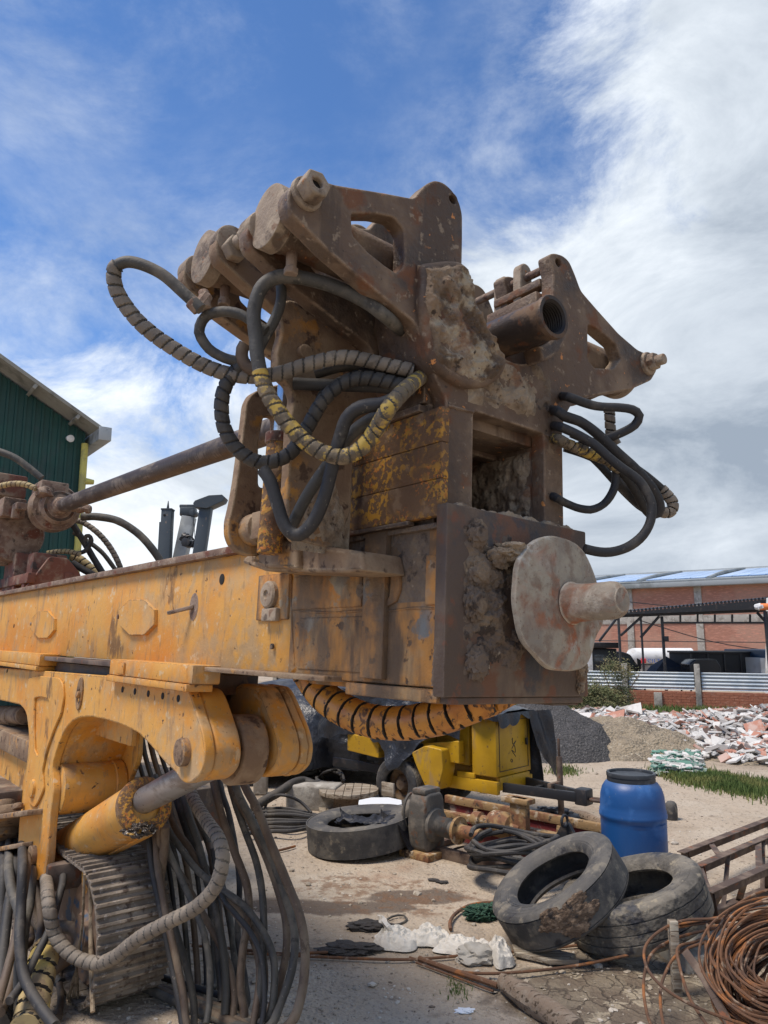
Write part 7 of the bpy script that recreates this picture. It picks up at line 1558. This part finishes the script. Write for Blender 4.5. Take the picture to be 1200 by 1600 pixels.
# navy tent
ap_ = at_y(1048, 1026, 27); bl, br_ = at_y(1028, 1042, 27), at_y(1066, 1042, 27); T = thing('navy_tent', 'dark navy pyramid tent behind the metal sheets', 'tent', (ap_.x, 27, 0))
ze = bl.z; hw = (br_.x - bl.x) / 2
mb = MB(); A = Vec((ap_.x, 27 + hw, ap_.z)); Q = [Vec((ap_.x - hw, 27, ze)), Vec((ap_.x + hw, 27, ze)), Vec((ap_.x + hw, 27 + 2 * hw, ze)), Vec((ap_.x - hw, 27 + 2 * hw, ze))]
E_ = [Vec((q.x + (q.x - ap_.x) * .5 - (0.35 if q.x < ap_.x else 0), q.y, ze - .62)) for q in Q]
mb._add([A] + Q + E_ , [(0, 1, 2), (0, 2, 3), (0, 3, 4), (0, 4, 1), (1, 5, 6, 2), (2, 6, 7, 3), (3, 7, 8, 4), (4, 8, 5, 1)], smooth=False); mb.build('tent_roof', 'tent_navy', T, None)
mb = MB()
for q in E_: mb.cyl((q.x, q.y, 0), (q.x, q.y, q.z), .03)
mb.build('tent_frame', 'black_steel', T, None)
# cage trailer covered with dark mesh
x0, x1 = at_y(1080, 1030, 26).x, at_y(1183, 1030, 26).x; zt = at_y(1130, 1018, 26).z; T = thing('mesh_cage', 'dark mesh covered cage trailer right of the navy tent', 'cage', ((x0 + x1) / 2, 26, 0))
mb = MB(); mb.box((x0, 26, .7), (x1, 28, zt - .06), .02); mb.build('mesh_panel', 'net_black', T, None)
mb = MB(); mb.box((x0 - .05, 25.94, zt - .07), (x1 + .05, 28.05, zt), .01)
for k in range(5): x = x0 + (x1 - x0) * k / 4; mb.box((x - .03, 25.95, .6), (x + .03, 26.0, zt - .07), .004)
mb.box((x0, 25.95, .62), (x1, 26, .7), .004); mb.build('cage_frame', 'black_steel', T, None)
mb = MB(); xm0, xm1 = at_y(1078, 1040, 25).x, at_y(1125, 1040, 25).x; zz = at_y(1100, 1030, 25).z; mb.plate(fillet([(xm0, .5), (xm1, .5), (xm1 + .05, zz - .25), (xm1 - .1, zz), (xm0 + .2, zz), (xm0, zz - .15)], .05), 1, 25.0, 25.8, bev=.04); one(mb, 'dark_car', 'van_black', 'dark covered car in front of the mesh cage', 'car', ((xm0 + xm1) / 2, 25.4, 0))
x0, x1 = at_y(1187, 1030, 25).x, at_y(1260, 1030, 25).x; zt = at_y(1195, 1016, 25).z; VF = Matrix.Identity(4); T = thing('blue_truck', 'dark blue truck body with a white corner at the right edge', 'truck', ((x0 + x1) / 2, 25, 0))
mb = MB(); mb.box((x0 + .18, 25, .5), (x1, 28, zt), .04); mb.build('truck_body', 'truck_blue', T, None); mb = MB(); mb.box((x0, 24.97, .9), (x0 + .17, 28, zt - .25), .02); mb.build('corner_panel', 'white_paint', T, None)
mb = MB(); mb.cyl((x0 + .8, 24.9, .45), (x0 + .8, 25.2, .45), .45); mb.build('wheel', 'tyre_rubber', T, None)
a = at_y(1186, 948, 22.4); b = at_y(1250, 948, 22.2); mb = MB().cyl(a, b, .10); T = thing('hose_boom', 'orange tube sticking out above the canopy at the right edge', 'tube', (a.x, a.y, a.z)); mb.build('tube', 'tube_orange', T, None); mb = MB(); mb.lump(a, .13, 3, .3, 2, (1, 1, .8), 1); mb.build('tube_end', 'white_paint', T, None)
b0, b1 = at_y(1197, 1045, 23.2), at_y(1204, 965, 23.2); mb = MB(); mb.bar((b0.x + .1, 23.2, 0), (b1.x + .15, 23.2, b1.z + .6), .34, .3); one(mb, 'pale_tower', 'white_paint', 'pale leaning column at the right edge by the canopy', 'column', (b0.x, 23.2, 0))

# ---- green warehouse at the left
co = Vec((-7.55, 18.1, 0)); sd = Vec((-.6, .8, 0)); gd = Vec((-.8, -.6, 0))
GF = Matrix.Translation(co) @ Matrix((gd, sd, Vec((0, 0, 1)))).transposed().to_4x4()       # x along the gable to the left, y back, z up
T = thing('green_warehouse', 'dark green metal warehouse with grey eaves and a yellow downpipe', 'warehouse', frame=GF)
def gp(mb, name, m, par=T): return mb.build(name, m, par, GF)
He = at_depth(122, 655, (co - CAM).dot(CF)).z; sl_ = .56
def sheet_(s, t):
    x = 9 * s; top_ = He + sl_ * x; ph = (x / .20) % 1; d = -.035 if ph < .28 else 0.0
    return Vec((x, d, top_ * t))
mb = MB().grid(sheet_, 900, 3)
def sheet2(s, t): y = 25 * s; ph = (y / .20) % 1; return Vec((0 - (.035 if ph < .28 else 0) * -0, y, He * t))
mb.grid(sheet2, 4, 3); mb.box((0, .02, 0), (9, 25, He), 0); gp(mb, 'sheet_wall', 'green_sheet')
mb = MB(); ov = .75
m = Matrix.Translation((-.30, -ov, He - .30 * sl_ + .05)) @ Matrix.Rotation(-math.atan(sl_), 4, 'Y'); mb.box((0, 0, 0), (11, 26, .09), .01, m)
for k in range(9): mb.box((.7 + 1.15 * k, .02, -.12), (.78 + 1.15 * k, ov - .02, 0), .004, m)
gp(mb, 'roof', 'eave_grey')
mb = MB(); z = He - .30 * sl_; mb.box((-.42, -ov - .05, z - .14), (-.12, 25, z + .20), .01); gp(mb, 'gutter', 'gutter_zinc')
mb = MB(); mb.cyl((.02, -.12, 0), (.02, -.12, He - .3), .085, seg=16); mb.cyl((-.25, -.12, He - 1.25), (-.02, -.12, He - 1.25), .06, .09, seg=14); gp(mb, 'downpipe', 'pipe_yellow')
mb = MB(); mb.cyl((.42, -.35, He - .28), (.42, -.1, He - .22), .09, .06, seg=14); gp(mb, 'floodlight', 'white_paint')

# ---- cranes far behind the mast
Yk = 17.0
def KX(px, py): return at_y(px, py, Yk)
T = thing('crane_mast', 'dark grey square mast with a pointed tip, leftmost behind the orange beam', 'crane mast', (KX(259, 900).x, Yk, 0))
a, b = KX(252, 795), KX(268, 795); mb = MB(); mb.box((a.x, Yk, 0), (b.x, Yk + .25, a.z), .01); mb.box((a.x - .05, Yk + .05, 0), (a.x, Yk + .1, a.z - .3), .005); mb.build('mast_column', 'crane_grey', T, None)
c_ = KX(260, 795); mb = MB(); mb.cyl((c_.x, Yk + .12, c_.z), (c_.x, Yk + .12, KX(260, 781).z), .035, .008, seg=10); mb.box((a.x - .01, Yk - .01, a.z - .02), (b.x + .01, Yk + .26, a.z + .015), .005); mb.build('mast_tip', 'crane_grey', T, None)
mb = MB(); q = KX(257, 805); mb.cyl((q.x, Yk + .01, q.z), (q.x, Yk - .006, q.z), .03); mb.build('dark_hole', 'dark_void', T, None)
T = thing('crane_boom', 'pale tapered crane boom with a dark head between the two dark masts', 'crane boom', (KX(275, 900).x, Yk + .5, 0))
a, b = KX(287, 802), KX(266, 900); z = Vec((0, .5, 0)); mb = MB(); mb.bar(b + z + (b - a) * .8, a + z, .30, .30, up=(0, 1, 0), bev=.02); mb.build('boom_section', 'crane_pale', T, None)
mb = MB(); q = KX(286, 794) + z; mb.box((q.x - .18, q.y - .15, q.z - .12), (q.x + .17, q.y + .15, q.z + .10), .03); mb.box((q.x - .20, q.y - .12, q.z + .08), (q.x + .16, q.y + .12, q.z + .16), .02); mb.cyl((q.x + .14, q.y - .18, q.z - .05), (q.x + .14, q.y + .1, q.z - .05), .08); mb.build('boom_head', 'crane_grey', T, None)
for dx in (0, 5): mb = MB().tube([KX(292 + dx * .5, 800) + z, KX(291 + dx, 840) + z], .008, 6, .3); mb.build('cable', 'black_steel', T, None)
T = thing('crane_tower', 'dark grey crane tower with a jib and winch, rightmost behind the beam', 'crane tower', (KX(318, 900).x, Yk - .3, 0))
a, b, c0_ = KX(328, 792), KX(312, 900), Vec((0, -.3, 0)); mb = MB(); mb.bar(b + c0_ + (b - a) * .9, a + c0_, .26, .25, up=(0, 1, 0), bev=.01); mb.build('tower_column', 'crane_grey', T, None)
jb = [KX(*q) for q in ((310, 792), (313, 788), (334, 780), (354, 779), (358, 783), (355, 789), (331, 800), (312, 798))]
mb = MB(); mb.plate([(q.x, q.z) for q in jb], 1, Yk - .5, Yk - .1, bev=.01); mb.build('jib', 'crane_grey', T, None)
mb = MB(); q = KX(296, 850); mb.cyl((q.x, Yk - .35, q.z), (q.x, Yk + .0, q.z), .10); mb.lump(Vec((q.x - .05, Yk - .2, q.z + .12)), .11, 3, .4, 3, (1, 1, 1), 3); mb.bar((q.x - .1, Yk - .2, q.z), (KX(312, 856).x, Yk - .2, q.z - .05), .12, .14); mb.tube([(KX(300 + 8 * math.cos(t), 848 + 8 * math.sin(t)) + Vec((0, -.3, 0))) for t in range(7)], .02, 8, closed=True); mb.build('winch', 'black_steel', T, None)
mb = MB(); 
for px in (310, 286): mb = MB().tube([KX(px - 2, 800 if px > 300 else 858) + c0_, KX(px - 5, 870) + c0_], .008, 6, .3); mb.build('cable', 'black_steel', T, None)

byl = lambda sub: [o for o in bpy.data.objects if o.get('group') == sub]
ordinal_labels(byl('scrap cables left of the drum'), 'thin scrap cable between old mast and blue drum, %s from the left in its tangle', screen_x)
ordinal_labels(byl('large broken slabs on the heap'), 'large broken slab on top of the tile heap, %s from the left', screen_x)
ordinal_labels(byl('black hoses bundled on the ground'), 'black hose in the flat ground bundle left of the lying tyre, %s from the back', lambda o: -WM[o.name].translation.y)
